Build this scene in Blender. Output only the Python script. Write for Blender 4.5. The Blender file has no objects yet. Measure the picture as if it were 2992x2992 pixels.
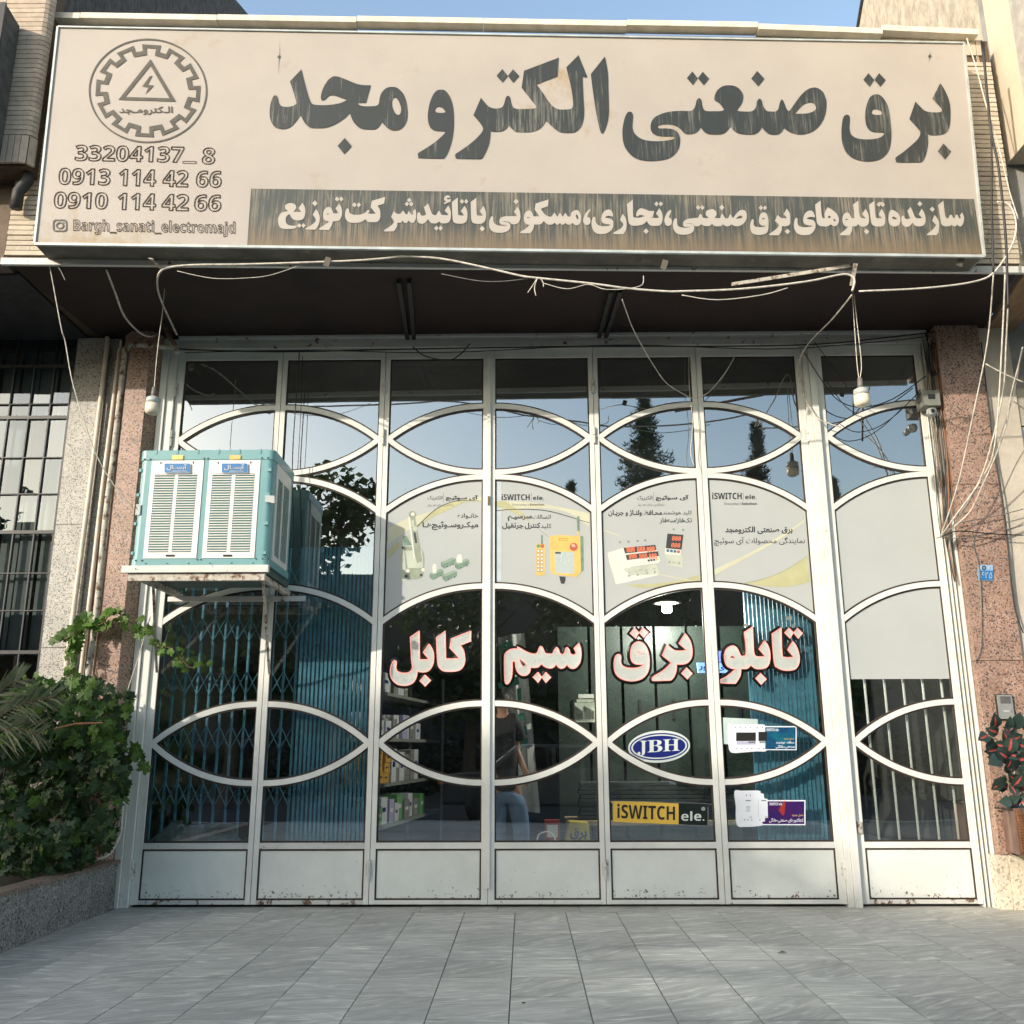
import bpy, bmesh, math, random, unicodedata
from mathutils import Vector, Matrix
random.seed(7)
R = math.radians
S = bpy.context.scene
COL = S.collection
# ---------------------------------------------------------------- camera
CAM_LOC = Vector((0.0, -7.92, 1.215)); YAW, PIT, ROLL = R(0.7095), R(14.178), R(-0.177); FPX = 2735.93
cy, sy, cp, sp, cr, sr = math.cos(YAW), math.sin(YAW), math.cos(PIT), math.sin(PIT), math.cos(ROLL), math.sin(ROLL)
FW = Vector((-sy*cp, cy*cp, sp)); RT0 = Vector((cy, sy, 0)); UP0 = RT0.cross(FW)
RT = RT0*cr + UP0*sr; UPV = -RT0*sr + UP0*cr
camd = bpy.data.cameras.new('camera'); cam = bpy.data.objects.new('camera', camd); COL.objects.link(cam)
camd.sensor_width = 36.0; camd.lens = 36.0*FPX/2992.0; camd.clip_end = 900; camd.clip_start = 0.05
cam.matrix_world = Matrix(((RT.x, UPV.x, -FW.x, CAM_LOC.x), (RT.y, UPV.y, -FW.y, CAM_LOC.y), (RT.z, UPV.z, -FW.z, CAM_LOC.z), (0, 0, 0, 1)))
S.camera = cam
S.render.resolution_x = S.render.resolution_y = 1024
# ---------------------------------------------------------------- world and sun
SUN_AZ = R(46.0); TAN_EL = 0.335            # sun stands in front of the facade, to the left
SDIR = Vector((-math.sin(SUN_AZ), -math.cos(SUN_AZ), TAN_EL)).normalized()
SUN_EL = math.asin(SDIR.z)
W = bpy.data.worlds.new('World'); S.world = W; W.use_nodes = True
wn = W.node_tree.nodes; wl = W.node_tree.links; wn.clear()
sky = wn.new('ShaderNodeTexSky'); sky.sky_type = 'NISHITA'; sky.sun_disc = False
sky.sun_elevation = SUN_EL; sky.sun_rotation = math.atan2(SDIR.x, SDIR.y)
sky.air_density = 1.25; sky.dust_density = 1.5; sky.ozone_density = .5
bg = wn.new('ShaderNodeBackground'); bg.inputs[1].default_value = 0.15
wo = wn.new('ShaderNodeOutputWorld'); wl.new(sky.outputs[0], bg.inputs[0]); wl.new(bg.outputs[0], wo.inputs[0])
sl = bpy.data.lights.new('sun', 'SUN'); sl.energy = 2.05; sl.angle = R(0.55); sl.color = (1.0, 0.9, 0.78)
sun = bpy.data.objects.new('sun', sl); COL.objects.link(sun); sun.rotation_euler = (-SDIR).to_track_quat('-Z', 'Y').to_euler()
S.view_settings.view_transform = 'Standard'; S.view_settings.look = 'None'; S.view_settings.gamma = 1.0
S.view_settings.use_curve_mapping = False; S.view_settings.exposure = 1.2
S.render.engine = 'CYCLES'
S.cycles.max_bounces = 7; S.cycles.transparent_max_bounces = 16; S.cycles.glossy_bounces = 4
# ---------------------------------------------------------------- helpers: pixels of the photo -> points on real planes
def ray(x, y): return FW + RT*((x-1496)/FPX) - UPV*((y-1496)/FPX)
def atY(x, y, Y=0.0):
    d = ray(x, y); return CAM_LOC + d*((Y-CAM_LOC.y)/d.y)
def atZ(x, y, Z=0.0):
    d = ray(x, y); return CAM_LOC + d*((Z-CAM_LOC.z)/d.z)
def atX(x, y, X):
    d = ray(x, y); return CAM_LOC + d*((X-CAM_LOC.x)/d.x)
BA = Vector((-4.009, -1.411, 0)); BD = Vector((7.978, .282, 0)).normalized(); BN = Vector((BD.y, -BD.x, 0))
def atB(x, y, off=0.0):                      # a point on the (slightly turned) front of the projecting bay
    d = ray(x, y); o = BA + BN*off
    return CAM_LOC + d*((o-CAM_LOC).dot(BN)/d.dot(BN))
def bay(u, z, off=0.0):
    p = BA + BD*u + BN*off; return Vector((p.x, p.y, z))
# ---------------------------------------------------------------- helpers: objects
def tag(o, label=None, cat=None, group=None, kind=None):
    if label: o['label'] = label
    if cat: o['category'] = cat
    if group: o['group'] = group
    if kind: o['kind'] = kind
    return o
def empty(name, loc=(0, 0, 0), rz=0.0):
    o = bpy.data.objects.new(name, None); COL.objects.link(o); o.location = loc; o.rotation_euler = (0, 0, rz)
    o.empty_display_size = .1; return o
def link(name, me, mat=None, parent=None, loc=None, smooth=False):
    o = bpy.data.objects.new(name, me); COL.objects.link(o)
    if mat is not None and len(me.materials) == 0:
        for m in (mat if isinstance(mat, (list, tuple)) else [mat]): me.materials.append(m)
    if parent is not None:
        o.parent = parent
        if parent.type == 'EMPTY' or True:
            # children are built in world coordinates
            o.matrix_parent_inverse = world_of(parent).inverted()
    if loc is not None: o.location = loc
    if smooth:
        for p in me.polygons: p.use_smooth = True
    return o
def world_of(o):
    m = Matrix.Translation(o.location) @ o.rotation_euler.to_matrix().to_4x4() @ Matrix.Diagonal((*o.scale, 1))
    if o.parent: m = world_of(o.parent) @ o.matrix_parent_inverse @ m
    return m
class MB:
    def __init__(s): s.v = []; s.f = []; s.mi = []; s.cur = 0
    def add(s, vs, fs):
        b = len(s.v); s.v += [tuple(v) for v in vs]
        for f in fs: s.f.append(tuple(b+i for i in f)); s.mi.append(s.cur)
        return s
    def box(s, x0, x1, y0, y1, z0, z1):
        return s.hexa([Vector(p) for p in ((x0,y0,z0),(x1,y0,z0),(x1,y1,z0),(x0,y1,z0),(x0,y0,z1),(x1,y0,z1),(x1,y1,z1),(x0,y1,z1))])
    def hexa(s, p): return s.add(p, [(3,2,1,0),(4,5,6,7),(0,1,5,4),(1,2,6,5),(2,3,7,6),(3,0,4,7)])
    def prism(s, pts, d):                    # pts: front outline (Vectors), d: extrusion vector
        n = len(pts); back = [p+d for p in pts]
        fs = [tuple(range(n)), tuple(reversed(range(n, 2*n)))]
        fs += [(i, i+n, (i+1) % n+n, (i+1) % n) for i in range(n)]
        return s.add(list(pts)+back, fs)
    def bar(s, a, b, w, h, up=Vector((0, 0, 1))):
        a, b = Vector(a), Vector(b); d = (b-a).normalized(); u = up - d*up.dot(d)
        if u.length < 1e-4: u = Vector((0, 1, 0)) - d*d.y
        u.normalize(); r = d.cross(u)
        q = [a-r*w/2-u*h/2, a+r*w/2-u*h/2, a+r*w/2+u*h/2, a-r*w/2+u*h/2]
        return s.hexa([q[0], q[1], b-r*w/2*-1-u*h/2, b-r*w/2-u*h/2, q[3], q[2], b+r*w/2+u*h/2, b-r*w/2+u*h/2])
    def tube(s, pts, rad, n=8, cap=True):
        pts = [Vector(p) for p in pts]; rad = rad if isinstance(rad, (list, tuple)) else [rad]*len(pts)
        rings = []; pu = None
        for i, p in enumerate(pts):
            d = (pts[min(i+1, len(pts)-1)] - pts[max(i-1, 0)]).normalized()
            if pu is None:
                pu = Vector((0, 0, 1)) if abs(d.z) < .9 else Vector((1, 0, 0))
            u = (pu - d*pu.dot(d)).normalized(); r = d.cross(u); pu = u
            rings.append([p + (u*math.cos(2*math.pi*k/n) + r*math.sin(2*math.pi*k/n))*rad[i] for k in range(n)])
        vs = [v for r_ in rings for v in r_]; fs = []
        for i in range(len(pts)-1):
            for k in range(n):
                fs.append((i*n+k, i*n+(k+1) % n, (i+1)*n+(k+1) % n, (i+1)*n+k))
        if cap: fs += [tuple(reversed(range(n))), tuple(range((len(pts)-1)*n, len(pts)*n))]
        return s.add(vs, fs)
    def lathe(s, prof, c, n=20, axis='z'):
        vs = []; c = Vector(c)
        for r_, z in prof:
            for k in range(n):
                a = 2*math.pi*k/n
                if axis == 'z': vs.append(c+Vector((r_*math.cos(a), r_*math.sin(a), z)))
                else: vs.append(c+Vector((r_*math.cos(a), -z, r_*math.sin(a))))
        fs = [(i*n+k, i*n+(k+1) % n, (i+1)*n+(k+1) % n, (i+1)*n+k) for i in range(len(prof)-1) for k in range(n)]
        fs += [tuple(reversed(range(n))), tuple(range((len(prof)-1)*n, len(prof)*n))]
        return s.add(vs, fs)
    def mesh(s, name='m'):
        me = bpy.data.meshes.new(name); me.from_pydata(s.v, [], s.f); me.update()
        if any(s.mi): me.polygons.foreach_set('material_index', s.mi)
        bm = bmesh.new(); bm.from_mesh(me); bmesh.ops.recalc_face_normals(bm, faces=bm.faces); bm.to_mesh(me); bm.free()
        return me
    def build(s, name, mat, parent=None, bevel=0.0, smooth=False, origin=None):
        me = s.mesh(name)
        if bevel:
            bm = bmesh.new(); bm.from_mesh(me)
            bmesh.ops.bevel(bm, geom=list(bm.edges), offset=bevel, segments=2, affect='EDGES', profile=.6)
            bm.to_mesh(me); bm.free()
        if origin is not None:
            me.transform(Matrix.Translation(-Vector(origin)))
        return link(name, me, mat, parent, loc=origin, smooth=smooth)
def box_mesh(dx, dy, dz, bevel=0.0):
    m = MB().box(-dx/2, dx/2, -dy/2, dy/2, -dz/2, dz/2).mesh()
    if bevel:
        bm = bmesh.new(); bm.from_mesh(m); bmesh.ops.bevel(bm, geom=list(bm.edges), offset=bevel, segments=1, affect='EDGES'); bm.to_mesh(m); bm.free()
    return m
def smooth_path(pts, k=5):
    pts = [Vector(p) for p in pts]; out = []
    for i in range(len(pts)-1):
        p0, p1, p2, p3 = pts[max(i-1, 0)], pts[i], pts[i+1], pts[min(i+2, len(pts)-1)]
        for j in range(k):
            t = j/k
            out.append(.5*((2*p1)+(p2-p0)*t+(2*p0-5*p1+4*p2-p3)*t*t+(3*p1-p0-3*p2+p3)*t**3))
    out.append(pts[-1]); return out
# ---------------------------------------------------------------- materials
MATS = {}
def mat(name, col, rough=.7, metal=0.0, vary=0.12, scale=6.0, bump=0.0, bscale=60.0, spec=.5, objvar=0.0, col2=None, stretch=(1, 1, 1), coat=0.0, detail=4.0, lo=.35, hi=.65, dirt=None, trans=0.0, dirtz=None):
    if name in MATS: return MATS[name]
    m = bpy.data.materials.new(name); m.use_nodes = True; MATS[name] = m
    nt = m.node_tree; n = nt.nodes; l = nt.links; b = n['Principled BSDF']
    b.inputs['Roughness'].default_value = rough; b.inputs['Metallic'].default_value = metal
    b.inputs['Specular IOR Level'].default_value = spec; b.inputs['Coat Weight'].default_value = coat
    tc = n.new('ShaderNodeTexCoord'); mp = n.new('ShaderNodeMapping'); mp.inputs['Scale'].default_value = stretch
    l.new(tc.outputs['Object'], mp.inputs[0])
    nz = n.new('ShaderNodeTexNoise'); nz.inputs['Scale'].default_value = scale; nz.inputs['Detail'].default_value = detail; nz.inputs['Roughness'].default_value = .62
    l.new(mp.outputs[0], nz.inputs[0])
    rp = n.new('ShaderNodeValToRGB'); rp.color_ramp.elements[0].position = lo; rp.color_ramp.elements[1].position = hi
    c = Vector(col[:3]); c2 = Vector(col2[:3]) if col2 else c*(1-vary)
    c1 = c if col2 else c*(1+vary*.5)
    rp.color_ramp.elements[0].color = (*c2, 1); rp.color_ramp.elements[1].color = (*c1, 1)
    l.new(nz.outputs[0], rp.inputs[0]); out = rp.outputs[0]
    if dirt:                                 # (colour, scale, threshold, softness)
        dn = n.new('ShaderNodeTexNoise'); dn.inputs['Scale'].default_value = dirt[1]; dn.inputs['Detail'].default_value = 7; dn.inputs['Roughness'].default_value = .7
        l.new(tc.outputs['Object'], dn.inputs[0])
        dr = n.new('ShaderNodeMapRange'); dr.inputs[1].default_value = dirt[2]; dr.inputs[2].default_value = dirt[2]+dirt[3]
        l.new(dn.outputs[0], dr.inputs[0])
        if dirtz:                            # splash and rust specks gather near the ground
            ge = n.new('ShaderNodeNewGeometry'); sz = n.new('ShaderNodeSeparateXYZ'); zr = n.new('ShaderNodeMapRange'); zr.inputs[1].default_value = dirtz[0]; zr.inputs[2].default_value = dirtz[1]; zr.inputs[3].default_value = dirtz[2]; zr.inputs[4].default_value = 0
            am = n.new('ShaderNodeMath'); l.new(ge.outputs['Position'], sz.inputs[0]); l.new(sz.outputs[2], zr.inputs[0]); l.new(zr.outputs[0], am.inputs[0]); l.new(dn.outputs[0], am.inputs[1]); l.new(am.outputs[0], dr.inputs[0])
        mx = n.new('ShaderNodeMixRGB'); l.new(dr.outputs[0], mx.inputs[0]); l.new(out, mx.inputs[1]); mx.inputs[2].default_value = (*dirt[0], 1); out = mx.outputs[0]
    if objvar:
        oi = n.new('ShaderNodeObjectInfo'); hs = n.new('ShaderNodeHueSaturation')
        mr = n.new('ShaderNodeMapRange'); mr.inputs[3].default_value = 1-objvar; mr.inputs[4].default_value = 1+objvar
        l.new(oi.outputs['Random'], mr.inputs[0]); l.new(mr.outputs[0], hs.inputs['Value']); l.new(out, hs.inputs['Color']); out = hs.outputs[0]
    l.new(out, b.inputs['Base Color'])
    if bump:
        bn = n.new('ShaderNodeTexNoise'); bn.inputs['Scale'].default_value = bscale; bn.inputs['Detail'].default_value = 6
        l.new(mp.outputs[0], bn.inputs[0]); bu = n.new('ShaderNodeBump'); bu.inputs['Strength'].default_value = min(1, bump); bu.inputs['Distance'].default_value = .01
        l.new(bn.outputs[0], bu.inputs['Height']); l.new(bu.outputs[0], b.inputs['Normal'])
    if trans: b.inputs['Transmission Weight'].default_value = trans
    return m
def emis(name, col, strength):
    m = bpy.data.materials.new(name); m.use_nodes = True; b = m.node_tree.nodes['Principled BSDF']
    b.inputs['Base Color'].default_value = (*col, 1); b.inputs['Emission Color'].default_value = (*col, 1); b.inputs['Emission Strength'].default_value = strength; return m
def granite(name, a, b_, c_, scale=90.0, rough=.35, objvar=.05):
    m = bpy.data.materials.new(name); m.use_nodes = True; nt = m.node_tree; n = nt.nodes; l = nt.links; b = n['Principled BSDF']
    b.inputs['Roughness'].default_value = rough
    tc = n.new('ShaderNodeTexCoord'); vo = n.new('ShaderNodeTexVoronoi'); vo.inputs['Scale'].default_value = scale
    nz = n.new('ShaderNodeTexNoise'); nz.inputs['Scale'].default_value = 5; l.new(tc.outputs['Object'], vo.inputs[0]); l.new(tc.outputs['Object'], nz.inputs[0])
    sx = n.new('ShaderNodeSeparateColor'); l.new(vo.outputs['Color'], sx.inputs[0])
    rp = n.new('ShaderNodeValToRGB'); rp.color_ramp.interpolation = 'CONSTANT'; e = rp.color_ramp.elements
    e[0].position = 0; e[0].color = (*a, 1); e[1].position = .55; e[1].color = (*b_, 1); q = e.new(.82); q.color = (*c_, 1)
    l.new(sx.outputs[0], rp.inputs[0])
    mx = n.new('ShaderNodeMixRGB'); mx.blend_type = 'MULTIPLY'; mx.inputs[0].default_value = .5; l.new(rp.outputs[0], mx.inputs[1]); l.new(nz.outputs[0], mx.inputs[2])
    mu = n.new('ShaderNodeMixRGB'); mu.blend_type = 'MULTIPLY'; mu.inputs[0].default_value = 1; mu.inputs[2].default_value = (1.35, 1.35, 1.35, 1); l.new(mx.outputs[0], mu.inputs[1])
    l.new(mu.outputs[0], b.inputs['Base Color']); MATS[name] = m
    return m
def glass(name, refl=.22, tint=(.8, .86, .84), wav=0.0, gc=(.92, .97, 1)):
    m = bpy.data.materials.new(name); m.use_nodes = True; nt = m.node_tree; n = nt.nodes; l = nt.links
    n.remove(n['Principled BSDF']); o = n['Material Output']
    g = n.new('ShaderNodeBsdfGlossy'); g.inputs['Roughness'].default_value = 0.0; g.inputs[0].default_value = (*gc, 1)
    t = n.new('ShaderNodeBsdfTransparent'); t.inputs[0].default_value = (*tint, 1)
    fr = n.new('ShaderNodeFresnel'); fr.inputs[0].default_value = 1.5
    mr = n.new('ShaderNodeMapRange'); mr.inputs[1].default_value = 0.04; mr.inputs[2].default_value = 1; mr.inputs[3].default_value = refl; mr.inputs[4].default_value = 1
    l.new(fr.outputs[0], mr.inputs[0]); mx = n.new('ShaderNodeMixShader'); l.new(mr.outputs[0], mx.inputs[0]); l.new(t.outputs[0], mx.inputs[1]); l.new(g.outputs[0], mx.inputs[2]); l.new(mx.outputs[0], o.inputs[0])
    if wav:
        tc = n.new('ShaderNodeTexCoord'); nz = n.new('ShaderNodeTexNoise'); nz.inputs['Scale'].default_value = 2.2; nz.inputs['Detail'].default_value = 1
        l.new(tc.outputs['Object'], nz.inputs[0]); bu = n.new('ShaderNodeBump'); bu.inputs['Strength'].default_value = wav; bu.inputs['Distance'].default_value = .02
        l.new(nz.outputs[0], bu.inputs['Height']); l.new(bu.outputs[0], g.inputs['Normal'])
    return m
WHITE = mat('white_paint', (.72, .73, .68), .38, vary=.09, scale=3, bump=.12, bscale=25, dirt=((.3, .22, .15), 14, .68, .06), dirtz=(.0, .35, .07))
WHITE_RUST = mat('rusty_white_paint', (.6, .6, .56), .45, vary=.1, scale=3, bump=.2, bscale=30, dirt=((.14, .07, .035), 13, .6, .05), dirtz=(0, .2, .08))
PANEL = mat('kick_panel_paint', (.72, .75, .7), .34, vary=.08, scale=2.2, bump=.15, bscale=9, dirt=((.16, .1, .06), 34, .68, .04), dirtz=(.06, .22, .13))
BEAD = mat('brown_glazing_bead', (.035, .022, .016), .6, vary=.4, scale=30)
GLASS = glass('pane_glass', .31, (.92, .97, .95), wav=.025)
GLASS2 = glass('window_glass', .13, (.6, .66, .66), wav=.03, gc=(.74, .84, .95))
POSTER = mat('poster_white', (.44, .465, .45), .3, vary=.04, scale=1.5)
BLACK = mat('black_ink', (.012, .012, .012), .5)
CABLE_B = mat('black_cable', (.015, .015, .016), .5)
CABLE_W = mat('white_cable', (.62, .58, .5), .5, vary=.3, scale=25)
CABLE_G = mat('grey_cable', (.2, .19, .17), .5, vary=.3, scale=25)
RUST = mat('rusty_steel', (.5, .47, .4), .7, vary=.2, scale=20, bump=.4, dirt=((.12, .05, .025), 16, .5, .1))
DARKSTEEL = mat('dark_steel', (.03, .03, .03), .6, vary=.4, scale=14, bump=.3)
GALV = mat('galvanised_steel', (.3, .33, .33), .5, metal=.3, vary=.2, scale=9)
# ---------------------------------------------------------------- traced outlines and lettering
def parse(c):
    pts = []
    for t in c.split():
        cn = t.endswith('*'); x, y = t.rstrip('*').split(','); pts.append((float(x), float(y), cn))
    return pts
def outline(c, k=4):                         # closed curve, '*' = corner
    p = parse(c); n = len(p); out = []
    for i in range(n):
        a, b = p[i], p[(i+1) % n]; p0 = p[i-1]; p3 = p[(i+2) % n]
        if a[2]: p0 = a
        if b[2]: p3 = b
        d = math.hypot(b[0]-a[0], b[1]-a[1]); kk = 1 if (a[2] and b[2]) else max(2, min(k, int(d/14)+1))
        for j in range(kk):
            t = j/kk
            out.append(tuple(.5*(2*a[m]+(b[m]-p0[m])*t+(2*p0[m]-5*a[m]+4*b[m]-p3[m])*t*t+(3*a[m]-p0[m]-3*b[m]+p3[m])*t**3) for m in (0, 1)))
    return out
def diamonds(s): return [' '.join(q+'*' for q in d.split()) for d in s.split('|')]
def fill_mesh(loops):                        # 2D loops -> triangles, holes kept
    cu = bpy.data.curves.new('c', 'CURVE'); cu.dimensions = '2D'; cu.fill_mode = 'FRONT'
    for lp in loops:
        s_ = cu.splines.new('POLY'); s_.points.add(len(lp)-1); s_.use_cyclic_u = True
        for i, q in enumerate(lp): s_.points[i].co = (q[0]/1000, q[1]/1000, 0, 1)
    o = bpy.data.objects.new('c', cu); COL.objects.link(o); dg = bpy.context.evaluated_depsgraph_get()
    me = bpy.data.meshes.new_from_object(o.evaluated_get(dg)); bpy.data.objects.remove(o); bpy.data.curves.remove(cu)
    for v in me.vertices: v.co = (v.co.x*1000, v.co.y*1000, 0)
    return me
def flip_to(me, facing):
    if len(me.polygons) and sum((p.normal*p.area for p in me.polygons), Vector()).dot(facing) < 0: me.flip_normals()
def traced(name, org, sc, contours, plane, m, parent):
    me = fill_mesh([[(x/sc+org[0], y/sc+org[1]) for x, y in outline(c)] for c in contours])
    for v in me.vertices: v.co = plane(v.co.x, v.co.y)
    me.update(); flip_to(me, Vector((0, -1, 0))); return link(name, me, m, parent)
FORMS = {}
for rng in (range(0xFB50, 0xFBFF+1), range(0xFE70, 0xFEFD)):
    for cc in rng:
        d = unicodedata.decomposition(chr(cc)).split()
        if len(d) == 2 and d[0] in ('<initial>', '<medial>', '<final>', '<isolated>'):
            FORMS.setdefault(chr(int(d[1], 16)), {}).setdefault(d[0][1:-1], chr(cc))
def shape(s):                                # joins Persian letters and puts them in visual order
    n = len(s); out = []
    dual = lambda c: c == 'ـ' or 'initial' in FORMS.get(c, {}); any_ = lambda c: c == 'ـ' or 'final' in FORMS.get(c, {})
    for i, c in enumerate(s):
        if c not in FORMS:
            if c != '\u200c': out.append(c)
            continue
        pv = i > 0 and dual(s[i-1]) and any_(c); nx = i < n-1 and dual(c) and any_(s[i+1])
        f = 'medial' if pv and nx else 'final' if pv else 'initial' if nx else 'isolated'
        out.append(FORMS[c].get(f, c))
    return ''.join(reversed(out))
def text_mesh(s, bold=0.0, outline_w=0.0, shear=0.0):
    cu = bpy.data.curves.new('t', 'FONT'); cu.body = s; cu.resolution_u = 3; cu.offset = bold; cu.shear = shear
    if outline_w: cu.fill_mode = 'NONE'; cu.bevel_depth = outline_w; cu.bevel_resolution = 0
    o = bpy.data.objects.new('t', cu); COL.objects.link(o); dg = bpy.context.evaluated_depsgraph_get()
    me = bpy.data.meshes.new_from_object(o.evaluated_get(dg)); bpy.data.objects.remove(o); bpy.data.curves.remove(cu); return me
def heavy(s, serif=False):                  # bold maths letters of the built-in fonts
    o = ''
    for c in s:
        if c.isdigit() and c.isascii(): o += chr((0x1D7CE if serif else 0x1D7EC)+ord(c)-48)
        elif 'A' <= c <= 'Z': o += chr((0x1D400 if serif else 0x1D5D4)+ord(c)-65)
        elif 'a' <= c <= 'z': o += chr((0x1D41A if serif else 0x1D5EE)+ord(c)-97)
        else: o += c
    return o
def put_text(s, x0, y0, x1, y1, plane, m, parent, name='lettering', bold=.02, outline_w=0.0, slope=0.0, shear=0.0, rtl=False):
    me = text_mesh(shape(s) if rtl else s, bold, outline_w, shear); xs = [v.co.x for v in me.vertices]; ys = [v.co.y for v in me.vertices]
    a, b, c, d = min(xs), max(xs), min(ys), max(ys)
    for v in me.vertices:
        u = (v.co.x-a)/(b-a); w = (v.co.y-c)/max(1e-6, d-c); px = x0+(x1-x0)*u
        p = plane(px, y1+(y0-y1)*w+slope*(px-x0)); v.co = p
    me.update(); flip_to(me, Vector((0, -1, 0))); return link(name, me, m, parent)
def px_poly(pts, plane, m, parent, name, thick=0.0):
    vs = [plane(x, y) for x, y in pts]
    mb = MB()
    if thick: mb.prism(vs, Vector((0, thick, 0)))
    else: mb.add(vs, [tuple(range(len(vs)))])
    o = mb.build(name, m, parent); return o
def ell(cx, cy_, rx, ry, n=32): return [(cx+rx*math.cos(2*math.pi*i/n), cy_+ry*math.sin(2*math.pi*i/n)) for i in range(n)]
# ================================================================ SETTING
UP = Vector((0, 0, 1))
def paving(name):
    m = bpy.data.materials.new(name); m.use_nodes = True; nt = m.node_tree; n = nt.nodes; l = nt.links; b = n['Principled BSDF']; MATS[name] = m
    tc = n.new('ShaderNodeTexCoord'); oi = n.new('ShaderNodeObjectInfo'); ge = n.new('ShaderNodeNewGeometry')
    ml = n.new('ShaderNodeVectorMath'); ml.operation = 'MULTIPLY'; ml.inputs[1].default_value = (37, 53, 11)
    cb = n.new('ShaderNodeCombineXYZ'); l.new(oi.outputs['Random'], cb.inputs[0]); l.new(oi.outputs['Random'], cb.inputs[1]); l.new(oi.outputs['Random'], cb.inputs[2]); l.new(cb.outputs[0], ml.inputs[0])
    ad = n.new('ShaderNodeVectorMath'); l.new(tc.outputs['Object'], ad.inputs[0]); l.new(ml.outputs[0], ad.inputs[1])
    an = n.new('ShaderNodeMapRange'); an.inputs[3].default_value = -.75; an.inputs[4].default_value = .15; l.new(oi.outputs['Random'], an.inputs[0])
    rt = n.new('ShaderNodeVectorRotate'); rt.rotation_type = 'Z_AXIS'; l.new(ad.outputs[0], rt.inputs['Vector']); l.new(an.outputs[0], rt.inputs['Angle'])
    mp = n.new('ShaderNodeMapping'); mp.inputs['Scale'].default_value = (2.2, 11, 4); l.new(rt.outputs[0], mp.inputs[0])
    nz = n.new('ShaderNodeTexNoise'); nz.inputs['Scale'].default_value = 1.7; nz.inputs['Detail'].default_value = 9; nz.inputs['Roughness'].default_value = .62; nz.inputs['Distortion'].default_value = 1.1; l.new(mp.outputs[0], nz.inputs[0])
    rp = n.new('ShaderNodeValToRGB'); e = rp.color_ramp.elements; e[0].position = .4; e[0].color = (.34, .335, .3, 1); e[1].position = .66; e[1].color = (.68, .65, .565, 1); q = e.new(.56); q.color = (.46, .45, .4, 1)
    l.new(nz.outputs[0], rp.inputs[0]); hs = n.new('ShaderNodeHueSaturation'); mr = n.new('ShaderNodeMapRange'); mr.inputs[3].default_value = .9; mr.inputs[4].default_value = 1.12; l.new(oi.outputs['Random'], mr.inputs[0]); l.new(mr.outputs[0], hs.inputs['Value'])
    l.new(rp.outputs[0], hs.inputs['Color'])
    d = n.new('ShaderNodeTexNoise'); d.inputs['Scale'].default_value = 1.1; d.inputs['Detail'].default_value = 6; l.new(ge.outputs['Position'], d.inputs[0]); dm = n.new('ShaderNodeMapRange'); dm.inputs[1].default_value = .35; dm.inputs[2].default_value = .7; dm.inputs[3].default_value = .84; dm.inputs[4].default_value = 1.06; l.new(d.outputs[0], dm.inputs[0])
    mu = n.new('ShaderNodeMixRGB'); mu.blend_type = 'MULTIPLY'; mu.inputs[0].default_value = 1; l.new(hs.outputs[0], mu.inputs[1]); l.new(dm.outputs[0], mu.inputs[2]); l.new(mu.outputs[0], b.inputs['Base Color'])
    bu = n.new('ShaderNodeBump'); bu.inputs['Strength'].default_value = .35; bu.inputs['Distance'].default_value = .004; l.new(nz.outputs[0], bu.inputs['Height']); l.new(bu.outputs[0], b.inputs['Normal']); b.inputs['Roughness'].default_value = .55
    return m
PAVE = paving('grey_paving_stone')
JOINT = mat('joint_bed', (.13, .13, .125), .9, vary=.3, scale=30)
ASPH = mat('asphalt', (.05, .05, .05), .9, vary=.3, scale=20, bump=.4)
GRD = mat('far_ground', (.16, .15, .12), .9, vary=.3, scale=.5)
mb = MB(); mb.add([(-600, -600, -.16), (600, -600, -.16), (600, 600, -.16), (-600, 600, -.16)], [(0, 1, 2, 3)]); tag(mb.build('ground', GRD), kind='structure')
tag(MB().box(-40, 40, -17.5, -9.0, -.15, -.13).build('road', ASPH), kind='structure')
tag(MB().box(-40, 40, -9.0, -8.8, -.155, .005).build('kerb', mat('kerb_stone', (.3, .3, .28), .8, vary=.2)), kind='structure')
tag(MB().box(-40, 40, -24, -17.5, -.155, -.02).build('far_pavement', mat('far_pavement_stone', (.1, .1, .09), .85, vary=.2)), kind='structure')
pav = tag(MB().box(-14, 14, -8.8, 0.06, -.15, -.012).build('pavement', JOINT), kind='structure')
rnd = random.Random(3); TW, TD, GAP = .3865, .4185, .003
stuff = MB()
slab_me = None
for r_ in range(0, 21):
    y1 = -.2266 - r_*TD; y0 = y1-TD
    for c in range(-11, 13):
        x0 = -.081 + c*TW; x1 = x0+TW
        if r_ in (4, 5) and c > 5: x0 += .19; x1 += .19
        if r_ in (4, 5) and c == 5: x1 += .19
        if x0 < -4.5: continue
        dz = rnd.uniform(-.0012, .0012); tx = rnd.uniform(-.0012, .0012)
        m = MB(); a, b, d, e = x0+GAP/2, x1-GAP/2, y0+GAP/2, y1-GAP/2
        bv = .0018
        tgt = m if (r_ < 10 and x0 > -3.8) else stuff
        tgt.add([(a, d, -.012), (b, d, -.012), (b, e, -.012), (a, e, -.012), (a+bv, d+bv, dz-tx), (b-bv, d+bv, dz+tx), (b-bv, e-bv, dz+tx), (a+bv, e-bv, dz-tx)],
              [(4, 5, 6, 7), (0, 1, 5, 4), (1, 2, 6, 5), (2, 3, 7, 6), (3, 0, 4, 7)])
        if tgt is m:
            m.build('paving_slab', PAVE, pav, origin=((a+b)/2, (d+e)/2, 0))
x = -3.23
for L in (.55, .62, .58, .66, .6, .64, .6, .66, .6, .62, .6, .62, .62):
    m = MB().box(x+.002, x+L-.002, -.2245, .04, -.012, .001+rnd.uniform(-.001, .001)); m.build('threshold_slab', PAVE, pav, origin=(x+L/2, -.1, 0)); x += L
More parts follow.
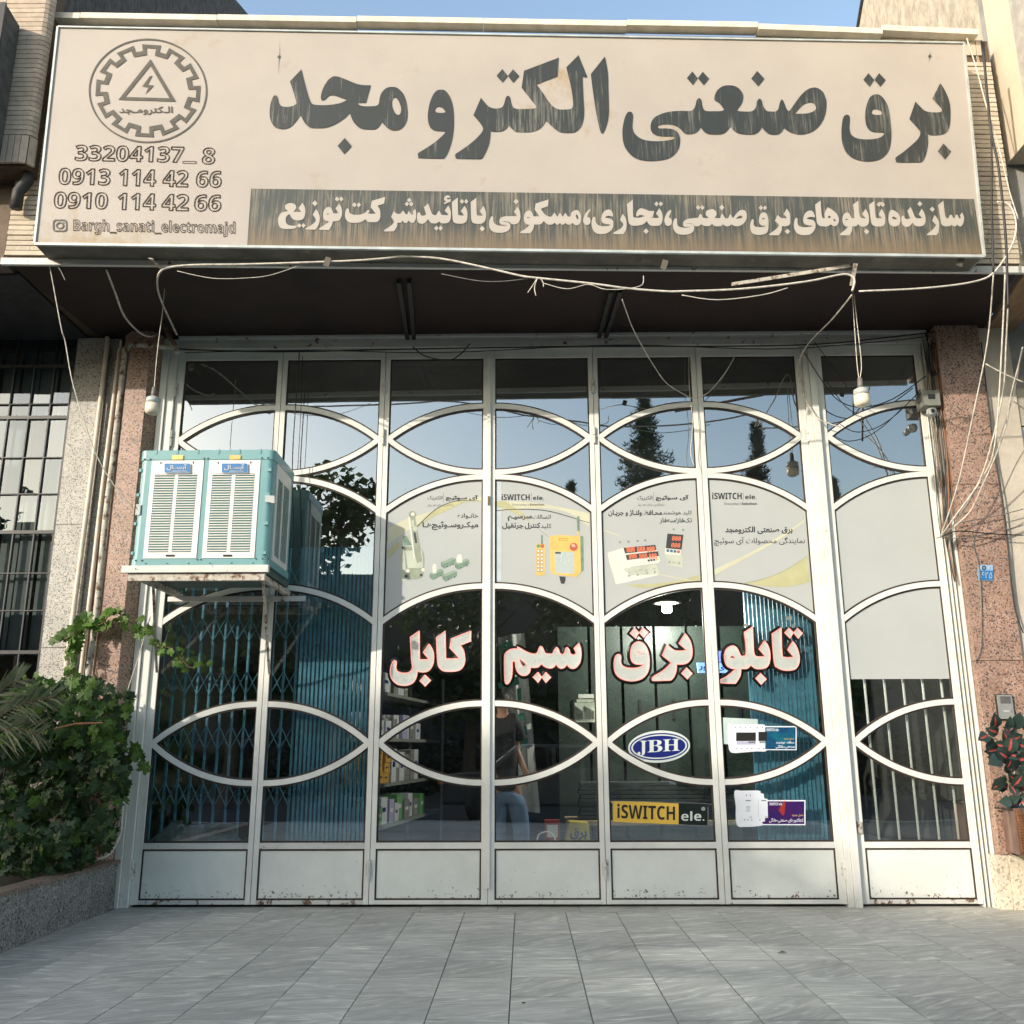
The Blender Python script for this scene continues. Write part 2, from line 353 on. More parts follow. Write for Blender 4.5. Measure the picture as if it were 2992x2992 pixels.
tag(stuff.build('outer_paving_slab', PAVE, pav), kind='stuff')
# ---------------------------------------------------------------- the shop building
BRICK = mat('cream_brick', (.52, .45, .35), .8, vary=.12, scale=14, bump=.3, objvar=.09)
BRICKD = mat('brown_brick', (.44, .36, .28), .8, vary=.15, scale=14, bump=.3, objvar=.1)
MORTAR = mat('mortar', (.11, .075, .05), .9, vary=.3, scale=30)
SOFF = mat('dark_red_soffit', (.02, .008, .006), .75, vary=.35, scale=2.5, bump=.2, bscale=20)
STUCD = mat('shaded_stucco', (.085, .075, .07), .95, vary=.5, scale=18, bump=1.0, bscale=36, stretch=(1, 1, .45))  # party wall turned from the sun, its shade put into the dark base
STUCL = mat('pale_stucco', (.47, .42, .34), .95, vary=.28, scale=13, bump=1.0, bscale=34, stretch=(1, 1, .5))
FLASH = mat('cream_metal', (.68, .63, .52), .45, vary=.15, scale=8, dirt=((.35, .25, .15), 5, .62, .15))
PINK = granite('pink_granite', (.3, .185, .135), (.38, .27, .21), (.085, .065, .058), 95, .4)
GREYG = granite('grey_granite', (.36, .35, .31), (.46, .44, .39), (.13, .13, .125), 120, .5)
BEIGE = granite('beige_stone', (.55, .5, .4), (.62, .57, .46), (.34, .3, .22), 70, .6)
PLAST = mat('grey_plaster', (.36, .33, .28), .9, vary=.2, scale=5, bump=.4)
BLD = tag(empty('shop_building', (0, .5, 0)), 'shop building with cream brick bay, dark red soffit and pink granite pillars', 'building')
Zs = 4.884
m = MB()
q = [bay(0, 0), bay(7.982, 0)]
pl = [Vector((q[0].x, q[0].y, Zs+.03)), Vector((q[1].x, q[1].y, Zs+.03)), Vector((4.15, 6.5, Zs+.03)), Vector((-4.0, 6.5, Zs+.03))]
m.prism(pl, Vector((0, 0, 2.12))); m.build('upper_wall', MORTAR, BLD)
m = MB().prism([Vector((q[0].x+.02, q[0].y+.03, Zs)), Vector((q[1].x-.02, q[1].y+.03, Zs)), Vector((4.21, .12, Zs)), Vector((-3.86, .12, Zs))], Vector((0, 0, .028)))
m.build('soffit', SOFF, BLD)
# white flashing along the lower front edge
m = MB(); a_, b_ = bay(-.012, Zs-.01, .018), bay(7.99, Zs-.01, .018)
m.bar(a_, b_, .03, .055); m.build('edge_flashing', WHITE_RUST, BLD)
# bricks of the two visible strips, every one an object sharing a few meshes
def brick_strip(u0, u1, z0, z1, matl, parent, frame, ch=.0437, lens=(.19, .21), thick=.016):
    rr = random.Random(int(u0*100)+5); z = z0; k = 0
    while z < z1:
        u = u0; first = True
        while u < u1-.02:
            L = min(u1-u, rr.choice(lens)*(.55 if (first and k % 2) else 1)*rr.uniform(.95, 1.05)); first = False
            if u1-(u+L) < .05: L = u1-u
            t = thick+rr.uniform(-.003, .003)
            v = [frame(u+.002, z+.002, 0), frame(u+L-.002, z+.002, 0), frame(u+L-.002, z+ch-.006, 0), frame(u+.002, z+ch-.006, 0)]
            w = [frame(u+.002, z+.002, t), frame(u+L-.002, z+.002+rr.uniform(-.001, .001), t), frame(u+L-.002, z+ch-.006, t), frame(u+.002, z+ch-.006, t)]
            mm = MB().add(v+w, [(4, 5, 6, 7), (0, 1, 5, 4), (1, 2, 6, 5), (2, 3, 7, 6), (3, 0, 4, 7)])
            mm.build('brick', matl, parent)
            u += L
        z += ch; k += 1
bf = lambda u, z, t: bay(u, z, t)
brick_strip(0.0, .5, Zs+.05, 6.86, BRICK, BLD, bf, lens=(.33, .36))
brick_strip(7.5, 7.975, Zs+.05, 6.78, BRICK, BLD, bf, lens=(.24,))
u = .02; row = MB()
while u < 7.9:                                # soldier course under the cornice
    L = .052; row_m = MB(); v = [bay(u, 6.88, 0), bay(u+L-.006, 6.88, 0), bay(u+L-.006, 7.03, 0), bay(u, 7.03, 0)]; w = [bay(u, 6.88, .016), bay(u+L-.006, 6.88, .016), bay(u+L-.006, 7.03, .016), bay(u, 7.03, .016)]
    row.add(v+w, [(4, 5, 6, 7), (0, 1, 5, 4), (1, 2, 6, 5), (2, 3, 7, 6), (3, 0, 4, 7)]); u += L
tag(row.build('soldier_course', BRICK, BLD), kind='stuff')
cuts = [.055, .38, 1.5, 2.65, 3.7, 4.9, 6.0, 7.05, 7.86]
for i in range(len(cuts)-1):
    zt = [7.085, 7.085, 7.085, 7.09, 7.085, 7.09, 7.07, 7.075][i]
    a_, b_ = bay(cuts[i]+.003, zt, .045), bay(cuts[i+1], zt+(-.004 if i < 6 else -.03), .045)
    MB().bar(a_, b_, .1, .055).build('cornice_length', FLASH, BLD, bevel=.004)
# end faces / party walls rising above
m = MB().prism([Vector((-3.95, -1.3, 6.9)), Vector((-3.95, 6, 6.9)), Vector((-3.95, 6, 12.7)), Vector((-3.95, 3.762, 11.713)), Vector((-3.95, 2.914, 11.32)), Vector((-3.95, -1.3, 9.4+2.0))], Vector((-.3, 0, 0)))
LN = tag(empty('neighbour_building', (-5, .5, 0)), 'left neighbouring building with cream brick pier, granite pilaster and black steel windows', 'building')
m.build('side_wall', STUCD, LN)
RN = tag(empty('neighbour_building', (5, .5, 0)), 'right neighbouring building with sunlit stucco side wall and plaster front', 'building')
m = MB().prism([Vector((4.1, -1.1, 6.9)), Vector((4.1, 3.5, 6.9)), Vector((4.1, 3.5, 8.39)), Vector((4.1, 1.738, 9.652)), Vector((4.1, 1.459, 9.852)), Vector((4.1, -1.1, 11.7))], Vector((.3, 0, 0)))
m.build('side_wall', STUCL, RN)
# dark trim along the far edge of that wall
MB().bar((4.085, 1.45, 9.9), (4.085, 1.77, 9.6), .03, .03).build('edge_trim', DARKSTEEL, RN)
# pillars beside the gate
m = MB(); yf = -.16
m.prism([Vector((-3.28, .02, 0)), Vector((-3.28, -.05, 0)), Vector((-3.345, yf, 0)), Vector((-3.53, yf, 0)), Vector((-3.62, -.07, 0)), Vector((-3.62, .02, 0))], Vector((0, 0, Zs-.002)))
m.build('granite_pillar', PINK, BLD)
for z0, z1 in ((.4, 1.9), (1.905, 3.4), (3.405, Zs-.003)):
    MB().prism([Vector((3.70, .02, z0)), Vector((3.70, -.14, z0)), Vector((4.08, -.14, z0)), Vector((4.08, .02, z0))], Vector((0, 0, z1-z0))).build('granite_pillar', PINK, BLD)
for xa, xb, yy in ((3.655, 3.76, -.13), (3.762, 3.9, -.16), (3.905, 4.35, -.30)):
    MB().box(xa, xb, yy, .03, 0, .398).build('base_stone', BEIGE, BLD, bevel=.003)
# gate surround: jambs, head, post
m = MB(); m.box(-3.275, -3.215, -.05, .1, 0, 4.86); m.box(-3.212, -3.145, -.03, .1, 0, 4.86); m.build('left_jamb', WHITE, BLD, bevel=.004)
m = MB()
for k, (xa, xb, yy) in enumerate(((3.575, 3.602, -.015), (3.604, 3.628, -.03), (3.630, 3.655, -.045), (3.657, 3.697, -.06))): m.box(xa+.02, xb, yy, .1, 0, 4.80)
m.build('right_jamb', WHITE, BLD, bevel=.004)
m = MB(); m.box(-3.143, 3.66, -.03, .1, 4.765, 4.82); m.box(-3.143, 3.66, -.012, .1, 4.823, 4.88); m.box(-3.143, 3.66, -.045, .1, 4.86, 4.883); m.build('gate_head', WHITE_RUST, BLD)
m = MB(); m.box(2.532, 2.575, -.03, .1, 0, 4.763); m.box(2.577, 2.635, -.045, .1, 0, 4.763); m.build('gate_post', WHITE, BLD, bevel=.003)
# ---------------------------------------------------------------- interior of the shop
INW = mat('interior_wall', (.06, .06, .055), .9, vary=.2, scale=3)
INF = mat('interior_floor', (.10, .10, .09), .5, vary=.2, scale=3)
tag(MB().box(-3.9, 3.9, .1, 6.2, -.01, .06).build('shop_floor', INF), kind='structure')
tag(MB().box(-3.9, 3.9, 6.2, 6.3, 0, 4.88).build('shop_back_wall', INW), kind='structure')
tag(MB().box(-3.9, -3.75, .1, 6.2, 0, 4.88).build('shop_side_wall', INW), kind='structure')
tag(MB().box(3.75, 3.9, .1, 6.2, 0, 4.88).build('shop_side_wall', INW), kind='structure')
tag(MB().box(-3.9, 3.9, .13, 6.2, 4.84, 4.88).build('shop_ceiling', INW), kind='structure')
# ================================================================ THE GATE: seven glazed leaves
LEAF = [(-3.142, -2.1855), (-2.1805, -1.2455), (-1.2405, -.3015), (-.2985, .6355), (.6405, 1.5705), (1.5755, 2.529), (2.638, 3.592)]
GL = [(-3.078, -2.227), (-2.138, -1.288), (-1.199, -.353), (-.247, .596), (.680, 1.527), (1.62, 2.468), (2.705, 3.55)]
zc = lambda y, x=1430: atY(x, y, 0).z
Z_TOP = zc(1046); ZT1, ZM1, ZB1 = zc(1186), zc(1281), zc(1379); ZC0, ZC1 = zc(1393), zc(1487)
ZD0, ZD1 = zc(1712), zc(1812); ZT2, ZM2, ZB2 = zc(2055), zc(2170), zc(2287); ZG, ZP1, ZP0, ZL0 = zc(2462), zc(2480), zc(2630), .022
HW = .0225
def arc(side, x0, x1, zj, ze, s):            # s 0 at the joint side, 1 at the hinge side; circular arc level at the joint
    w = abs(x1-x0)+.03; h = abs(zj-ze); Rr = (w*w+h*h)/(2*h); t = s*w
    d = Rr-math.sqrt(max(0, Rr*Rr-t*t)); return zj-d if ze < zj else zj+d
leaf_labels = ['outermost white gate leaf at the left, behind the air cooler', 'white gate leaf second from the left, beside the air cooler',
  'white gate leaf with the micro switch poster', 'white gate leaf with the crane remote control poster', 'white gate leaf with the digital voltage display poster and oval sign',
  'white gate leaf with the plain company name poster, next to the wide post', 'narrow white wicket gate leaf right of the wide post, with white bars behind']
SHP = []
for i, (lx0, lx1) in enumerate(LEAF):
    gx0, gx1 = GL[i]; left_tip = i % 2 == 0
    joint = gx1 if left_tip else gx0; hinge = gx0 if left_tip else gx1
    fx = lambda s: joint+(hinge-joint)*s
    L = tag(empty('gate_leaf', ((lx0+lx1)/2, 0, ZL0)), leaf_labels[i], 'gate', 'glazed white gate leaves across the shopfront')
    y0, y1 = 0.0, .045
    zt = 4.76 if i < 6 else 4.76
    for xa, xb in ((lx0, gx0), (gx1, lx1)): MB().box(xa, xb, y0, y1, ZL0, zt).build('stile', WHITE, L, bevel=.002)
    MB().box(gx0, gx1, y0+.001, y1, Z_TOP, zt-.001).build('top_rail', WHITE, L, bevel=.002)
    MB().box(gx0, gx1, y0+.001, y1, ZP1, ZG).build('middle_rail', WHITE_RUST if i in (0, 1) else WHITE, L, bevel=.002)
    MB().box(gx0, gx1, y0+.001, y1, ZL0+.001, ZP0).build('bottom_rail', WHITE_RUST if i in (0, 1, 6) else WHITE, L, bevel=.002)
    MB().box(gx0+.012, gx1-.012, y0+.012, y1-.005, ZP0+.012, ZP1-.012).build('kick_panel', PANEL, L)
    bd = MB(); bd.box(gx0, gx0+.013, .006, .03, ZP0, ZP1); bd.box(gx1-.013, gx1, .006, .03, ZP0, ZP1); bd.box(gx0+.013, gx1-.013, .006, .03, ZP0, ZP0+.013); bd.box(gx0+.013, gx1-.013, .006, .03, ZP1-.013, ZP1)
    bars = [(ZT1, ZM1), (ZB1, ZM1), (ZC0, ZC1), (ZD0, ZD1), (ZT2, ZM2), (ZB2, ZM2)]
    N = 14; A = [[arc(0, gx0, gx1, zj, ze, k/N) for k in range(N+1)] for zj, ze in bars]; X = [fx(k/N) for k in range(N+1)]
    for b in range(6):
        def strip(mb_, hw, ya, yb, shift=0):
            vs = []; fs = []
            for k in range(N+1):
                dz = (A[b][min(k+1, N)]-A[b][max(k-1, 0)]); dx = (X[min(k+1, N)]-X[max(k-1, 0)]); ll = math.hypot(dx, dz); hz = hw*ll/abs(dx)
                for yy in (ya, yb):
                    for sg in (-1, 1): vs.append((X[k], yy, A[b][k]+sg*hz+shift))
            for k in range(N):
                o = 4*k; fs += [(o, o+4, o+5, o+1), (o+2, o+3, o+7, o+6), (o+1, o+5, o+7, o+3), (o, o+2, o+6, o+4)]
            mb_.add(vs, fs)
        mb2 = MB(); strip(mb2, HW, .002+.0004*b, .043); mb2.build('curved_bar', WHITE, L)
        strip(bd, HW+.0145, .013+.0005*b, .034)
    # vertical beads beside the stiles
    for xa in (gx0, gx1-.012): bd.box(xa, xa+.012, .016, .036, ZG, Z_TOP)
    bd.box(gx0+.012, gx1-.012, .0165, .036, Z_TOP-.014, Z_TOP); bd.box(gx0+.012, gx1-.012, .0165, .036, ZG, ZG+.014)
    bd.build('glazing_bead', BEAD, L)
    tops = [[Z_TOP]*(N+1)]+A; bots = A+[[ZG]*(N+1)]
    for p in range(7):
        up, lo = tops[p], bots[p]; vs = []; fs = []; jit = random.Random(i*10+p); ty = jit.uniform(-.0012, .0012); tz = jit.uniform(-.0012, .0012)
        for k in range(N+1):
            a_, b_ = max(up[k], lo[k]), min(up[k], lo[k])
            for zz in (a_, b_): vs.append((X[k], .026+ty*(X[k]-gx0)+tz*(zz-2), zz))
        for k in range(N): fs.append((2*k, 2*k+2, 2*k+3, 2*k+1))
        if p == 1 or p == 5: pass
        MB().add(vs, fs).build('glass_pane', GLASS, L)
    SHP.append((L, X, A))
    # hinges
    hx = {0: lx0, 1: lx1, 3: lx1, 5: lx1}.get(i)
    if hx is not None:
        for zh in (zc(1130), zc(1275), .52, zc(2540)):
            if zh == .52: continue
            m = MB(); m.tube([(hx, -.014, zh-.075), (hx, -.014, zh-.004)], .013, 10); m.tube([(hx, -.014, zh+.004), (hx, -.014, zh+.075)], .013, 10); m.box(hx-.028, hx+.028, -.004, .001, zh-.05, zh+.05)
            m.build('hinge', WHITE_RUST, L)
m = MB(); m.box(-.318, -.284, -.022, -.002, ZL0+.12, 4.75); m.build('cover_strip', WHITE, SHP[2][0], bevel=.002)
m = MB(); m.box(-.31, -.292, -.03, -.003, zc(1478), zc(1452)); m.build('bolt', mat('worn_brass', (.25, .17, .08), .4, metal=.6, vary=.4), SHP[3][0])
m = MB(); m.box(2.655, 2.69, -.02, 0, .55, .64); m.build('lock', RUST, SHP[6][0])
P0 = lambda dy: (lambda x, y: atY(x, y, dy))
# posters behind the third row of panes
def pane_sheet(i, ba, bb, yy, m, name, zmin=None, inset=0.0):
    L, X, A = SHP[i]; vs = []; fs = []; N = len(X)-1
    for k in range(N+1):
        lo = A[bb][k] if zmin is None else max(zmin, -9)
        for zz in (A[ba][k], lo): vs.append((X[k], yy, zz))
    for k in range(N): fs.append((2*k, 2*k+2, 2*k+3, 2*k+1))
    return MB().add(vs, fs).build(name, m)
# ================================================================ SIGNBOARD
SOFFS = .25
CREAM = mat('cream_sign_face', (.4, .362, .318), .55, vary=.06, scale=1.6, detail=6, dirt=((.33, .25, .14), 1.1, .6, .12), dirtz=(4.88, 5.12, .12))
def streak(name, base, light, amount=.55, sx=26.0, th=.66, grime=None):
    m = bpy.data.materials.new(name); m.use_nodes = True; nt = m.node_tree; n = nt.nodes; l = nt.links; b = n['Principled BSDF']; b.inputs['Roughness'].default_value = .5
    tc = n.new('ShaderNodeTexCoord'); mp = n.new('ShaderNodeMapping'); mp.inputs['Scale'].default_value = (sx, 1, 1.6); l.new(tc.outputs['Object'], mp.inputs[0])
    nz = n.new('ShaderNodeTexNoise'); nz.inputs['Scale'].default_value = 1.6; nz.inputs['Detail'].default_value = 9; nz.inputs['Roughness'].default_value = .72; nz.inputs['Distortion'].default_value = .6; l.new(mp.outputs[0], nz.inputs[0])
    n2 = n.new('ShaderNodeTexNoise'); n2.inputs['Scale'].default_value = 2.3; n2.inputs['Detail'].default_value = 3; l.new(tc.outputs['Object'], n2.inputs[0])
    ad = n.new('ShaderNodeMath'); ad.operation = 'MULTIPLY_ADD'; ad.inputs[1].default_value = .4; l.new(n2.outputs[0], ad.inputs[0]); l.new(nz.outputs[0], ad.inputs[2])
    rp = n.new('ShaderNodeValToRGB'); e = rp.color_ramp.elements; e[0].position = th; e[0].color = (*base, 1); e[1].position = min(1, th+amount*.4); e[1].color = (*light, 1); l.new(ad.outputs[0], rp.inputs[0]); out = rp.outputs[0]
    if grime:                                # brown grime collected along the lower edge
        ge = n.new('ShaderNodeNewGeometry'); sz = n.new('ShaderNodeSeparateXYZ'); zr = n.new('ShaderNodeMapRange'); zr.inputs[1].default_value = grime[0]; zr.inputs[2].default_value = grime[1]; zr.inputs[3].default_value = .34; zr.inputs[4].default_value = -.1
        l.new(ge.outputs['Position'], sz.inputs[0]); l.new(sz.outputs[2], zr.inputs[0]); am = n.new('ShaderNodeMath'); l.new(zr.outputs[0], am.inputs[0]); l.new(nz.outputs[0], am.inputs[1]); mr = n.new('ShaderNodeMapRange'); mr.inputs[1].default_value = .5; mr.inputs[2].default_value = .95; l.new(am.outputs[0], mr.inputs[0])
        mx = n.new('ShaderNodeMixRGB'); l.new(mr.outputs[0], mx.inputs[0]); l.new(out, mx.inputs[1]); mx.inputs[2].default_value = (.2, .145, .085, 1); out = mx.outputs[0]
    l.new(out, b.inputs['Base Color'])
    return m
DLET = streak('weathered_dark_lettering', (.028, .033, .03), (.24, .23, .19), .62, 34, .74)
DBAND = streak('weathered_dark_band', (.055, .062, .056), (.33, .28, .2), .7, 40, .68, grime=(4.9, 5.16))
EDGE = mat('brown_letter_edge', (.1, .05, .025), .6)
def signp(off): return lambda x, y: atB(x, y, SOFFS+off)
SG = tag(empty('signboard', bay(3.9, 4.9, .2)), 'long cream shop signboard with dark Persian lettering above the gate', 'signboard')
TL, TR, BR_, BL_ = (170, 80), (2815, 127), (2875, 750), (102, 714)
F = signp(0)
px_poly([TL, TR, BR_, BL_], F, CREAM, SG, 'sign_face')
# casing: bottom, sides, top as separate sheets
c0 = [F(*BL_), F(*BR_), F(*TR), F(*TL)]; back = [p-BN*(SOFFS-.005) for p in c0]
UND = mat('dusty_sheet_metal', (.13, .12, .095), .7, vary=.35, scale=4, bump=.2, dirt=((.3, .27, .2), 3, .6, .1))
for nm, (i, j), dz in (('bottom_sheet', (0, 1), UP*.012), ('top_sheet', (2, 3), UP*-.012), ('side_sheet', (0, 3), BD*.012), ('side_sheet', (1, 2), BD*-.012)):
    a_, b_, c_, d_ = c0[i]-BN*.012, c0[j]-BN*.012, back[j], back[i]
    MB().hexa([a_, b_, c_, d_, a_+dz, b_+dz, c_+dz, d_+dz]).build(nm, UND if nm == 'bottom_sheet' else GALV, SG)
RIM = mat('rim_metal', (.5, .54, .52), .4, metal=.2, vary=.2, scale=6)
for a_, b_, w in ((c0[0], c0[1], .02), (c0[2], c0[3], .014), (c0[0], c0[3], .016), (c0[1], c0[2], .016)):
    MB().bar(a_+BN*.002, b_+BN*.002, .022, w, up=(UP if abs((b_-a_).z) < 1 else BD)).build('frame_rail', RIM, SG)
# flap plates hanging under the box
for x0, y0, x1, y1, w in ((960, 752, 1010, 778, 26), (1945, 760, 1975, 775, 22), (2810, 752, 2838, 770, 20)):
    p0, p1 = atB(x0, y0, .22), atB(x0-8, y0+26, .2); MB().bar(p0, p1, .045, .006, up=BN).build('bracket_plate', UND, SG)
# --- dark band
BAND = [(733.5, 551), (2846, 581.5), (2869, 742), (722, 718)]
px_poly(BAND, signp(.003), DBAND, SG, 'dark_band')
H = {}
A_, B_, C_, E_, G_ = ((2420, 180), 4.83), ((2110, 180), 5.682), ((1800, 180), 5.682), ((1200, 140), 5.682), ((770, 180), 6.44)
D_ = ((1480, 140), 5.682)
HEAD = [
 ('qaf', A_, ['675,460 740,478 800,545 845,640 870,770 887,920 890,1040 880,1160 850,1260 790,1335 700,1390 570,1409 440,1395 330,1350 240,1260 195,1130 186,990 192,900 205,810 230,762 270,748 300,770 306,830 300,900 302,960 320,1020 370,1065 450,1090 570,1097 680,1085 750,1060 788,1020 770,1002 700,997 640,993 580,965 540,905 522,820 520,740 535,640 560,560 600,490', '672,668 735,690 755,725 752,745 680,752 625,738 613,715 630,680']+diamonds('568,162 650,256 584,353 495,256|718,162 810,258 736,353 652,258')),
 ('be_re', A_, ['1580,303* 1630,375 1690,500 1720,620 1726,760 1718,880 1690,970 1630,1020 1540,1036 1450,1038 1405,1022* 1410,1100 1408,1180 1385,1290 1350,1380 1310,1422* 990,1422 955,1395 955,1350 1060,1275 1180,1175 1270,1085 1300,1010 1270,950 1145,812* 1230,562* 1300,635 1360,690 1440,712 1550,715 1598,700 1590,655 1470,522*']+diamonds('1627,1155 1735,1266 1650,1380 1545,1264')),
 ('sad_ye', C_, ['3291,428 3371,450 3441,512 3486,620 3494,720 3479,850 3431,980 3351,1090 3241,1170 3081,1210 2941,1190 2851,1150 2791,1102* 2741,1170 2681,1208 2561,1208 2481,1160 2421,1090* 2371,1160 2291,1205 2161,1210 2031,1190 1951,1140 1901,1072* 1850,1140 1780,1195 1700,1208 1540,1203 1460,1160 1405,1092* 1350,1160 1260,1200 1160,1200 1120,1175 1060,1110 980,1060 880,1040 780,1040 710,1060 690,1085 730,1108 830,1108 930,1120 1010,1160 1055,1240 1062,1330 1040,1440 970,1540 860,1610 720,1640 560,1650 400,1630 270,1570 170,1460 120,1340 105,1190 115,1060 145,930 185,850 225,830 265,845 282,900 275,1000 272,1090 300,1180 370,1250 460,1295 600,1318 760,1318 900,1300 965,1275 960,1248 880,1240 760,1238 670,1222 600,1180 573,1100 585,1010 630,935 720,880 840,840 980,820 1100,815 1230,818 1290,785 1320,720 1340,640 1378,606 1415,635 1430,720 1455,790 1510,820 1640,822 1740,820 1795,800* 1740,720 1690,670 1640,648 1633,600 1650,530 1700,455 1780,405 1870,392 1961,402 2041,445 2096,520 2111,600 2086,690 2041,760 2006,812* 2081,825 2221,828 2291,800 2326,740 2341,660 2383,614 2421,650 2451,750 2501,815 2561,827 2651,825 2696,780 2716,690 2754,626 2791,680 2826,775 2871,825* 2921,760 2991,660 3081,545 3181,460', '2971,862* 3051,765 3131,700 3216,677 3281,695 3316,750 3316,790 3261,832 3161,860 3061,865']+diamonds('2343,153 2464,283 2361,411 2244,281|1266,162 1357,274 1275,388 1175,274|1440,167 1548,280 1455,392 1358,274')),
 ('alef', D_, ['1633,140* 1665,300 1685,450 1690,650 1698,1000 1685,1180 1650,1320 1610,1405 1588,1420 1560,1395 1530,1280 1490,1080 1440,760 1398,435*']),
 ('lam_re', E_, ['2786,118* 2931,480* 2911,489 2853,478* 2861,700 2871,900 2879,1060 2866,1200 2816,1320 2741,1390 2671,1408 2511,1405 2421,1365 2331,1290 2246,1210* 2201,1280 2131,1345 2021,1390 1891,1398 1761,1392 1700,1360 1650,1310 1625,1285* 1580,1345 1500,1388 1380,1390 1340,1385 1325,1372* 1322,1450 1300,1590 1250,1720 1190,1825 1160,1845* 790,1840 745,1810 745,1760 850,1690 1000,1580 1130,1460 1200,1360 1180,1290 1120,1210 1040,1118* 1167,825* 1230,905 1300,975 1380,1003 1450,1003 1520,980 1555,910 1580,820 1617,795 1650,820 1670,910 1700,980 1760,1010 1900,1012 2031,1005 2081,990 2075,960 2000,865 1841,662* 1881,378* 2458,160* 2436,470* 2091,605* 2191,740 2291,890 2381,985 2471,1020 2591,1020 2666,1008 2696,955 2689,830 2651,600 2581,322*']+diamonds('1522,350 1612,465 1523,575 1423,462|1700,352 1802,465 1703,580 1612,465')),
 ('vav', E_, ['500,692 570,705 640,790 690,920 712,1060 717,1200 712,1350 690,1500 650,1650 600,1770 550,1838* 160,1830 125,1800 125,1745 230,1680 380,1580 500,1480 560,1420 575,1390* 500,1383 410,1375 340,1340 300,1270 282,1160 290,1040 320,900 370,780 430,710', '470,975 530,1000 572,1050 568,1070 500,1078 430,1068 403,1040 420,995']),
 ('mim_dal', G_, ['2426,474 2510,490 2603,569 2664,681 2696,821 2708,961 2696,1101 2640,1213 2556,1279 2454,1295 2360,1269 2286,1209 2230,1137* 2183,1204 2118,1265 2043,1277 1875,1269 1772,1223 1679,1111 1623,963* 1540,1050 1430,1130 1300,1200 1150,1245 920,1248 830,1210 760,1130 695,1000* 620,1110 530,1210 440,1258 340,1268 230,1240 160,1165 122,1060 115,930 130,800 160,700 190,648 220,633 258,650 275,710 295,790 340,835 410,850 500,845 580,820 622,780* 570,600 497,370* 712,145* 760,340 820,570 870,720 910,785 960,808 1100,818 1250,812 1400,790 1500,755 1568,720* 1450,675 1340,638 1250,635 1200,670 1150,715 1115,732 1085,710 1080,650 1095,570 1150,440 1230,330 1300,282 1360,275 1450,295 1600,355 1750,415 1875,439 2020,445* 1926,777* 1768,775* 1810,817 1894,838 2043,838 2127,825 2169,784 2183,691 2220,588 2286,513 2351,482', '2472,674 2528,719 2575,821 2589,905 2570,980 2528,999 2472,961 2426,859 2414,765 2435,695']+diamonds('1528,1435 1660,1588 1520,1742 1393,1585')),
]
for nm, (org, sc), cs in HEAD: traced('headline_letter', org, sc, cs, signp(.004), DLET, SG)
h1, h2, h3, h4, h5, h6, h7 = ((2560, 570), 6.9), ((2300, 570), 6.44), ((1940, 570), 4.83), ((1680, 560), 6.44), ((1400, 560), 6.44), ((1100, 550), 5.8545), ((800, 550), 5.8545)
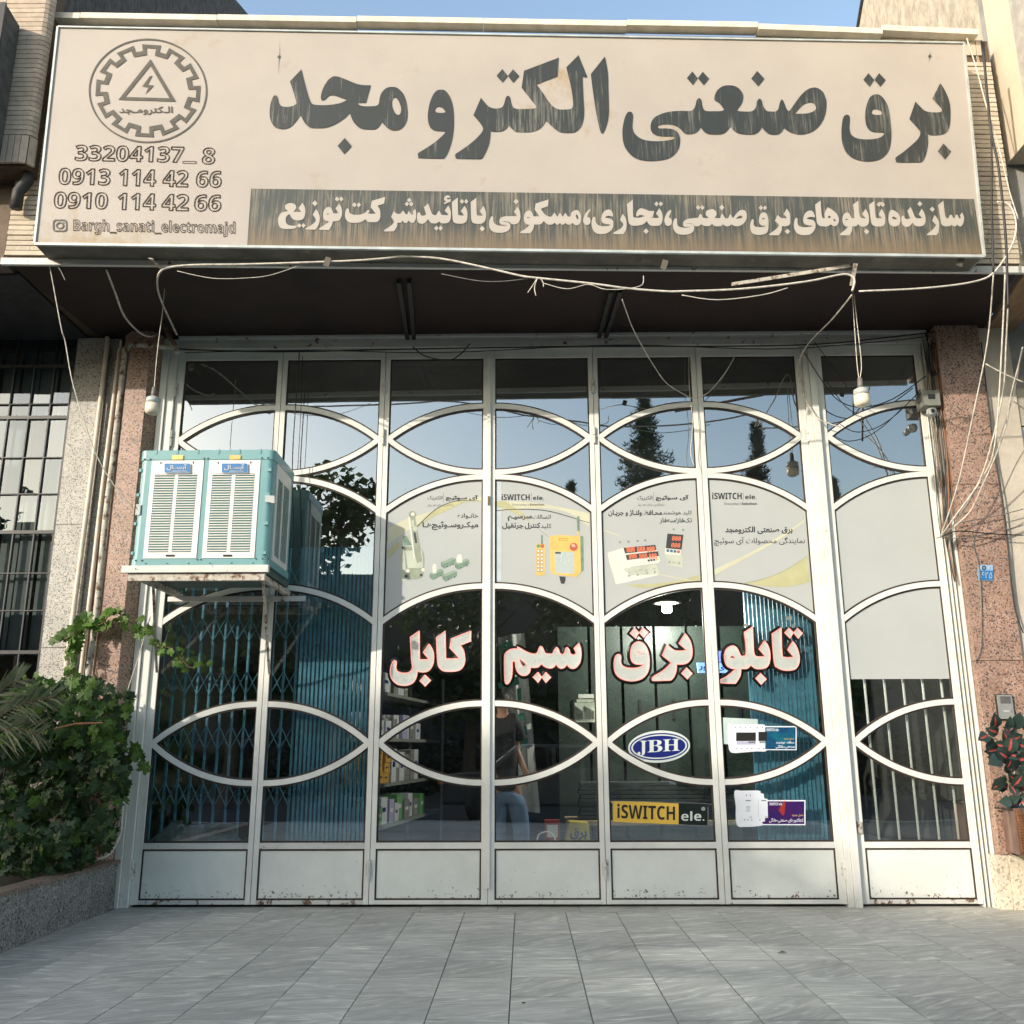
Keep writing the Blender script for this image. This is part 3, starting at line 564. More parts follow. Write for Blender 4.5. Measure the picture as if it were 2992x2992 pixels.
LINE2 = [
 (h1, ['1355,112* 1385,380 1400,440 1430,468 1460,462 1480,410 1505,398 1530,410 1548,450 1580,465 1600,410 1625,395 1650,415 1665,455 1690,470 1705,450 1688,408* 1733,350* 1768,430 1772,500 1750,580 1715,625 1680,632 1635,595* 1610,625 1560,630 1518,595* 1490,625 1380,628 1320,590 1295,480 1250,200*',
       '1175,400* 1225,460 1265,540 1272,620 1258,740 1215,808* 1040,808 1028,785 1120,715 1200,620 1195,590 1128,520*',
       '695,238* 740,340 785,440 830,468 900,468 920,455 855,388* 918,275* 965,350 990,440 993,540 960,605 890,630 820,628 770,600 735,550* 690,610 640,640 580,635 530,590 510,520 510,450 530,415 560,425 580,470 630,485 690,470* 628,320*',
       '310,300 380,320 450,380 485,460 488,530 460,600 400,630 330,628 270,580 248,500 255,400 280,320', '345,432 420,475 380,490 320,470']+diamonds('1130,232 1182,285 1135,340 1080,285|880,122 932,178 882,230 830,178')),
 (h2, ['1640,108* 1660,390 1690,432 1740,438 1778,432 1720,362* 1778,255* 1820,330 1842,400 1845,500 1825,560 1780,588 1680,590 1620,570 1580,500 1540,180*',
       '1338,105* 1350,280 1365,390 1400,432 1460,437 1472,430 1410,358* 1475,258* 1515,330 1535,400 1540,500 1515,560 1460,590 1390,590 1330,545* 1300,585 1222,590* 1215,680 1175,758* 1010,755 1000,725 1080,665 1150,597* 1090,580 1050,530 1040,440 1060,370 1110,328 1160,340 1200,410 1215,435* 1262,435* 1255,300 1240,175*', '1115,443 1148,465 1090,468',
       '628,100* 640,280 655,400 680,435 712,437* 705,360 720,300 765,228* 850,280 930,350 970,430 972,500 945,560 900,585 860,580 822,550* 780,580 720,592 620,580 565,530 545,400 525,180*', '795,390 822,412 795,435 762,412', '870,440* 915,475 905,497 870,475',
       '430,290 490,320 520,390 520,420* 460,412 400,420 370,445 430,460 490,475 530,530 530,610 500,680 430,740 320,755 220,735 155,680 128,590 135,490 155,440 175,427 195,450 195,520 215,575 270,600 340,605 430,597 480,577 400,570 330,545 302,490 310,410 350,330']+diamonds('1725,130 1765,178 1730,222 1682,178|1797,130 1840,178 1799,225 1757,178|1490,632 1545,688 1498,740 1442,685')),
 (h3, ['1735,190* 1775,260 1783,330 1780,400 1745,435 1662,440* 1660,500 1625,568* 1495,565 1492,545 1570,490 1620,425 1565,365* 1605,280* 1650,320 1700,328 1730,320 1688,268*',
       '1410,245 1450,265 1470,330 1476,400 1470,490 1440,540 1350,563 1260,545 1222,490 1218,420 1232,360 1252,340 1268,360 1265,410 1290,445 1350,453 1410,448 1435,433 1380,430 1345,395 1342,330 1365,265', '1400,322 1425,338 1380,340',
       '1110,210 1150,225 1170,290 1160,350 1120,405 1060,435 1000,437 950,412* 920,437 870,438 833,410* 800,438 720,438 678,405* 640,435 570,435 525,408* 490,437 440,438 400,405 350,397 310,402 380,405 420,425 425,480 390,535 290,560 190,545 140,490 125,420 140,350 165,328 185,345 185,400 210,445 290,460 380,452 290,445 270,420 280,370 330,340 420,325 480,318 500,280 515,265 532,280 545,315 590,325 630,318 590,280 600,225 650,203 700,203 740,240 740,280 715,322* 790,325 805,285 822,265 840,285 865,325 905,325 922,290 938,270 955,300 975,325* 1020,265 1065,222', '1015,335* 1050,300 1085,290 1105,305 1095,325',
       '90,210 103,225 85,270 70,310 100,335 112,380 95,420 60,435 25,420 7,370 15,310 50,240']+diamonds('1742,475 1780,513 1745,553 1705,513|1370,145 1395,180 1370,215 1336,180|1425,145 1455,180 1423,215 1397,180|485,140 512,175 487,210 452,175|540,140 572,177 545,212 514,177|815,135 853,175 818,215 780,175')),
 (h4, ['1088,150* 1095,440 1120,485 1200,490 1270,475 1320,458* 1270,445 1220,440 1165,470 1152,430 1175,360 1230,315 1300,325 1400,362 1490,362* 1465,480* 1415,482* 1440,490 1575,490 1525,412* 1585,312* 1635,390 1650,470 1640,570 1600,630 1540,643 1440,640 1385,605 1352,550* 1290,610 1190,638 1080,638 1020,600 998,500 978,235*',
       '895,418* 950,490 972,580 965,700 915,800* 745,798 735,765 850,700 912,615 845,532*',
       '630,335 690,365 715,430 718,470* 640,455 590,465 568,488 640,502 700,530 722,580 715,670 670,740 590,785 500,798 410,785 345,730 315,640 315,560 335,490 360,472 385,490 388,560 420,615 490,648 570,652 640,640 668,622 590,610 520,585 497,530 505,450 550,370',
       '275,330 290,345 260,400 230,470 275,490 292,540 280,600 230,628 180,610 153,550 170,470 220,380']+diamonds('1535,182 1573,228 1535,278 1493,230|1612,182 1657,230 1612,278 1577,230|1338,690 1387,745 1338,795 1287,745')),
 (h5, ['1810,347 1870,360 1910,430 1920,500 1905,580 1865,625 1810,628 1755,585* 1725,618 1670,620 1622,588* 1590,618 1555,618 1520,590* 1490,618 1460,620 1415,585* 1380,615 1310,620 1260,595 1215,550* 1170,605 1110,618 1035,618* 1020,700 965,785* 795,780 778,755 870,700 955,625* 890,610 850,560 845,480 865,400 925,355 980,375 1010,430 1020,465* 1140,465* 1045,340* 1062,225* 1307,145* 1297,272* 1160,322* 1230,420 1300,465 1360,468 1390,430 1415,395 1440,430 1470,468 1500,430 1520,400 1545,430 1575,468 1605,420 1625,400 1650,440 1680,468 1720,460 1740,390', '1830,425 1865,470 1868,515 1845,515 1820,460', '920,475 952,495 895,492',
       '720,282* 760,350 775,420 775,500 745,580 690,610 620,612 570,575 500,558 440,562 510,572 570,595 588,640 570,710 500,760 390,775 280,760 210,705 187,630 195,540 220,480 245,463 268,485 265,540 290,600 360,635 460,642 540,630 460,625 400,605 380,560 400,500 480,465 600,460 710,455 655,380*']+diamonds('695,135 745,185 697,238 645,185')),
 (h6, ['1710,162* 1715,430 1740,465 1815,465 1765,395* 1830,300* 1865,380 1875,470 1855,560 1800,605 1700,607 1640,580 1620,500 1612,235*',
       '1393,158* 1397,430 1420,462 1495,462 1442,392* 1508,300* 1545,370 1558,450 1545,550 1490,600 1390,605 1325,580 1302,500 1290,235*',
       '885,262* 920,360 950,435 990,460 1025,455 1045,415 1070,385 1095,420 1120,455 1230,455 1165,385* 1228,297* 1265,370 1275,450 1260,550 1210,595 1120,600 1070,568* 1030,600 950,600 910,570 883,525* 840,585 780,608 720,590 692,520 698,440 720,410 740,415 760,460 800,470 855,452* 812,325*',
       '1215,118 1262,145 1262,165* 1225,162 1200,180 1235,192 1272,180* 1270,225* 1155,275* 1155,250* 1190,225 1158,200 1165,150',
       '665,350* 680,440 672,520 640,585 595,590 547,555* 520,590 480,590 447,550* 420,588 358,588* 350,660 300,738* 145,738 135,715 220,660 300,580 250,490* 297,388* 340,430 395,440 425,420 453,385 480,415 500,445 530,440 553,390 575,420 600,450 630,440 618,400*']+diamonds('1808,645 1855,692 1812,742 1763,692|1463,183 1499,225 1465,268 1425,225|1535,183 1572,225 1535,268 1500,225|1025,640 1062,685 1025,728 985,685|1092,640 1137,685 1092,728 1063,685|562,162 600,205 560,243 520,203|522,227 556,268 522,313 482,270|592,227 633,270 595,315 558,270')),
 (h7, ['1905,148* 1890,262* 1775,300* 1815,370 1825,450 1815,520 1770,575 1680,580 1610,572 1565,530* 1500,575 1400,592 1290,580 1230,520 1218,440 1235,370 1260,342 1283,365 1300,425 1380,455 1480,450 1560,420 1610,370 1635,390 1620,435 1745,435* 1658,325* 1675,215*',
       '1120,265* 1155,330 1168,400 1160,480 1120,550 1050,565 1008,568* 990,640 945,715* 795,710 780,688 880,620 948,567* 890,555 850,520 845,430 870,360 925,322 975,335 1005,390 1015,428* 1100,425 1055,345*', '922,430 950,445 900,445',
       '725,358* 770,430 788,510 770,620 715,708* 560,705 545,685 630,640 722,550 665,452*',
       '490,248* 530,320 540,400 525,490 480,540 400,550 330,530 290,480 270,440* 220,480 203,540 215,600 270,635 380,645 385,670 330,695 200,698 110,670 75,590 80,500 130,420 245,392* 190,345* 200,290 250,260 310,255 365,280 383,330 365,370 332,403* 468,405* 422,340*']+diamonds('1380,240 1415,283 1383,328 1340,283|1453,240 1490,285 1453,328 1417,285|1085,140 1118,185 1085,228 1042,185|1150,140 1192,185 1153,228 1119,185|702,208 750,258 705,308 655,258|437,597 472,640 437,682 393,640|505,597 545,640 505,682 473,640')),
]
CREAM2 = mat('cream_letter', (.43, .395, .345), .55, vary=.04, scale=2)
def holes_split(cs):                         # each outline with the holes that fall inside it
    return cs
for (org, sc), cs in LINE2: traced('subtitle_letter', org, sc, cs, signp(.007), CREAM2, SG)
# --- logo
def loop_px(pts): return ' '.join('%.2f,%.2f*' % p for p in pts)
c1 = lambda x, y: (x/1.932, y/1.932)
cx_, cy2 = 835/1.932, 512/1.932
LOGO = mat('dark_olive_print', (.075, .068, .05), .6, vary=.25, scale=14)
def lp(name, loops): traced(name, (0, 0), 1.0, [loop_px(q_) for q_ in loops], signp(.004), LOGO, SG)
lp('logo_ring', [ell(cx_, cy2, 335/1.932, 295/1.932, 64), ell(cx_, cy2, 326/1.932, 286/1.932, 64)])
def gear(r1, r2, ha):
    o = []
    for k in range(12):
        a = math.radians(-86+30*k); h = math.radians(ha)
        for aa, rr_ in ((a-h*1.02, r2), (a-h, r1), (a+h, r1), (a+h*1.02, r2)):
            o.append((cx_+rr_*299/1.932*math.cos(aa), cy2+rr_*264/1.932*math.sin(aa)))
    return o
lp('logo_gear', [gear(1.0, .855, 10.3), gear(.915, .765, 5.6)])
lp('logo_triangle', [[c1(850, 333), c1(993, 573), c1(668, 563)], [c1(849, 370), c1(957, 554), c1(706, 547)]])
lp('logo_bolt', [[c1(860, 427), c1(832, 478), c1(868, 482), c1(820, 533), c1(838, 493), c1(803, 488), c1(845, 430)]])
T = signp(.004)
put_text('الـکترومـجد', 672/1.932, 600/1.932, 975/1.932, 648/1.932, T, LOGO, SG, bold=.025, rtl=True)
ln = mat('brown_outline', (.13, .085, .045), .6)
put_text(heavy('33204137'), 420/1.932, 815/1.932, 1040/1.932, 908/1.932, T, ln, SG, bold=.0, outline_w=.02, slope=.018, shear=.06)
put_text('_', 1030/1.932, 908/1.932, 1108/1.932, 922/1.932, T, ln, SG, bold=.02, outline_w=.01, slope=.018)
put_text(heavy('8'), 1138/1.932, 832/1.932, 1213/1.932, 928/1.932, T, ln, SG, bold=.0, outline_w=.02, shear=.06)
for y, a_ in ((945, ((330, 622, '0913'), (670, 880, '114'), (915, 1062, '42'), (1105, 1250, '66'))), (1080, ((303, 608, '0910'), (663, 880, '114'), (910, 1065, '42'), (1095, 1248, '66')))):
    for xa, xb, s_ in a_: put_text(heavy(s_), xa/1.932, (y+(xa-330)*.02)/1.932, xb/1.932, (y+97+(xa-330)*.02)/1.932, T, ln, SG, bold=.0, outline_w=.02, slope=.018, shear=.06)
put_text(heavy('Bargh_sanati_electromajd'), 413/1.932, 1235/1.932, 1328/1.932, 1322/1.932, T, ln, SG, bold=.0, outline_w=.02, slope=.017)
rr = lambda x0, y0, x1, y1, r, n=5: [p for (cx, cy_, a0) in ((x1-r, y0+r, -90), (x1-r, y1-r, 0), (x0+r, y1-r, 90), (x0+r, y0+r, 180)) for p in [(cx+r*math.cos(R(a0+90*k/n)), cy_+r*math.sin(R(a0+90*k/n))) for k in range(n+1)]]
lp('camera_icon', [rr(154, 641, 196, 677, 9), rr(158, 645, 192, 673, 7)]); lp('camera_icon_lens', [ell(175, 659, 12, 10.5, 20), ell(175, 659, 7.5, 6.5, 20)]); lp('camera_icon_dot', [ell(186, 650, 2.2, 2.0, 8)])
# faint hanging ornaments near the top edge
for x, y0, y1 in ((816, 110, 222), (2717, 146, 182)):
    lp('ornament', [[(x+2, y0), (x+1.2, (y0+y1)/2-6), (x+5, (y0+y1)/2), (x, (y0+y1)/2+6), (x-3, y1), (x-1.5, (y0+y1)/2+5), (x-6, (y0+y1)/2), (x, (y0+y1)/2-6)]])
# ================================================================ NEIGHBOURS
BROWNP = mat('brown_plaster', (.16, .12, .09), .9, vary=.25, scale=4, bump=.4)
CONC = mat('grey_concrete', (.3, .3, .285), .9, vary=.2, scale=5, bump=.3)
MB().box(-7.5, -4.05, -1.36, 6, 4.9, 6.92).build('bay_wall', BROWNP, LN)
PY = -1.62; pr = atY(112, 270, PY).x; pz = atY(85, 481, PY).z; bk = atY(63, 85, PY).x
MB().box(-7.5, pr-.03, PY+.02, -1.37, pz, 13).build('pier_wall', MORTAR, LN)
def pierf(u, z, t):                          # front of the pier, with a rounded right corner
    x = -5.05+u; rc = .055; lim = pr-rc
    if x <= lim: return Vector((x, PY-t, z))
    a = min(1.0, (x-lim)/(rc*1.5708)); a *= math.pi/2; return Vector((lim+(rc+t)*math.sin(a), PY+rc-(rc+t)*math.cos(a), z))
W_ = pr+5.05+.03
rr3 = random.Random(11); z = pz+.26; k = 0
while z < 8.45:
    segs = [0, W_*rr3.uniform(.3, .5), W_] if k % 2 else [0, W_*rr3.uniform(.62, .8), W_]
    for a_, b_ in zip(segs[:-1], segs[1:]):
        us = [a_+.002]+[u for u in (W_-.07, W_-.045, W_-.02) if a_+.002 < u < b_-.002]+[b_-.002]
        v = []
        for u in us: v += [pierf(u, z, 0), pierf(u, z+.0385, 0), pierf(u, z, .016), pierf(u, z+.0385, .016)]
        fs = []
        for j in range(len(us)-1):
            o = 4*j; fs += [(o+2, o+6, o+7, o+3), (o, o+4, o+6, o+2), (o+1, o+3, o+7, o+5)]
        fs += [(0, 2, 3, 1), (4*len(us)-4, 4*len(us)-3, 4*len(us)-1, 4*len(us)-2)]
        MB().add(v, fs).build('brick', BRICKD, LN)
    z += .0435; k += 1
u = .0
while u < W_:
    v = [pierf(u, pz+.01, 0), pierf(u+.044, pz+.01, 0), pierf(u+.044, pz+.25, 0), pierf(u, pz+.25, 0), pierf(u, pz+.01, .02), pierf(u+.044, pz+.01, .02), pierf(u+.044, pz+.25, .02), pierf(u, pz+.25, .02)]
    MB().hexa(v).build('brick', BRICKD, LN); u += .049
MB().tube([(pr-.06, -1.5, pz), (pr-.06, -1.5, pz-.06), (pr-.12, -1.5, pz-.16), (pr-.12, -1.5, pz-.3)], .045, 12).build('drain_pipe', DARKSTEEL, LN, smooth=True)
# black shop sign box of the neighbour: only its right side shows
xs = bk; tf = atX(20, 8, xs); tb = atX(63, 85, xs); bb = atX(0, 455, xs)
NS = tag(empty('sign_box', (xs-.5, tf.y, bb.z)), 'dark grey sign box on the brick pier, cut by the left picture edge', 'signboard')
ST = mat('dark_felt_grey', (.085, .09, .085), .8, vary=.4, scale=10, bump=.5)
MB().prism([Vector((xs, PY-.03, bb.z)), Vector((xs, PY-.03, tb.z)), Vector((xs, tf.y, tb.z+.02)), Vector((xs, tf.y, bb.z))], Vector((-1.4, 0, 0))).build('box_side', ST, NS)
MB().box(xs-.04, xs+.004, tf.y-.02, tf.y+.0, bb.z, tb.z+.03).build('front_rim', mat('dark_rim', (.02, .02, .022), .4), NS)
# lower front of the left neighbour: granite pilaster and the window wall
for z0, z1 in ((0, 2.05), (2.055, 3.12), (3.125, 4.63), (4.635, 4.878)):
    MB().box(-4.075, -3.78, -.03, .1, z0, z1).build('pilaster_slab', GREYG, LN)
MB().box(-3.775, -3.7, -.008, .1, 0, 4.878).build('joint_slab', GREYG, LN)
MB().box(-3.70, -3.6, .06, .1, 0, 4.878).build('joint_shadow_wall', DARKSTEEL, LN)  # near-black backing stands in for the shade in the slit
MB().box(-7.5, -4.0, -1.2, .2, 4.885, 4.895).build('bay_underside', DARKSTEEL, LN)
WS = mat('black_window_steel', (.018, .02, .022), .45, vary=.3, scale=12)
WIN = tag(empty('window', (-4.9, .05, 0)), None); WIN.parent = LN; WIN.matrix_parent_inverse = world_of(LN).inverted()
vx = [-4.09-.1835*k for k in range(0, 10)]
ys_ = [(877, 0), (973, 0), (1073, 1), (1183, 0), (1222, 1), (1339, 0), (1445, 0), (1556, 1), (1676, 0), (1785, 0), (1906, 1), (2030, 0), (2160, 0)]
hz = [(atY(150, y, .02).z, t) for y, t in ys_]
m = MB()
for k, x in enumerate(vx):
    w = .034 if k == 0 else .0115
    m.box(x-w/2, x+w/2, -.005, .03, .5, 4.88)
m.build('glazing_bar', WS, WIN)
m = MB()
for z_, t in hz:
    w = .03 if t else .009
    m.box(-5.8, -4.09, -.009, .028, z_-w/2, z_+w/2)
m.build('cross_bar', WS, WIN)
zz = [4.88]+[q_[0] for q_ in hz]+[.5]; rj = random.Random(5)
for a_ in range(len(vx)-1):
    for b_ in range(len(zz)-1):
        t1, t2 = rj.uniform(-.002, .002), rj.uniform(-.002, .002); x1, x0 = vx[a_]-.004, vx[a_+1]+.004; z1, z0 = zz[b_]-.004, zz[b_+1]+.004
        MB().add([(x0, .016+t1, z0), (x1, .016-t1, z0+0), (x1, .016-t1+t2, z1), (x0, .016+t1+t2, z1)], [(0, 1, 2, 3)]).build('pane', GLASS2, WIN)
CUR = mat('pale_blind', (.26, .26, .24), .8, vary=.15, scale=3)
m = MB()
x = -5.9
while x < -4.1: m.box(x, x+.155, .1+.02*math.sin(x*9), .105+.02*math.sin(x*9), 2.0, 4.8); x += .1835
m.build('blind', CUR, WIN)
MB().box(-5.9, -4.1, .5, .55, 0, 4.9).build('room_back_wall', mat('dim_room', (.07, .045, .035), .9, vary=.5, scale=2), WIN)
# right neighbour
rb = atX(2942, 481, 4.06)
MB().box(4.06, 7, -3.6, rb.y, rb.z, 11.9).build('bay_wall', mat('cream_render', (.62, .54, .41), .85, vary=.06, scale=5, bump=.15), RN)
ft = atX(2965, 120, 4.05)
MB().box(4.05, 4.062, -3.6, ft.y, rb.z+.25, 11.9).build('stucco_panel', mat('grey_stucco', (.42, .4, .36), .9, vary=.2, scale=12, bump=.8), RN)
MB().box(4.07, 7, rb.y-.0+.02, -.9, 4.95, 11).build('concrete_wall', CONC, RN)
MB().prism([Vector((4.0, -1.16, 4.872)), Vector((4.26, -1.2, 4.872)), Vector((4.47, 0.02, 4.872)), Vector((4.215, .02, 4.872))], Vector((0, 0, .06))).build('brown_underside', mat('brown_render', (.3, .19, .11), .85, vary=.25, scale=8, stretch=(3, .6, 1)), RN)
PLL = mat('pale_plaster', (.5, .45, .37), .85, vary=.15, scale=4, bump=.3)
MB().box(4.087, 4.36, -.10, .1, .398, 4.87).build('plaster_strip', PLL, RN)
MB().box(4.362, 7, -.08, .1, 3.95, 4.3).build('plaster_beam', PLAST, RN)
MB().box(4.362, 7, -.06, .1, 0, 3.945).build('pale_panel', mat('pale_blue_paint', (.45, .5, .52), .6, vary=.15, scale=3, dirt=((.25, .23, .2), 5, .6, .05)), RN)
MB().box(4.362, 7, -.05, .1, 4.305, 6).build('upper_panel', CONC, RN)
MB().box(4.5, 4.9, -.2, -.05, 4.33, 4.6).build('dark_window_box', DARKSTEEL, RN)  # plain dark box standing proud of the wall, for a window box
m = MB().prism([bay(7.97, 4.9, .01), bay(8.03, 4.9, -.02), bay(7.93, 7.0, -.02), bay(7.86, 7.0, .01)], Vector((0, .05, 0))); m.build('joint_filler', mat('crumbling_mortar', (.5, .44, .34), .95, vary=.5, scale=20, bump=1), RN)
# ================================================================ PLANTER
SLB = granite('dark_grey_granite', (.17, .17, .165), (.26, .26, .25), (.05, .05, .05), 75, .7)
PL = tag(empty('planter_wall', (-3.8, -1.6, 0)), 'low grey granite planter wall with brown stone coping at the left of the gate', 'planter')
y = -.07
for L_ in (.42, .5, .55, .5, .6, .6, .6):
    MB().box(-3.30, -3.236, y-L_+.004, y, 0, .338).build('granite_slab', SLB, PL); y -= L_
CAP = granite('brown_coping', (.16, .11, .085), (.22, .16, .12), (.06, .045, .04), 80, .5)
y = -.05
for L_ in (1.0, 1.1, 1.2, .6):
    MB().box(-3.36, -3.222, y-L_+.003, y, .34, .366).build('coping_stone', CAP, PL, bevel=.003); y -= L_
MB().box(-7, -3.30, -3.9, -.06, 0, .31).build('soil', mat('dark_soil', (.035, .028, .02), .95, vary=.4, scale=20, bump=1), PL)
# ================================================================ SERVICES ON THE WALLS
PIPE = mat('cream_pipe', (.62, .57, .47), .5, vary=.15, scale=9, dirt=((.35, .24, .14), 13, .6, .1))
def tube_thing(name, pts, rad, m, label, cat, group=None, k=5, n=8, parent=None):
    mb_ = MB().tube(smooth_path(pts, k), rad, n); o = mb_.build(name, m, parent, smooth=True)
    if parent is None: tag(o, label, cat, group)
    return o
pp = lambda L_, Y: [atY(x, y, Y) for x, y in L_]
t = tube_thing('drain_pipe', pp([(313, 985), (311, 1026), (283, 1260), (250, 1520), (207, 1850), (170, 2150), (150, 2350)], -.07), .0215, PIPE, 'thin cream pipe farthest left, on the grey granite pilaster', 'pipe', 'wall pipes beside the left pillar')
tube_thing('drain_pipe', pp([(366, 1017), (352, 1026), (347, 1052), (300, 1420), (275, 1640), (233, 2000), (200, 2300)], -.1), .019, PIPE, 'middle cream wall pipe, tucked behind the stained one', 'pipe', 'wall pipes beside the left pillar')
tube_thing('drain_pipe', pp([(517, 1032), (508, 1014), (470, 1013), (400, 1008), (378, 1012), (366, 1028), (362, 1052), (335, 1300), (310, 1500), (280, 1800), (254, 2000), (222, 2280)], -.16), .0265, RUST, 'thick stained cream wall pipe that bends right over the pillar under the soffit', 'pipe', 'wall pipes beside the left pillar')
# ---------------------------------------------------------------- air cooler
K = lambda x, y, Y=-.9: atY(360+x/3.715, 1280+y/3.715, Y)
TEAL = mat('teal_enamel', (.15, .33, .34), .35, vary=.06, scale=3, coat=.2)
SILV = mat('silver_louvre', (.7, .69, .64), .4, metal=.15, vary=.05, scale=5)
DK = mat('louvre_dark', (.02, .022, .022), .7)
cx0, cx1, cz0, cz1, cyf, cyb = -3.022, -1.955, 2.583, 3.51, -.9, -.23
CO = tag(empty('air_cooler', ((cx0+cx1)/2, -.5, cz0)), 'teal evaporative air cooler with silver louvred panels on a bracket in front of the gate', 'air cooler')
m = MB()
n_ = 6; rc = .045
prof = []
for (cx, cyy, a0) in ((cx1-rc, cyf+rc, -90), (cx1-rc, cyb-rc, 0), (cx0+rc, cyb-rc, 90), (cx0+rc, cyf+rc, 180)):
    for k in range(n_+1): a = R(a0+90*k/n_); prof.append((cx+rc*math.cos(a), cyy+rc*math.sin(a)))
def shell(z0, z1, gx):
    mm = MB(); mm.prism([Vector(((x-(cx0+cx1)/2)*gx+(cx0+cx1)/2, (y-(cyf+cyb)/2)*gx+(cyf+cyb)/2, z0)) for x, y in prof], Vector((0, 0, z1-z0))); return mm
zt1 = K(900, 238).z; zb1 = K(900, 1308).z
shell(zb1, zt1, .985).build('casing', TEAL, CO, smooth=False)
shell(zt1, cz1, 1.0).build('lid', TEAL, CO, bevel=.006)
shell(cz0, zb1, 1.0).build('tray', TEAL, CO, bevel=.003)
for k in range(6):
    x = cx0+.12+.165*k; MB().box(x, x+.014, cyf-.004, cyf+.03, K(900, 170).z, cz1+.003).build('lid_rib', TEAL, CO)
    MB().box(x, x+.014, cyf-.003, cyf+.02, cz0+.012, cz0+.018).build('tray_slot', DK, CO)
slat = None
def louvre(xa, xb, za, zb, cols, parent_pt, rows, side=False):
    Pn = empty('louvre_panel', parent_pt); Pn.parent = CO; Pn.matrix_parent_inverse = world_of(CO).inverted()
    f = MB()
    def bx(u0, u1, w0, w1, d0, d1):
        if side: f.box(cx1-d1-.0, cx1-d0, u0, u1, w0, w1)
        else: f.box(u0, u1, cyf+d0, cyf+d1, w0, w1)
    zr1, zr0 = rows
    bx(xa, xb, zr1, zb, -.001, .012); bx(xa, xb, za, zr0, -.001, .012)
    e_ = [xa]+[c for cc in cols for c in cc]+[xb]
    for j in range(0, len(e_), 2): bx(e_[j], e_[j+1], zr0, zr1, -.001, .012)
    f.build('panel_frame', SILV, Pn)
    g = MB()
    if side: g.box(cx1-.03, cx1-.02, xa, xb, za, zb)
    else: g.box(xa, xb, cyf+.024, cyf+.028, za, zb)
    g.build('filter_pad', DK, Pn)
    N_ = 31; dz = (zr1-zr0)/N_
    for c0_, c1_ in cols:
        for k in range(N_):
            z = zr0+dz*(k+.5); th = .0065
            if side: pts = [Vector((cx1-.010, c0_, z+dz*.45)), Vector((cx1+.004, c0_, z)), Vector((cx1+.004, c0_, z-dz*.16)), Vector((cx1-.010, c0_, z+dz*.25))]; d = Vector((0, c1_-c0_, 0))
            else: pts = [Vector((c0_, cyf+.006, z+dz*.45)), Vector((c0_, cyf-.007, z+dz*.0)), Vector((c0_, cyf-.007, z-dz*.16)), Vector((c0_, cyf+.006, z+dz*.25))]; d = Vector((c1_-c0_, 0, 0))
            MB().prism(pts, d).build('slat', SILV, Pn)
    return Pn
rz = (K(900, 385).z, K(900, 1238).z); kx = lambda x, y=800: K(x, y).x
louvre(kx(262), kx(833), K(900, 1303).z, K(900, 242).z, [(kx(307), kx(525)), (kx(562), kx(772))], (-2.8, cyf, cz0), rz)
louvre(kx(893), kx(1455), K(900, 1303).z, K(900, 242).z, [(kx(938), kx(1150)), (kx(1190), kx(1402))], (-2.3, cyf, cz0), rz)
louvre(cyf+.1, cyb-.12, K(900, 1303).z, K(900, 242).z, [(cyf+.15, cyf+.29), (cyf+.33, cyb-.16)], (cx1, -.5, cz0), rz, side=True)
BLUE = mat('blue_badge', (.03, .17, .42), .35)
for bx_, in ((440,), (1063,)):
    bd = px_poly([(360+p/3.715, 1280+q_/3.715) for p, q_ in rr(bx_, 268, bx_+288, 382, 12)], P0(-.915), mat('badge_rim', (.6, .66, .7), .4), CO, 'badge')
    px_poly([(360+p/3.715, 1280+q_/3.715) for p, q_ in rr(bx_+8, 276, bx_+280, 374, 8)], P0(-.918), BLUE, CO, 'badge_face')
    put_text('آبسـال', 360+(bx_+30)/3.715, 1280+284/3.715, 360+(bx_+252)/3.715, 1280+350/3.715, P0(-.921), POSTER, CO, bold=.03, rtl=True, name='badge_lettering')
    px_poly([(360+p/3.715, 1280+q_/3.715) for p, q_ in ((bx_+90, 356), (bx_+250, 355), (bx_+250, 362), (bx_+90, 363))], P0(-.921), POSTER, CO, 'badge_line')
    px_poly([(360+p/3.715, 1280+q_/3.715) for p, q_ in ((bx_+90, 186), (bx_+212, 184), (bx_+210, 232), (bx_+88, 234))], P0(-.908), mat('brass_plate', (.5, .36, .12), .4, metal=.4), CO, 'maker_plate')
    for hx_, hy_ in ((bx_-30, 270), (bx_+322, 266)): MB().box(kx(hx_, hy_)-.004, kx(hx_, hy_)+.004, cyf-.004, cyf, K(hx_, hy_+12).z, K(hx_, hy_-12).z).build('hook', DK, CO)
    px_poly([(360+p/3.715, 1280+q_/3.715) for p, q_ in rr(bx_+18, 1264, bx_+120, 1286, 10)], P0(-.905), DK, CO, 'grip_slot')
for px_, py_ in ((232, 228), (296, 229), (882, 221), (922, 221), (1507, 215), (1573, 215), (136, 1330), (205, 1330), (806, 1320), (845, 1320), (1443, 1310), (1510, 1310), (1576, 1310)):
    p = K(px_, py_); MB().tube([p+Vector((0, -.006, 0)), p+Vector((0, .004, 0))], .006, 6).build('screw', DK, CO)
px_poly([(397, 1474), (411, 1472), (409, 1503), (395, 1505)], P0(-.906), POSTER, CO, 'energy_label')
px_poly([(774, 1447), (802, 1448), (802, 1470), (774, 1466)], P0(-.906), POSTER, CO, 'warning_label')
for y_ in (345, 612, 925, 1245):
    for sx_ in ((92+(1245-y_)*.09, 1),): p = K(sx_[0]+8, y_, -.9); MB().box(cx0-.003, cx0+.018, cyf+.01, cyf+.03, p.z-.012, p.z+.012).build('edge_clip', TEAL, CO)
    p = K(1590, y_); MB().box(cx1-.05, cx1-.02, cyf-.005, cyf+.02, p.z-.012, p.z+.012).build('edge_clip', TEAL, CO)
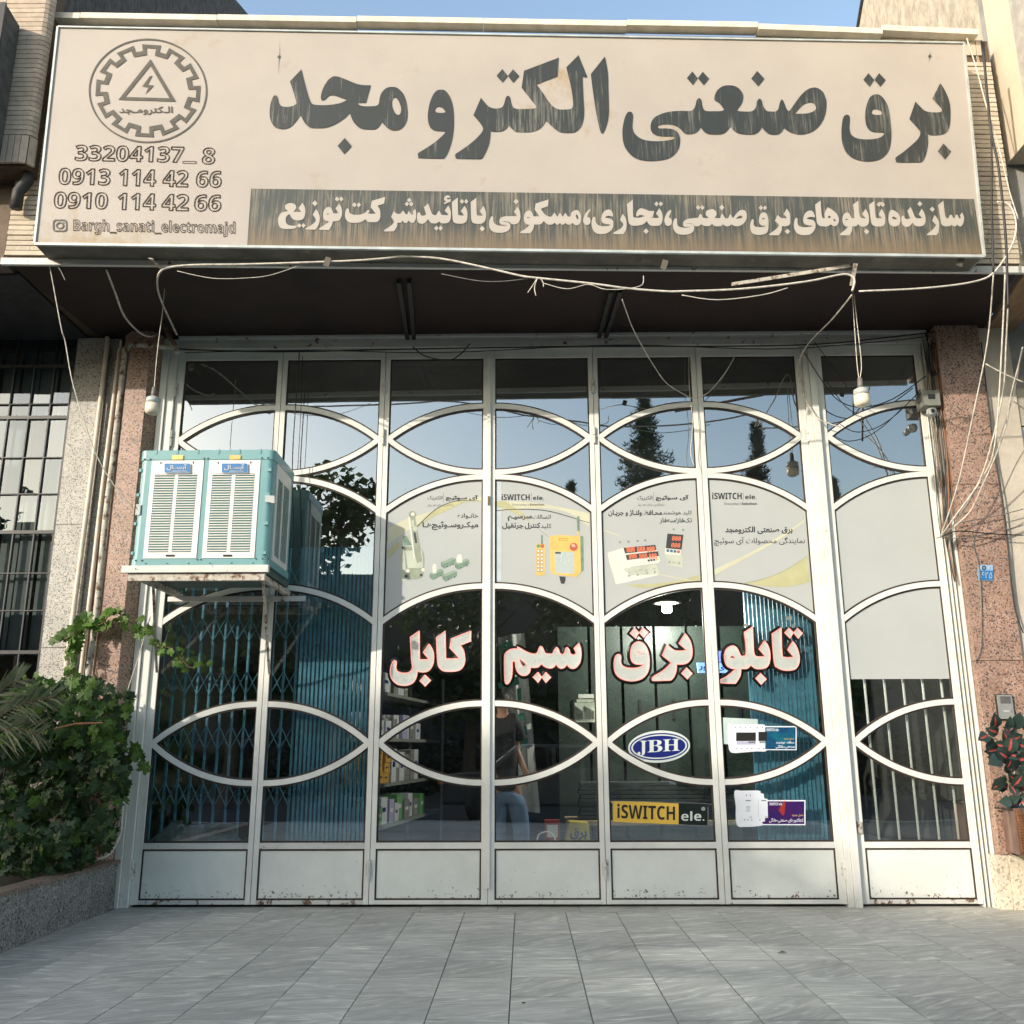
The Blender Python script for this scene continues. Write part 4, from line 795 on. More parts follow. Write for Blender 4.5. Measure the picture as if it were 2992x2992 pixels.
# bracket carrying the cooler
BK = tag(empty('cooler_bracket', (-2.5, -.5, 2.4)), 'rusty white angle iron bracket carrying the air cooler, with two slanting struts', 'bracket')
zb_ = cz0-.004
MB().box(cx0-.045, cx1+.01, cyf-.03, cyf+.01, zb_-.055, zb_).build('front_angle', WHITE_RUST, BK)
MB().box(cx0+.0, cx1-.02, cyf-.005, cyf+.04, zb_-.115, zb_-.058).build('front_angle', RUST, BK)
for x in (cx0+.06, cx1-.06): MB().box(x-.02, x+.02, cyf+.03, -.01, zb_-.10, zb_-.058).build('side_angle', RUST, BK)
MB().box(cx0+.05, cx1-.02, cyf+.045, cyb+.05, zb_-.05, zb_-.002).build('deck', mat('green_underside', (.05, .09, .08), .7), BK)
MB().box(cx0+.0, cx1+.1, -.075, -.03, zb_-.145, zb_-.105).build('rear_angle', WHITE_RUST, BK)
for a_, b_ in (((447, 1690), (458, 1963)), ((768, 1690), (787, 1968))):
    p, q_ = atY(*a_, -.87), atY(*b_, -.02); MB().bar(p, q_, .019, .019).build('strut', RUST, BK)
# ---------------------------------------------------------------- hanging bulbs
FROST = mat('frosted_plastic', (.72, .66, .52), .35, vary=.03, scale=4)
def bulb(px, ytop, ybot, wpx, Y, label, cord):
    p = atY(px, ytop, Y); q_ = atY(px, ybot, Y); r_ = (atY(px+wpx/2, ybot, Y)-atY(px, ybot, Y)).x; h = p.z-q_.z
    B = tag(empty('hanging_bulb', p), label, 'light bulb', 'bare bulbs hanging from the soffit'); s_ = h
    MB().lathe([(.002, 0), (r_*.3, 0), (r_*.34, -.2*s_), (r_*.36, -.34*s_), (.002, -.34*s_)], p, 14).build('socket', mat('bakelite', (.17, .16, .14), .6), B, smooth=True)
    MB().lathe([(.002, -.33*s_), (r_*.45, -.34*s_), (r_*.95, -.42*s_), (r_, -.62*s_), (.002, -.62*s_)], p, 20).build('heat_sink', POSTER, B, smooth=True)
    MB().lathe([(.002, -.615*s_), (r_*.99, -.62*s_), (r_, -.86*s_), (r_*.9, -.95*s_), (r_*.6, -1.0*s_), (.002, -1.01*s_)], p, 20).build('diffuser', FROST, B, smooth=True)
    for c in cord:
        MB().tube(smooth_path([atY(x, y, Y) for x, y in c]), .0035, 6).build('cord', CABLE_W, B, smooth=True)
bulb(451, 1132, 1210, 42, -.95, 'white bare bulb hanging on a thin cord over the pink pillar at the left', [[(484, 790), (476, 900), (463, 1000), (455, 1080), (451, 1135)]])
bulb(2512, 1106, 1187, 46, -.95, 'white bare bulb hanging on a doubled cord in front of the right gate leaves', [[(2490, 850), (2497, 960), (2504, 1060), (2510, 1108)], [(2494, 850), (2506, 960), (2517, 1062), (2512, 1108)]])
# ---------------------------------------------------------------- camera, box, intercom, number plate
Z2 = lambda x, y, Y: atY(2600+x/4.83, 1000+y/4.83, Y)
a_, b_ = Z2(455, 675, -.17), Z2(725, 890, -.17)
VB = tag(empty('vent_box', (a_.x, -.2, b_.z)), 'small grey louvred metal box high beside the right pillar, above the security camera', 'box')
GB = mat('grey_green_metal', (.2, .21, .18), .6, vary=.2, scale=9, dirt=((.3, .14, .06), 12, .63, .08))
MB().box(a_.x, b_.x, -.17, -.02, b_.z, a_.z).build('housing', GB, VB, bevel=.004)
for k in range(14): x = a_.x+.045+k*(b_.x-a_.x-.09)/14; MB().box(x, x+.005, -.174, -.169, b_.z+.06, a_.z-.04).build('vent_slit', DK, VB)
for k in range(9): z = b_.z+.05+k*.014; MB().box(a_.x-.003, a_.x+.001, -.14, -.06, z, z+.006).build('vent_slit', DK, VB)
c = Z2(585, 985, -.24); SC = tag(empty('security_camera', c), 'white dome security camera under the louvred box at the right pillar', 'camera')
MB().lathe([(.002, .04), (.036, .04), (.043, .025), (.043, 0), (.03, -.025), (.002, -.03)], c+Vector((.03, .06, .01)), 20).build('dome', POSTER, SC, smooth=True)
MB().lathe([(.022, -.05), (.028, -.045), (.028, 0.03), (.002, .03)], c, 20, 'y').build('eye_ring', POSTER, SC, smooth=True)
MB().lathe([(.002, .028), (.019, .028), (.017, .034), (.002, .036)], c, 18, 'y').build('lens', BLACK, SC, smooth=True)
IC = tag(empty('intercom', atY(2935, 2070, -.15)), 'silver door intercom panel on the pink granite pillar', 'intercom'); Yi = -.142
a_, b_ = atY(2907, 2031, Yi), atY(2960, 2101, Yi)
MB().box(a_.x-.004, b_.x+.004, Yi-.022, Yi, b_.z-.004, a_.z+.006).build('back_box', DARKSTEEL, IC)
MB().box(a_.x, b_.x, Yi-.03, Yi-.022, b_.z, a_.z).build('front_plate', mat('brushed_steel', (.45, .45, .42), .35, metal=.5), IC, bevel=.002)
w = b_.x-a_.x; h = a_.z-b_.z
for k in range(8): z = a_.z-h*(.07+.038*k); MB().box(a_.x+w*.2, b_.x-w*.12, Yi-.032, Yi-.029, z-.0035, z).build('speaker_slot', DK, IC)
MB().box(a_.x+w*.32, b_.x-w*.3, Yi-.032, Yi-.029, b_.z+h*.28, b_.z+h*.36).build('name_strip', POSTER, IC); MB().box(b_.x-w*.26, b_.x-w*.14, Yi-.034, Yi-.029, b_.z+h*.28, b_.z+h*.36).build('call_button', GALV, IC)
NP = tag(empty('house_number_plate', atY(2880, 1674, -.15)), 'small blue enamel house number plate on the pink pillar', 'number plate')
zz_ = lambda Y: P0(Y)
px_poly([(2857, 1651), (2901, 1651), (2903, 1696), (2859, 1696)], P0(-.148), mat('plate_blue', (.25, .42, .6), .35), NP, 'plate', thick=.005)
px_poly([(2860, 1667), (2901, 1667), (2902, 1694), (2861, 1694)], P0(-.151), mat('plate_deep_blue', (.02, .16, .42), .35), NP, 'number_field')
put_text('۱۶۲۵', 2863, 1671, 2899, 1690, P0(-.153), POSTER, NP, bold=.0, name='numerals')
traced('emblem', (0, 0), 1, [loop_px(ell(2875, 1659, 6.5, 6.5, 20)), loop_px(ell(2875, 1659, 3, 3, 12))], P0(-.152), mat('plate_dark_print', (.03, .07, .15), .4), NP)
for x in (2864, 2887): px_poly([(x, 1655), (x+5, 1655), (x+5, 1663), (x, 1663)], P0(-.152), POSTER, NP, 'print_mark')
# ---------------------------------------------------------------- steel under the soffit and cables
for n_lab, (f0, f1, b0, b1) in (('dark steel channel under the soffit, left of the middle', ((1165, 822), (1195, 822), (1195, 1015), (1212, 1015))), ('dark steel channel under the soffit, right of the middle', ((1785, 850), (1812, 850), (1742, 1015), (1760, 1015)))):
    Bm = tag(empty('steel_beam', atZ(*f0, 4.85)), n_lab, 'beam', 'steel channels under the soffit')
    for f_, b_ in ((f0, b0), (f1, b1)): MB().bar(atZ(*f_, 4.862), atZ(*b_, 4.862), .035, .035).build('flange', DARKSTEEL, Bm)
def cable(px, Y, r_, m, label, n=5, cat='cable'):
    if not isinstance(Y, (list, tuple)): Y = [Y]*len(px)
    return tube_thing('cable', [atY(x, y, yy) for (x, y), yy in zip(px, Y)], r_, m, label, cat, k=n, n=6)
cable([(517, 978), (476, 890), (460, 838), (466, 797), (497, 781), (569, 774), (725, 772), (1000, 763), (1111, 756), (1181, 749), (1290, 756), (1414, 781), (1518, 805), (1569, 812), (1725, 828), (1838, 843), (1942, 851), (1992, 851), (2168, 844), (2354, 823), (2458, 802), (2489, 807), (2497, 823), (2490, 850)], [-.3, -.7, -1.1]+[-1.5]*21, .0085, CABLE_W, 'thick white cable slung along under the whole signboard')
cable([(518, 792), (621, 813), (725, 812), (797, 802), (901, 766)], -1.48, .003, CABLE_W, 'thin white cord sagging under the left third of the signboard')
cable([(1290, 800), (1393, 820), (1466, 822), (1543, 814)], -1.48, .0035, CABLE_G, 'thin grey cord sagging beneath the white cable near the middle')
cable([(1590, 828), (1657, 844), (1719, 831), (1766, 845), (1828, 844), (1875, 833), (1880, 806)], -1.5, .0035, CABLE_W, 'thin white cord looped under the white cable right of the middle')
cable([(1992, 862), (2095, 876), (2225, 862), (2302, 841)], -1.5, .004, CABLE_W, 'thin white cord sagging below the cable near the right bulb hook')
for q_ in ([(1570, 812), (1556, 835), (1542, 855)], [(1570, 814), (1562, 840), (1566, 864)], [(1579, 812), (1587, 826), (1588, 838)]):
    cable(q_, -1.5, .0035, CABLE_W, {1542: 'cut cable end pointing down left below the white cable', 1566: 'cut cable end hanging straight down below the white cable', 1588: 'short cut cable end beside the other two'}[q_[-1][0]])
cable([(310, 787), (336, 854), (362, 921), (400, 965), (430, 982), (452, 981)], [-1.3, -1.1, -.8, -.5, -.3, -.2], .008, CABLE_W, 'white hose hanging from the soffit corner down to the left pillar')
cable([(142, 761), (155, 828), (179, 958), (191, 1000), (215, 1129), (274, 1311), (335, 1420), (388, 1481)], [-1.4, -1.35, -1.3, -1.25, -1.2, -1.1, -1.0, -.93], .0045, CABLE_W, 'thin pale cord running from the signboard corner down to the air cooler')
cable([(150, 757), (170, 780), (182, 800), (190, 819)], -1.4, .004, CABLE_G, 'short frayed wire end hanging at the left end of the signboard')
cable([(2913, 590), (2950, 600), (2968, 647), (2960, 709), (2908, 792), (2846, 823), (2700, 842), (2510, 851)], -1.52, .0075, CABLE_W, 'white cable looping out at the right end of the signboard and back under it')
cable([(2825, 112), (2855, 207), (2885, 320), (2918, 430), (2950, 560), (2975, 640)], -1.5, .005, CABLE_W, 'pale cord running slantwise down the brick strip at the right')
cable([(2867, 119), (2895, 378), (2898, 621), (2903, 797)], -1.52, .008, CABLE_B, 'thick black cable left one of two down the right brick strip')
cable([(2872, 124), (2893, 362), (2918, 492), (2937, 673), (2942, 776), (2946, 900)], -1.52, .0105, CABLE_B, 'thick black cable right one of two down the right brick strip')
hub = (2748, 1569)
rc_ = [([(2903, 797), (2885, 1000), (2841, 1222), (2799, 1414), hub], .0055, 'pale cable leftmost of the bundle fanning into the hook by the right pillar'),
       ([(2937, 800), (2928, 1000), (2908, 1290), (2872, 1393), (2784, 1518), hub], .0065, 'pale cable in the middle of the bundle fanning into the hook'),
       ([(2946, 880), (2940, 1000), (2930, 1150), (2888, 1330), (2850, 1430), (2790, 1530), hub], .0065, 'pale cable right of the middle one in the bundle'),
       ([(2988, 1015), (2978, 1060), (2955, 1150), (2940, 1240), (2910, 1330), (2870, 1420), (2830, 1500), hub], .0055, 'pale cable rightmost in the bundle, from the white connector')]
for q_, r_, lab in rc_: cable(q_, [-1.5]+[-1.5+1.3*(k/(len(q_)-1)) for k in range(1, len(q_))], r_, CABLE_W, lab)
cable([(2983, 1040), (2960, 1160), (2918, 1290), (2872, 1440), (2841, 1569), (2862, 1673), (2866, 1880), (2841, 1942)], [-.5, -.45, -.35, -.28, -.17, -.16, -.16, -.16], .004, CABLE_G, 'grey cord running down the pink pillar past the number plate')
cable([(2867, 1000), (2903, 1310), (2934, 1492), (2960, 1750), (2990, 1850)], -.16, .006, CABLE_B, 'black cable along the right edge of the pink pillar')
cable([hub, (2800, 1552), (2900, 1560), (2990, 1564)], -.2, .005, CABLE_B, 'black cable crossing the pink pillar level with the hook')
cable([(2790, 1530), (2870, 1515), (2934, 1502), (2990, 1487)], -.19, .0045, CABLE_G, 'brown cord crossing the pink pillar above the black one')
cable([(2752, 1572), (2840, 1570), (2940, 1548), (2990, 1535)], -.18, .0035, CABLE_G, 'thin cord crossing the pink pillar below the black one')
cable([(2880, 1063), (2930, 1090), (2990, 1117)], [-.5, -.5, -.5], .006, CABLE_W, 'short pale cord slanting to the right picture edge near the pillar top')
cable([(475, 1018), (800, 1028), (1200, 1020), (1700, 1012), (2100, 1012), (2400, 1005), (2600, 985), (2750, 968)], -.12, .007, CABLE_B, 'long black cable along the gate head, upper one')
cable([(540, 1030), (900, 1024), (1300, 1030), (1800, 1008), (2250, 1020), (2550, 1000), (2700, 985)], -.14, .005, CABLE_B, 'long black cable along the gate head, lower one')
cable([(1205, 1012), (1243, 1041), (1310, 1052), (1345, 1035), (1373, 1004)], -.15, .006, CABLE_B, 'black cable loop sagging from the gate head near the middle')
cable([(875, 1031), (864, 1181), (854, 1362), (859, 1569), (850, 1600)], -.12, .005, CABLE_B, 'thin black cable hanging beside the air cooler')
cable([(884, 1040), (880, 1181), (870, 1372)], -.1, .003, CABLE_B, 'second thin black wire hanging beside the air cooler')
cable([(1818, 875), (1845, 950), (1870, 1000), (1906, 1062), (1947, 1119), (2000, 1153), (2025, 1163), (2068, 1148), (2116, 1093), (2147, 1041)], [-1.2, -.9, -.7, -.5, -.3, -.15, -.1, -.1, -.1, -.1], .004, CABLE_W, 'thin white wire falling from the soffit onto the right gate leaves')
cable([(2013, 1010), (2014, 1130), (2024, 1230), (2018, 1320), (2028, 1360)], -.08, .003, CABLE_W, 'thin pale wire hanging over the joint right of the digital display poster')
cable([(2489, 862), (2432, 932), (2365, 1000), (2334, 1062), (2344, 1145), (2385, 1217), (2430, 1240), (2458, 1248)], [-1.45, -.9, -.4, -.12, -.1, -.1, -.1, -.1], .006, CABLE_W, 'white cable from the bulb hook curling onto the wide gate post')
cable([(2350, 1030), (2400, 1110), (2450, 1170), (2520, 1190), (2610, 1165), (2706, 1098)], -.12, .005, CABLE_B, 'black cable hung across the top of the wicket gate')
cable([(2380, 1000), (2440, 1080), (2500, 1160), (2560, 1190)], -.1, .004, CABLE_B, 'thin black wire falling from the gate head beside the wide post')
cable([(2455, 1240), (2500, 1262), (2560, 1250), (2620, 1210), (2690, 1140)], -.1, .004, CABLE_B, 'black wire looped across the upper eye of the wicket gate')
for k, (dx, lab) in enumerate(((0, 'black cable running down beside the right jamb, left one'), (9, 'black cable running down beside the right jamb, second one'), (18, 'brown cable running down beside the right jamb, right one'))):
    cable([(2712+dx, 1000), (2725+dx, 1150), (2745+dx, 1300), (2760+dx*.7, 1450), (2762+dx*.3, 1565), (2790+dx*.2, 1700)], -.09-.01*k, .0055, (CABLE_B, CABLE_B, mat('copper_brown_cable', (.25, .12, .06), .5))[k], lab)
CBN = tag(empty('cable_bundle', atY(2722, 1300, -.1)), 'loose bundle of thin cables running down beside the right jamb', 'cable'); rgb = random.Random(8)
for k in range(9):
    x0 = 2698+k*5; q_ = [(x0+rgb.uniform(-4, 4)+dx_, y_) for y_, dx_ in ((990, 0), (1080, 6), (1180, 18), (1290, 30), (1400, 40), (1500, 44), (1570, 48-k*2))]
    MB().tube(smooth_path([atY(x, y, -.075-.012*(k % 3)) for x, y in q_], 4), .0035, 5).build('strand', (CABLE_B, CABLE_G, MATS['copper_brown_cable'])[k % 3], CBN)
for k in range(6):
    MB().tube([atY(2728+math.cos(t)*(16+k*1.5), 1050+math.sin(t)*(34+k*3), -.1-.004*k) for t in [i*.33 for i in range(20)]], .003, 5).build('coil_turn', CABLE_B, CBN)
m = MB(); m.bar(atY(2738, 1572, -.2), atY(2790, 1560, -.13), .035, .006); tag(m.build('cable_hook', RUST), 'rusty hook plate holding the cable bundle at the right pillar', 'hook')
cable([(360, 2240), (362, 2300), (355, 2400), (350, 2440), (320, 2495), (270, 2513), (205, 2516), (185, 2522)], [-.08, -.08, -.1, -.12, -.2, -.3, -.45, -.5], .011, CABLE_W, 'white hose curving from the left jamb into the planter')
cable([(440, 1800), (425, 1850), (405, 1920), (385, 1980), (372, 2020)], -.2, .004, CABLE_W, 'pale cord slanting down beside the left jamb above the vine')
p = MB(); p.bar(atB(2137, 831, .16), atB(2484, 776, .16), .028, .006, up=BN); tag(p.build('metal_strip', RUST), 'loose metal strip hanging slantwise under the signboard near the right bulb', 'strip')
p = MB(); p.bar(atY(2500, 770, -1.55), atY(2488, 835, -1.45), .03, .006, up=Vector((0, 1, 0))); tag(p.build('bulb_hook', RUST), 'bent rusty hook under the signboard that carries the right bulb', 'hook')
p = MB(); p.bar(atY(440, 755, -1.6), atY(472, 785, -1.4), .035, .006, up=Vector((0, 1, 0))); tag(p.build('bulb_hook', RUST), 'bent rusty hook under the signboard that carries the left bulb', 'hook')
p = MB().tube(pp([(478, 932), (484, 960), (494, 985), (512, 1008)], -.3), .02, 8); tag(p.build('pipe_stub', mat('rusty_pipe', (.12, .08, .055), .8, vary=.5, scale=25, bump=.6), smooth=True), 'rusty pipe stub poking down from the soffit above the left pillar', 'pipe')
# ================================================================ POSTERS BEHIND THE GLASS
PY1, PY2 = .0195, .0185
INK = mat('poster_ink', (.02, .022, .025), .5); INKG = mat('poster_grey_ink', (.16, .17, .17), .5)
OLV = mat('poster_olive', (.46, .45, .25), .5, vary=.12, scale=4); OLV2 = mat('poster_pale_olive', (.55, .55, .4), .5, vary=.06, scale=4)
plab = ['white window poster with a limit switch and four green micro switches', 'white window poster with a big yellow crane remote control', 'white window poster with two white devices and red digital numbers', 'white window poster with only the company name in the middle', 'blank white film behind the wide upper pane right of the post']
PO = []
for k, i in enumerate((2, 3, 4, 5, 6)):
    L, X, A = SHP[i]; e_ = tag(empty('poster', (sum(X)/len(X), PY1, ZD1)), plab[k], 'poster', 'printed films behind the panes')
    o = pane_sheet(i, 2, 3, PY1, POSTER, 'poster_sheet'); o.parent = e_; o.matrix_parent_inverse = world_of(e_).inverted(); PO.append(e_)
e_ = tag(empty('poster', (3.1, PY1, 2.0)), 'blank white film with a ragged lower edge in the wicket gate, above the bars', 'poster', 'printed films behind the panes')
o = pane_sheet(6, 3, 4, PY1+.0005, POSTER, 'poster_sheet', zmin=atY(2700, 1984, .04).z); o.parent = e_; o.matrix_parent_inverse = world_of(e_).inverted(); PO.append(e_)
def printer(org, sc, parent, Y=PY2):
    pl = P0(Y)
    def T_(s, x0, y0, x1, y1, b=0.0, m=INK, rtl=True, nm='lettering', dy=0.0, **k):
        return put_text(s, org[0]+x0/sc, org[1]+y0/sc, org[0]+x1/sc, org[1]+y1/sc, P0(Y-.0012-dy), m, parent, bold=b, rtl=rtl, name=nm, **k)
    def G_(nm, loops, m, dy=0.0): return traced(nm, org, sc, loops, P0(Y-dy), m, parent)
    return T_, G_
sh = lambda pts: ' '.join('%g,%g' % p for p in pts)
cc = lambda cx, cy_, r, n=18: ' '.join('%.1f,%.1f*' % p for p in ell(cx, cy_, r, r, n))
bxs = lambda x0, y0, x1, y1: '%g,%g* %g,%g* %g,%g* %g,%g*' % (x0, y0, x1, y0, x1, y1, x0, y1)
PG1, PG2, PG3 = mat('print_grey_green', (.3, .34, .25), .5, vary=.15, scale=20), mat('print_light_green', (.5, .54, .44), .5), mat('print_sage', (.17, .27, .2), .5, vary=.2, scale=30)
PYL, PRED, PDK = mat('print_yellow', (.72, .48, .14), .5, vary=.08, scale=14), mat('print_red', (.5, .12, .07), .4), mat('print_dark', (.045, .05, .05), .5)
PWH = mat('print_white', (.68, .68, .6), .5, vary=.05, scale=12); PLED = mat('print_led_red', (.75, .2, .1), .5)
# poster 1
T_, G_ = printer((1120, 1400), 6.0375, PO[0])
G_('swoosh', ['90,860* 420,700 800,580 1100,460 1450,345 1738,310* 1738,385* 1450,395 1150,510 850,650 600,810 350,960 90,1150*'], OLV2)
G_('swoosh', ['590,830* 900,545 1200,400 1500,372 1738,384* 1738,395* 1450,402 1150,520 850,660 600,850*', '']if 0 else ['590,830* 900,545 1200,400 1500,372 1738,384* 1738,395* 1450,404 1150,540 850,680 610,855*'], OLV, .0003)
G_('swoosh', ['80,1250* 300,1080 560,930* 300,1180 72,1430*'], OLV, .0004)
G_('swoosh_line', ['590,830* 900,542 1200,398 1500,368 1738,382* 1500,378 1200,410 905,556 600,840*'], PDK, .0008)
T_('آی سوئیچ', 1100, 285, 1670, 388, .03); T_('الکتریک', 778, 295, 1040, 375, 0); T_('راهکاری برای هر روز', 778, 430, 1240, 482, 0, INKG)
T_('خانـواده', 1310, 600, 1672, 702, .005); T_('میکـروسـوئیچ‌هـا', 690, 745, 1675, 900, .022)
G_('divider', [bxs(1060, 235, 1066, 410)], INKG)
G_('switch_side', ['280,1060* 350,1010* 375,1180* 400,1790* 290,1800*'], PG2, .0005); G_('switch_body', ['360,1180* 690,1250 715,1600* 690,1720 560,1765 380,1740 395,1620'], PG1, .0006)
G_('switch_label', ['388,1262* 678,1250* 700,1530 640,1565 430,1568*'], PG2, .0008); G_('switch_head', ['345,1010* 410,1000* 500,1160* 360,1170*'], PG3, .0008)
G_('switch_arm', ['440,660* 560,640* 600,900* 680,1400 640,1460 580,1440 480,960*'], PG1, .001); G_('arm_slot', ['530,940* 570,940* 600,1125* 560,1130*'], PDK, .0012); G_('arm_slot', ['495,730* 535,720* 545,830* 500,840*'], PG2, .0012)
G_('arm_edge', ['440,660* 470,655* 560,1395* 535,1395*'], PWH, .0011)
G_('roller', [cc(512, 628, 66)], PG1, .0012); G_('roller_hub', [cc(520, 618, 32)], PWH, .0014); G_('bolt_head', [cc(560, 870, 45)], PG2, .0014)
for a_, b_, r_ in ((345, 1208, 22), (402, 1710, 28), (668, 1690, 26)): G_('screw_hole', [cc(a_, b_, r_, 12)], PDK, .0014)
for a_, b_ in ((432, 1618), (700, 1600)): G_('screw', [cc(a_, b_, 32, 14)], PWH, .0014)
for (a_, b_, w) in ((1015, 1375, 260), (1262, 1395, 252), (815, 1575, 245), (1042, 1600, 258)):
    G_('micro_switch', ['%g,%g* %g,%g* %g,%g* %g,%g* %g,%g* %g,%g*' % (a_, b_+90, a_+w*.8, b_+5, a_+w, b_+30, a_+w, b_+105, a_+55, b_+205, a_+2, b_+160)], PG3, .0006)
    G_('micro_switch_top', ['%g,%g* %g,%g* %g,%g* %g,%g*' % (a_, b_+90, a_+w*.8, b_+5, a_+w, b_+30, a_+58, b_+118)], mat('print_mid_green', (.27, .36, .28), .5), .0008)
    for q_ in (.42, .84): G_('switch_hole', [cc(a_+w*q_, b_+205-w*q_*.36, 12, 8)], PDK, .001)
G_('plunger', ['1290,1390* 1325,1330 1370,1330 1392,1400 1385,1470 1300,1470*'], PWH, .001); G_('plunger', ['865,1560* 885,1500 925,1500 940,1580 930,1655 870,1655*'], PWH, .001)
# poster 2
T_, G_ = printer((1440, 1400), 6.0375, PO[1])
G_('swoosh', ['60,385* 300,390 700,410 1100,480 1702,600* 1702,840* 1350,600 1000,520 700,520 300,530 60,560*'], OLV2); G_('swoosh', ['60,480* 300,560 560,700 690,790* 480,560 330,470 250,400 60,390*'], OLV, .0003)
G_('swoosh_line', ['60,552* 300,528 700,528 1000,560 1300,640 1702,768* 1702,778* 1300,654 1000,575 700,540 300,540 60,566*'], PDK, .0006)
G_('swoosh_line', ['760,850* 770,848* 1000,1020* 990,1026*'], PG1, .0006)
G_('edge_shadow_band', [bxs(62, 20, 150, 1800)], mat('poster_shadow_strip', (.5, .56, .58), .5), .0002)  # shadow along the sheet's left edge painted as a bluish strip
T_(heavy('iSWITCH'), 155, 262, 650, 370, .0, rtl=False); T_(heavy('ele.'), 708, 290, 903, 370, .0, rtl=False); T_("Everyday's", 350, 430, 635, 478, 0, INKG, rtl=False); T_(heavy('Solution'), 650, 430, 905, 466, .0, rtl=False); G_('divider', [bxs(676, 240, 682, 400)], INKG)
T_('اتصالات', 700, 625, 1020, 700, 0); T_('سرسیـم', 262, 640, 685, 740, .03); T_('کلید', 845, 785, 1030, 882, 0); T_('کنترل', 562, 768, 835, 885, .025); T_('جرثقیل', 165, 768, 540, 885, .025)
G_('receiver_side', ['1540,1000* 1595,1010* 1605,1600* 1480,1720* 1500,1640*'], PG3, .0006); G_('receiver_box', ['1000,1010* 1150,985* 1540,1005* 1555,1640* 1470,1728* 1060,1680* 1012,1600*'], PYL, .0008)
G_('receiver_label', ['1090,1270* 1435,1290* 1435,1670* 1100,1650*'], mat('print_pale_blue', (.45, .52, .5), .5, vary=.15, scale=60), .001); G_('label_mark', [bxs(1100, 1285, 1200, 1315)], PDK, .0013)
G_('window_frame', [bxs(1165, 1040, 1330, 1090), bxs(1178, 1052, 1318, 1080)], mat('print_orange_line', (.5, .3, .08), .5), .0012)
G_('round_mark', [cc(1080, 1168, 62), cc(1080, 1168, 56)], mat('print_orange_line2', (.5, .33, .1), .5), .0012)
G_('stop_button', [cc(1428, 1195, 72)], PRED, .0012); G_('stop_shine', ['1385,1150* 1430,1140* 1460,1190* 1400,1200*'], mat('print_pink', (.8, .45, .35), .4), .0014)
G_('antenna', ['1482,658* 1530,658* 1528,915* 1490,915*'], PG3, .0008); G_('antenna_foot', [bxs(1492, 925, 1525, 990)], PYL, .0007); G_('cable_gland', ['1172,1712* 1282,1722* 1280,1790* 1258,1845* 1205,1845* 1185,1780*'], PDK, .0008)
G_('remote_body', ['760,1140* 920,1145* 915,1690* 880,1700 770,1695 765,1650'], PYL, .0006); G_('remote_side', ['920,1150* 935,1220* 930,1640* 913,1690*'], PG2, .0006); G_('remote_antenna', [bxs(850, 985, 880, 1140)], PG3, .0006)
G_('green_knob', [cc(803, 1180, 32)], mat('print_green', (.05, .3, .15), .5), .001); G_('red_knob', [cc(872, 1180, 35)], PRED, .001)
for r_ in range(6):
    for c_ in range(2): x = 778+c_*60; y = 1244+r_*67; G_('button_key', [bxs(x, y, x+48, y+52), bxs(x+5, y+5, x+43, y+45)], PDK, .001); G_('button_face', [bxs(x+5, y+5, x+43, y+45)], PWH, .0009)
# poster 3
T_, G_ = printer((1750, 1400), 6.0375, PO[2])
T_('آی سوئیچ', 1000, 282, 1582, 388, .03); T_('الکتریک', 672, 295, 940, 378, 0); T_('راهکاری برای هر روز', 680, 425, 1155, 478, 0, INKG); G_('divider', [bxs(962, 230, 968, 405)], INKG)
T_('کلید هوشمند', 1125, 552, 1640, 642, 0); T_('محـافظ ولتـاژ و جریـان', 165, 542, 1110, 658, .022); T_('تک‌فاز/سه‌فاز', 1070, 685, 1640, 785, .012)
G_('swoosh', ['500,1850* 900,1850 1400,1790 1760,1690* 1765,1800* 1300,1860 900,1915 620,1905*'], OLV, .0003); G_('swoosh', ['1080,1670* 1400,1740 1765,1800* 1765,1812* 1400,1760 1070,1690*'], OLV2, .0005); G_('swoosh', ['62,885* 300,960 500,1050* 300,985 62,905*'], OLV2, .0004)
G_('device_a_side', ['150,1300* 430,1210* 560,1560* 1060,1690* 300,1860* 180,1450*'], mat('print_offwhite', (.66, .67, .6), .5, vary=.06, scale=8), .0004)
G_('device_a_face', ['430,1210* 1000,1160* 1085,1440* 1050,1480* 520,1555*'], PWH, .0006); G_('device_a_step', ['430,1580* 1020,1500* 1070,1680* 560,1700*'], PG2, .0005)
G_('display', ['432,1212* 995,1158* 1020,1250* 462,1312*'], PDK, .0008); G_('display', ['470,1338* 1040,1270* 1058,1355* 495,1428*'], PDK, .0008)
for k, x in enumerate((485, 670, 840)): T_('888', x, 1196, x+150, 1296, .02, PLED, rtl=False, slope=-.1, dy=.0006, nm='digits', shear=-.2)
for k, x in enumerate((525, 710, 880)): T_('888', x, 1318, x+145, 1412, .02, PLED, rtl=False, slope=-.1, dy=.0006, nm='digits', shear=-.2)
for k in range(4): x = 858+k*48; G_('push_key', ['%g,%g* %g,%g* %g,%g* %g,%g*' % (x, 1420-k*6, x+38, 1415-k*6, x+42, 1450-k*6, x+4, 1456-k*6)], PDK if k < 3 else PYL, .001)
for a_, b_ in ((372, 1112), (520, 1102), (682, 1090), (818, 1080), (535, 1705), (685, 1690), (850, 1658), (988, 1640)): G_('terminal_screw', [cc(a_, b_, 20, 10), cc(a_+4, b_+3, 9, 8)], PG3, .001)
T_('N', 520, 1645, 548, 1668, 0, INKG, rtl=False); T_('L1', 650, 1618, 690, 1648, 0, INKG, rtl=False); T_('OUT', 705, 1588, 775, 1618, 0, INKG, rtl=False, slope=-.1); T_('L2', 812, 1592, 858, 1622, 0, INKG, rtl=False); T_('L3', 950, 1568, 995, 1600, 0, INKG, rtl=False)
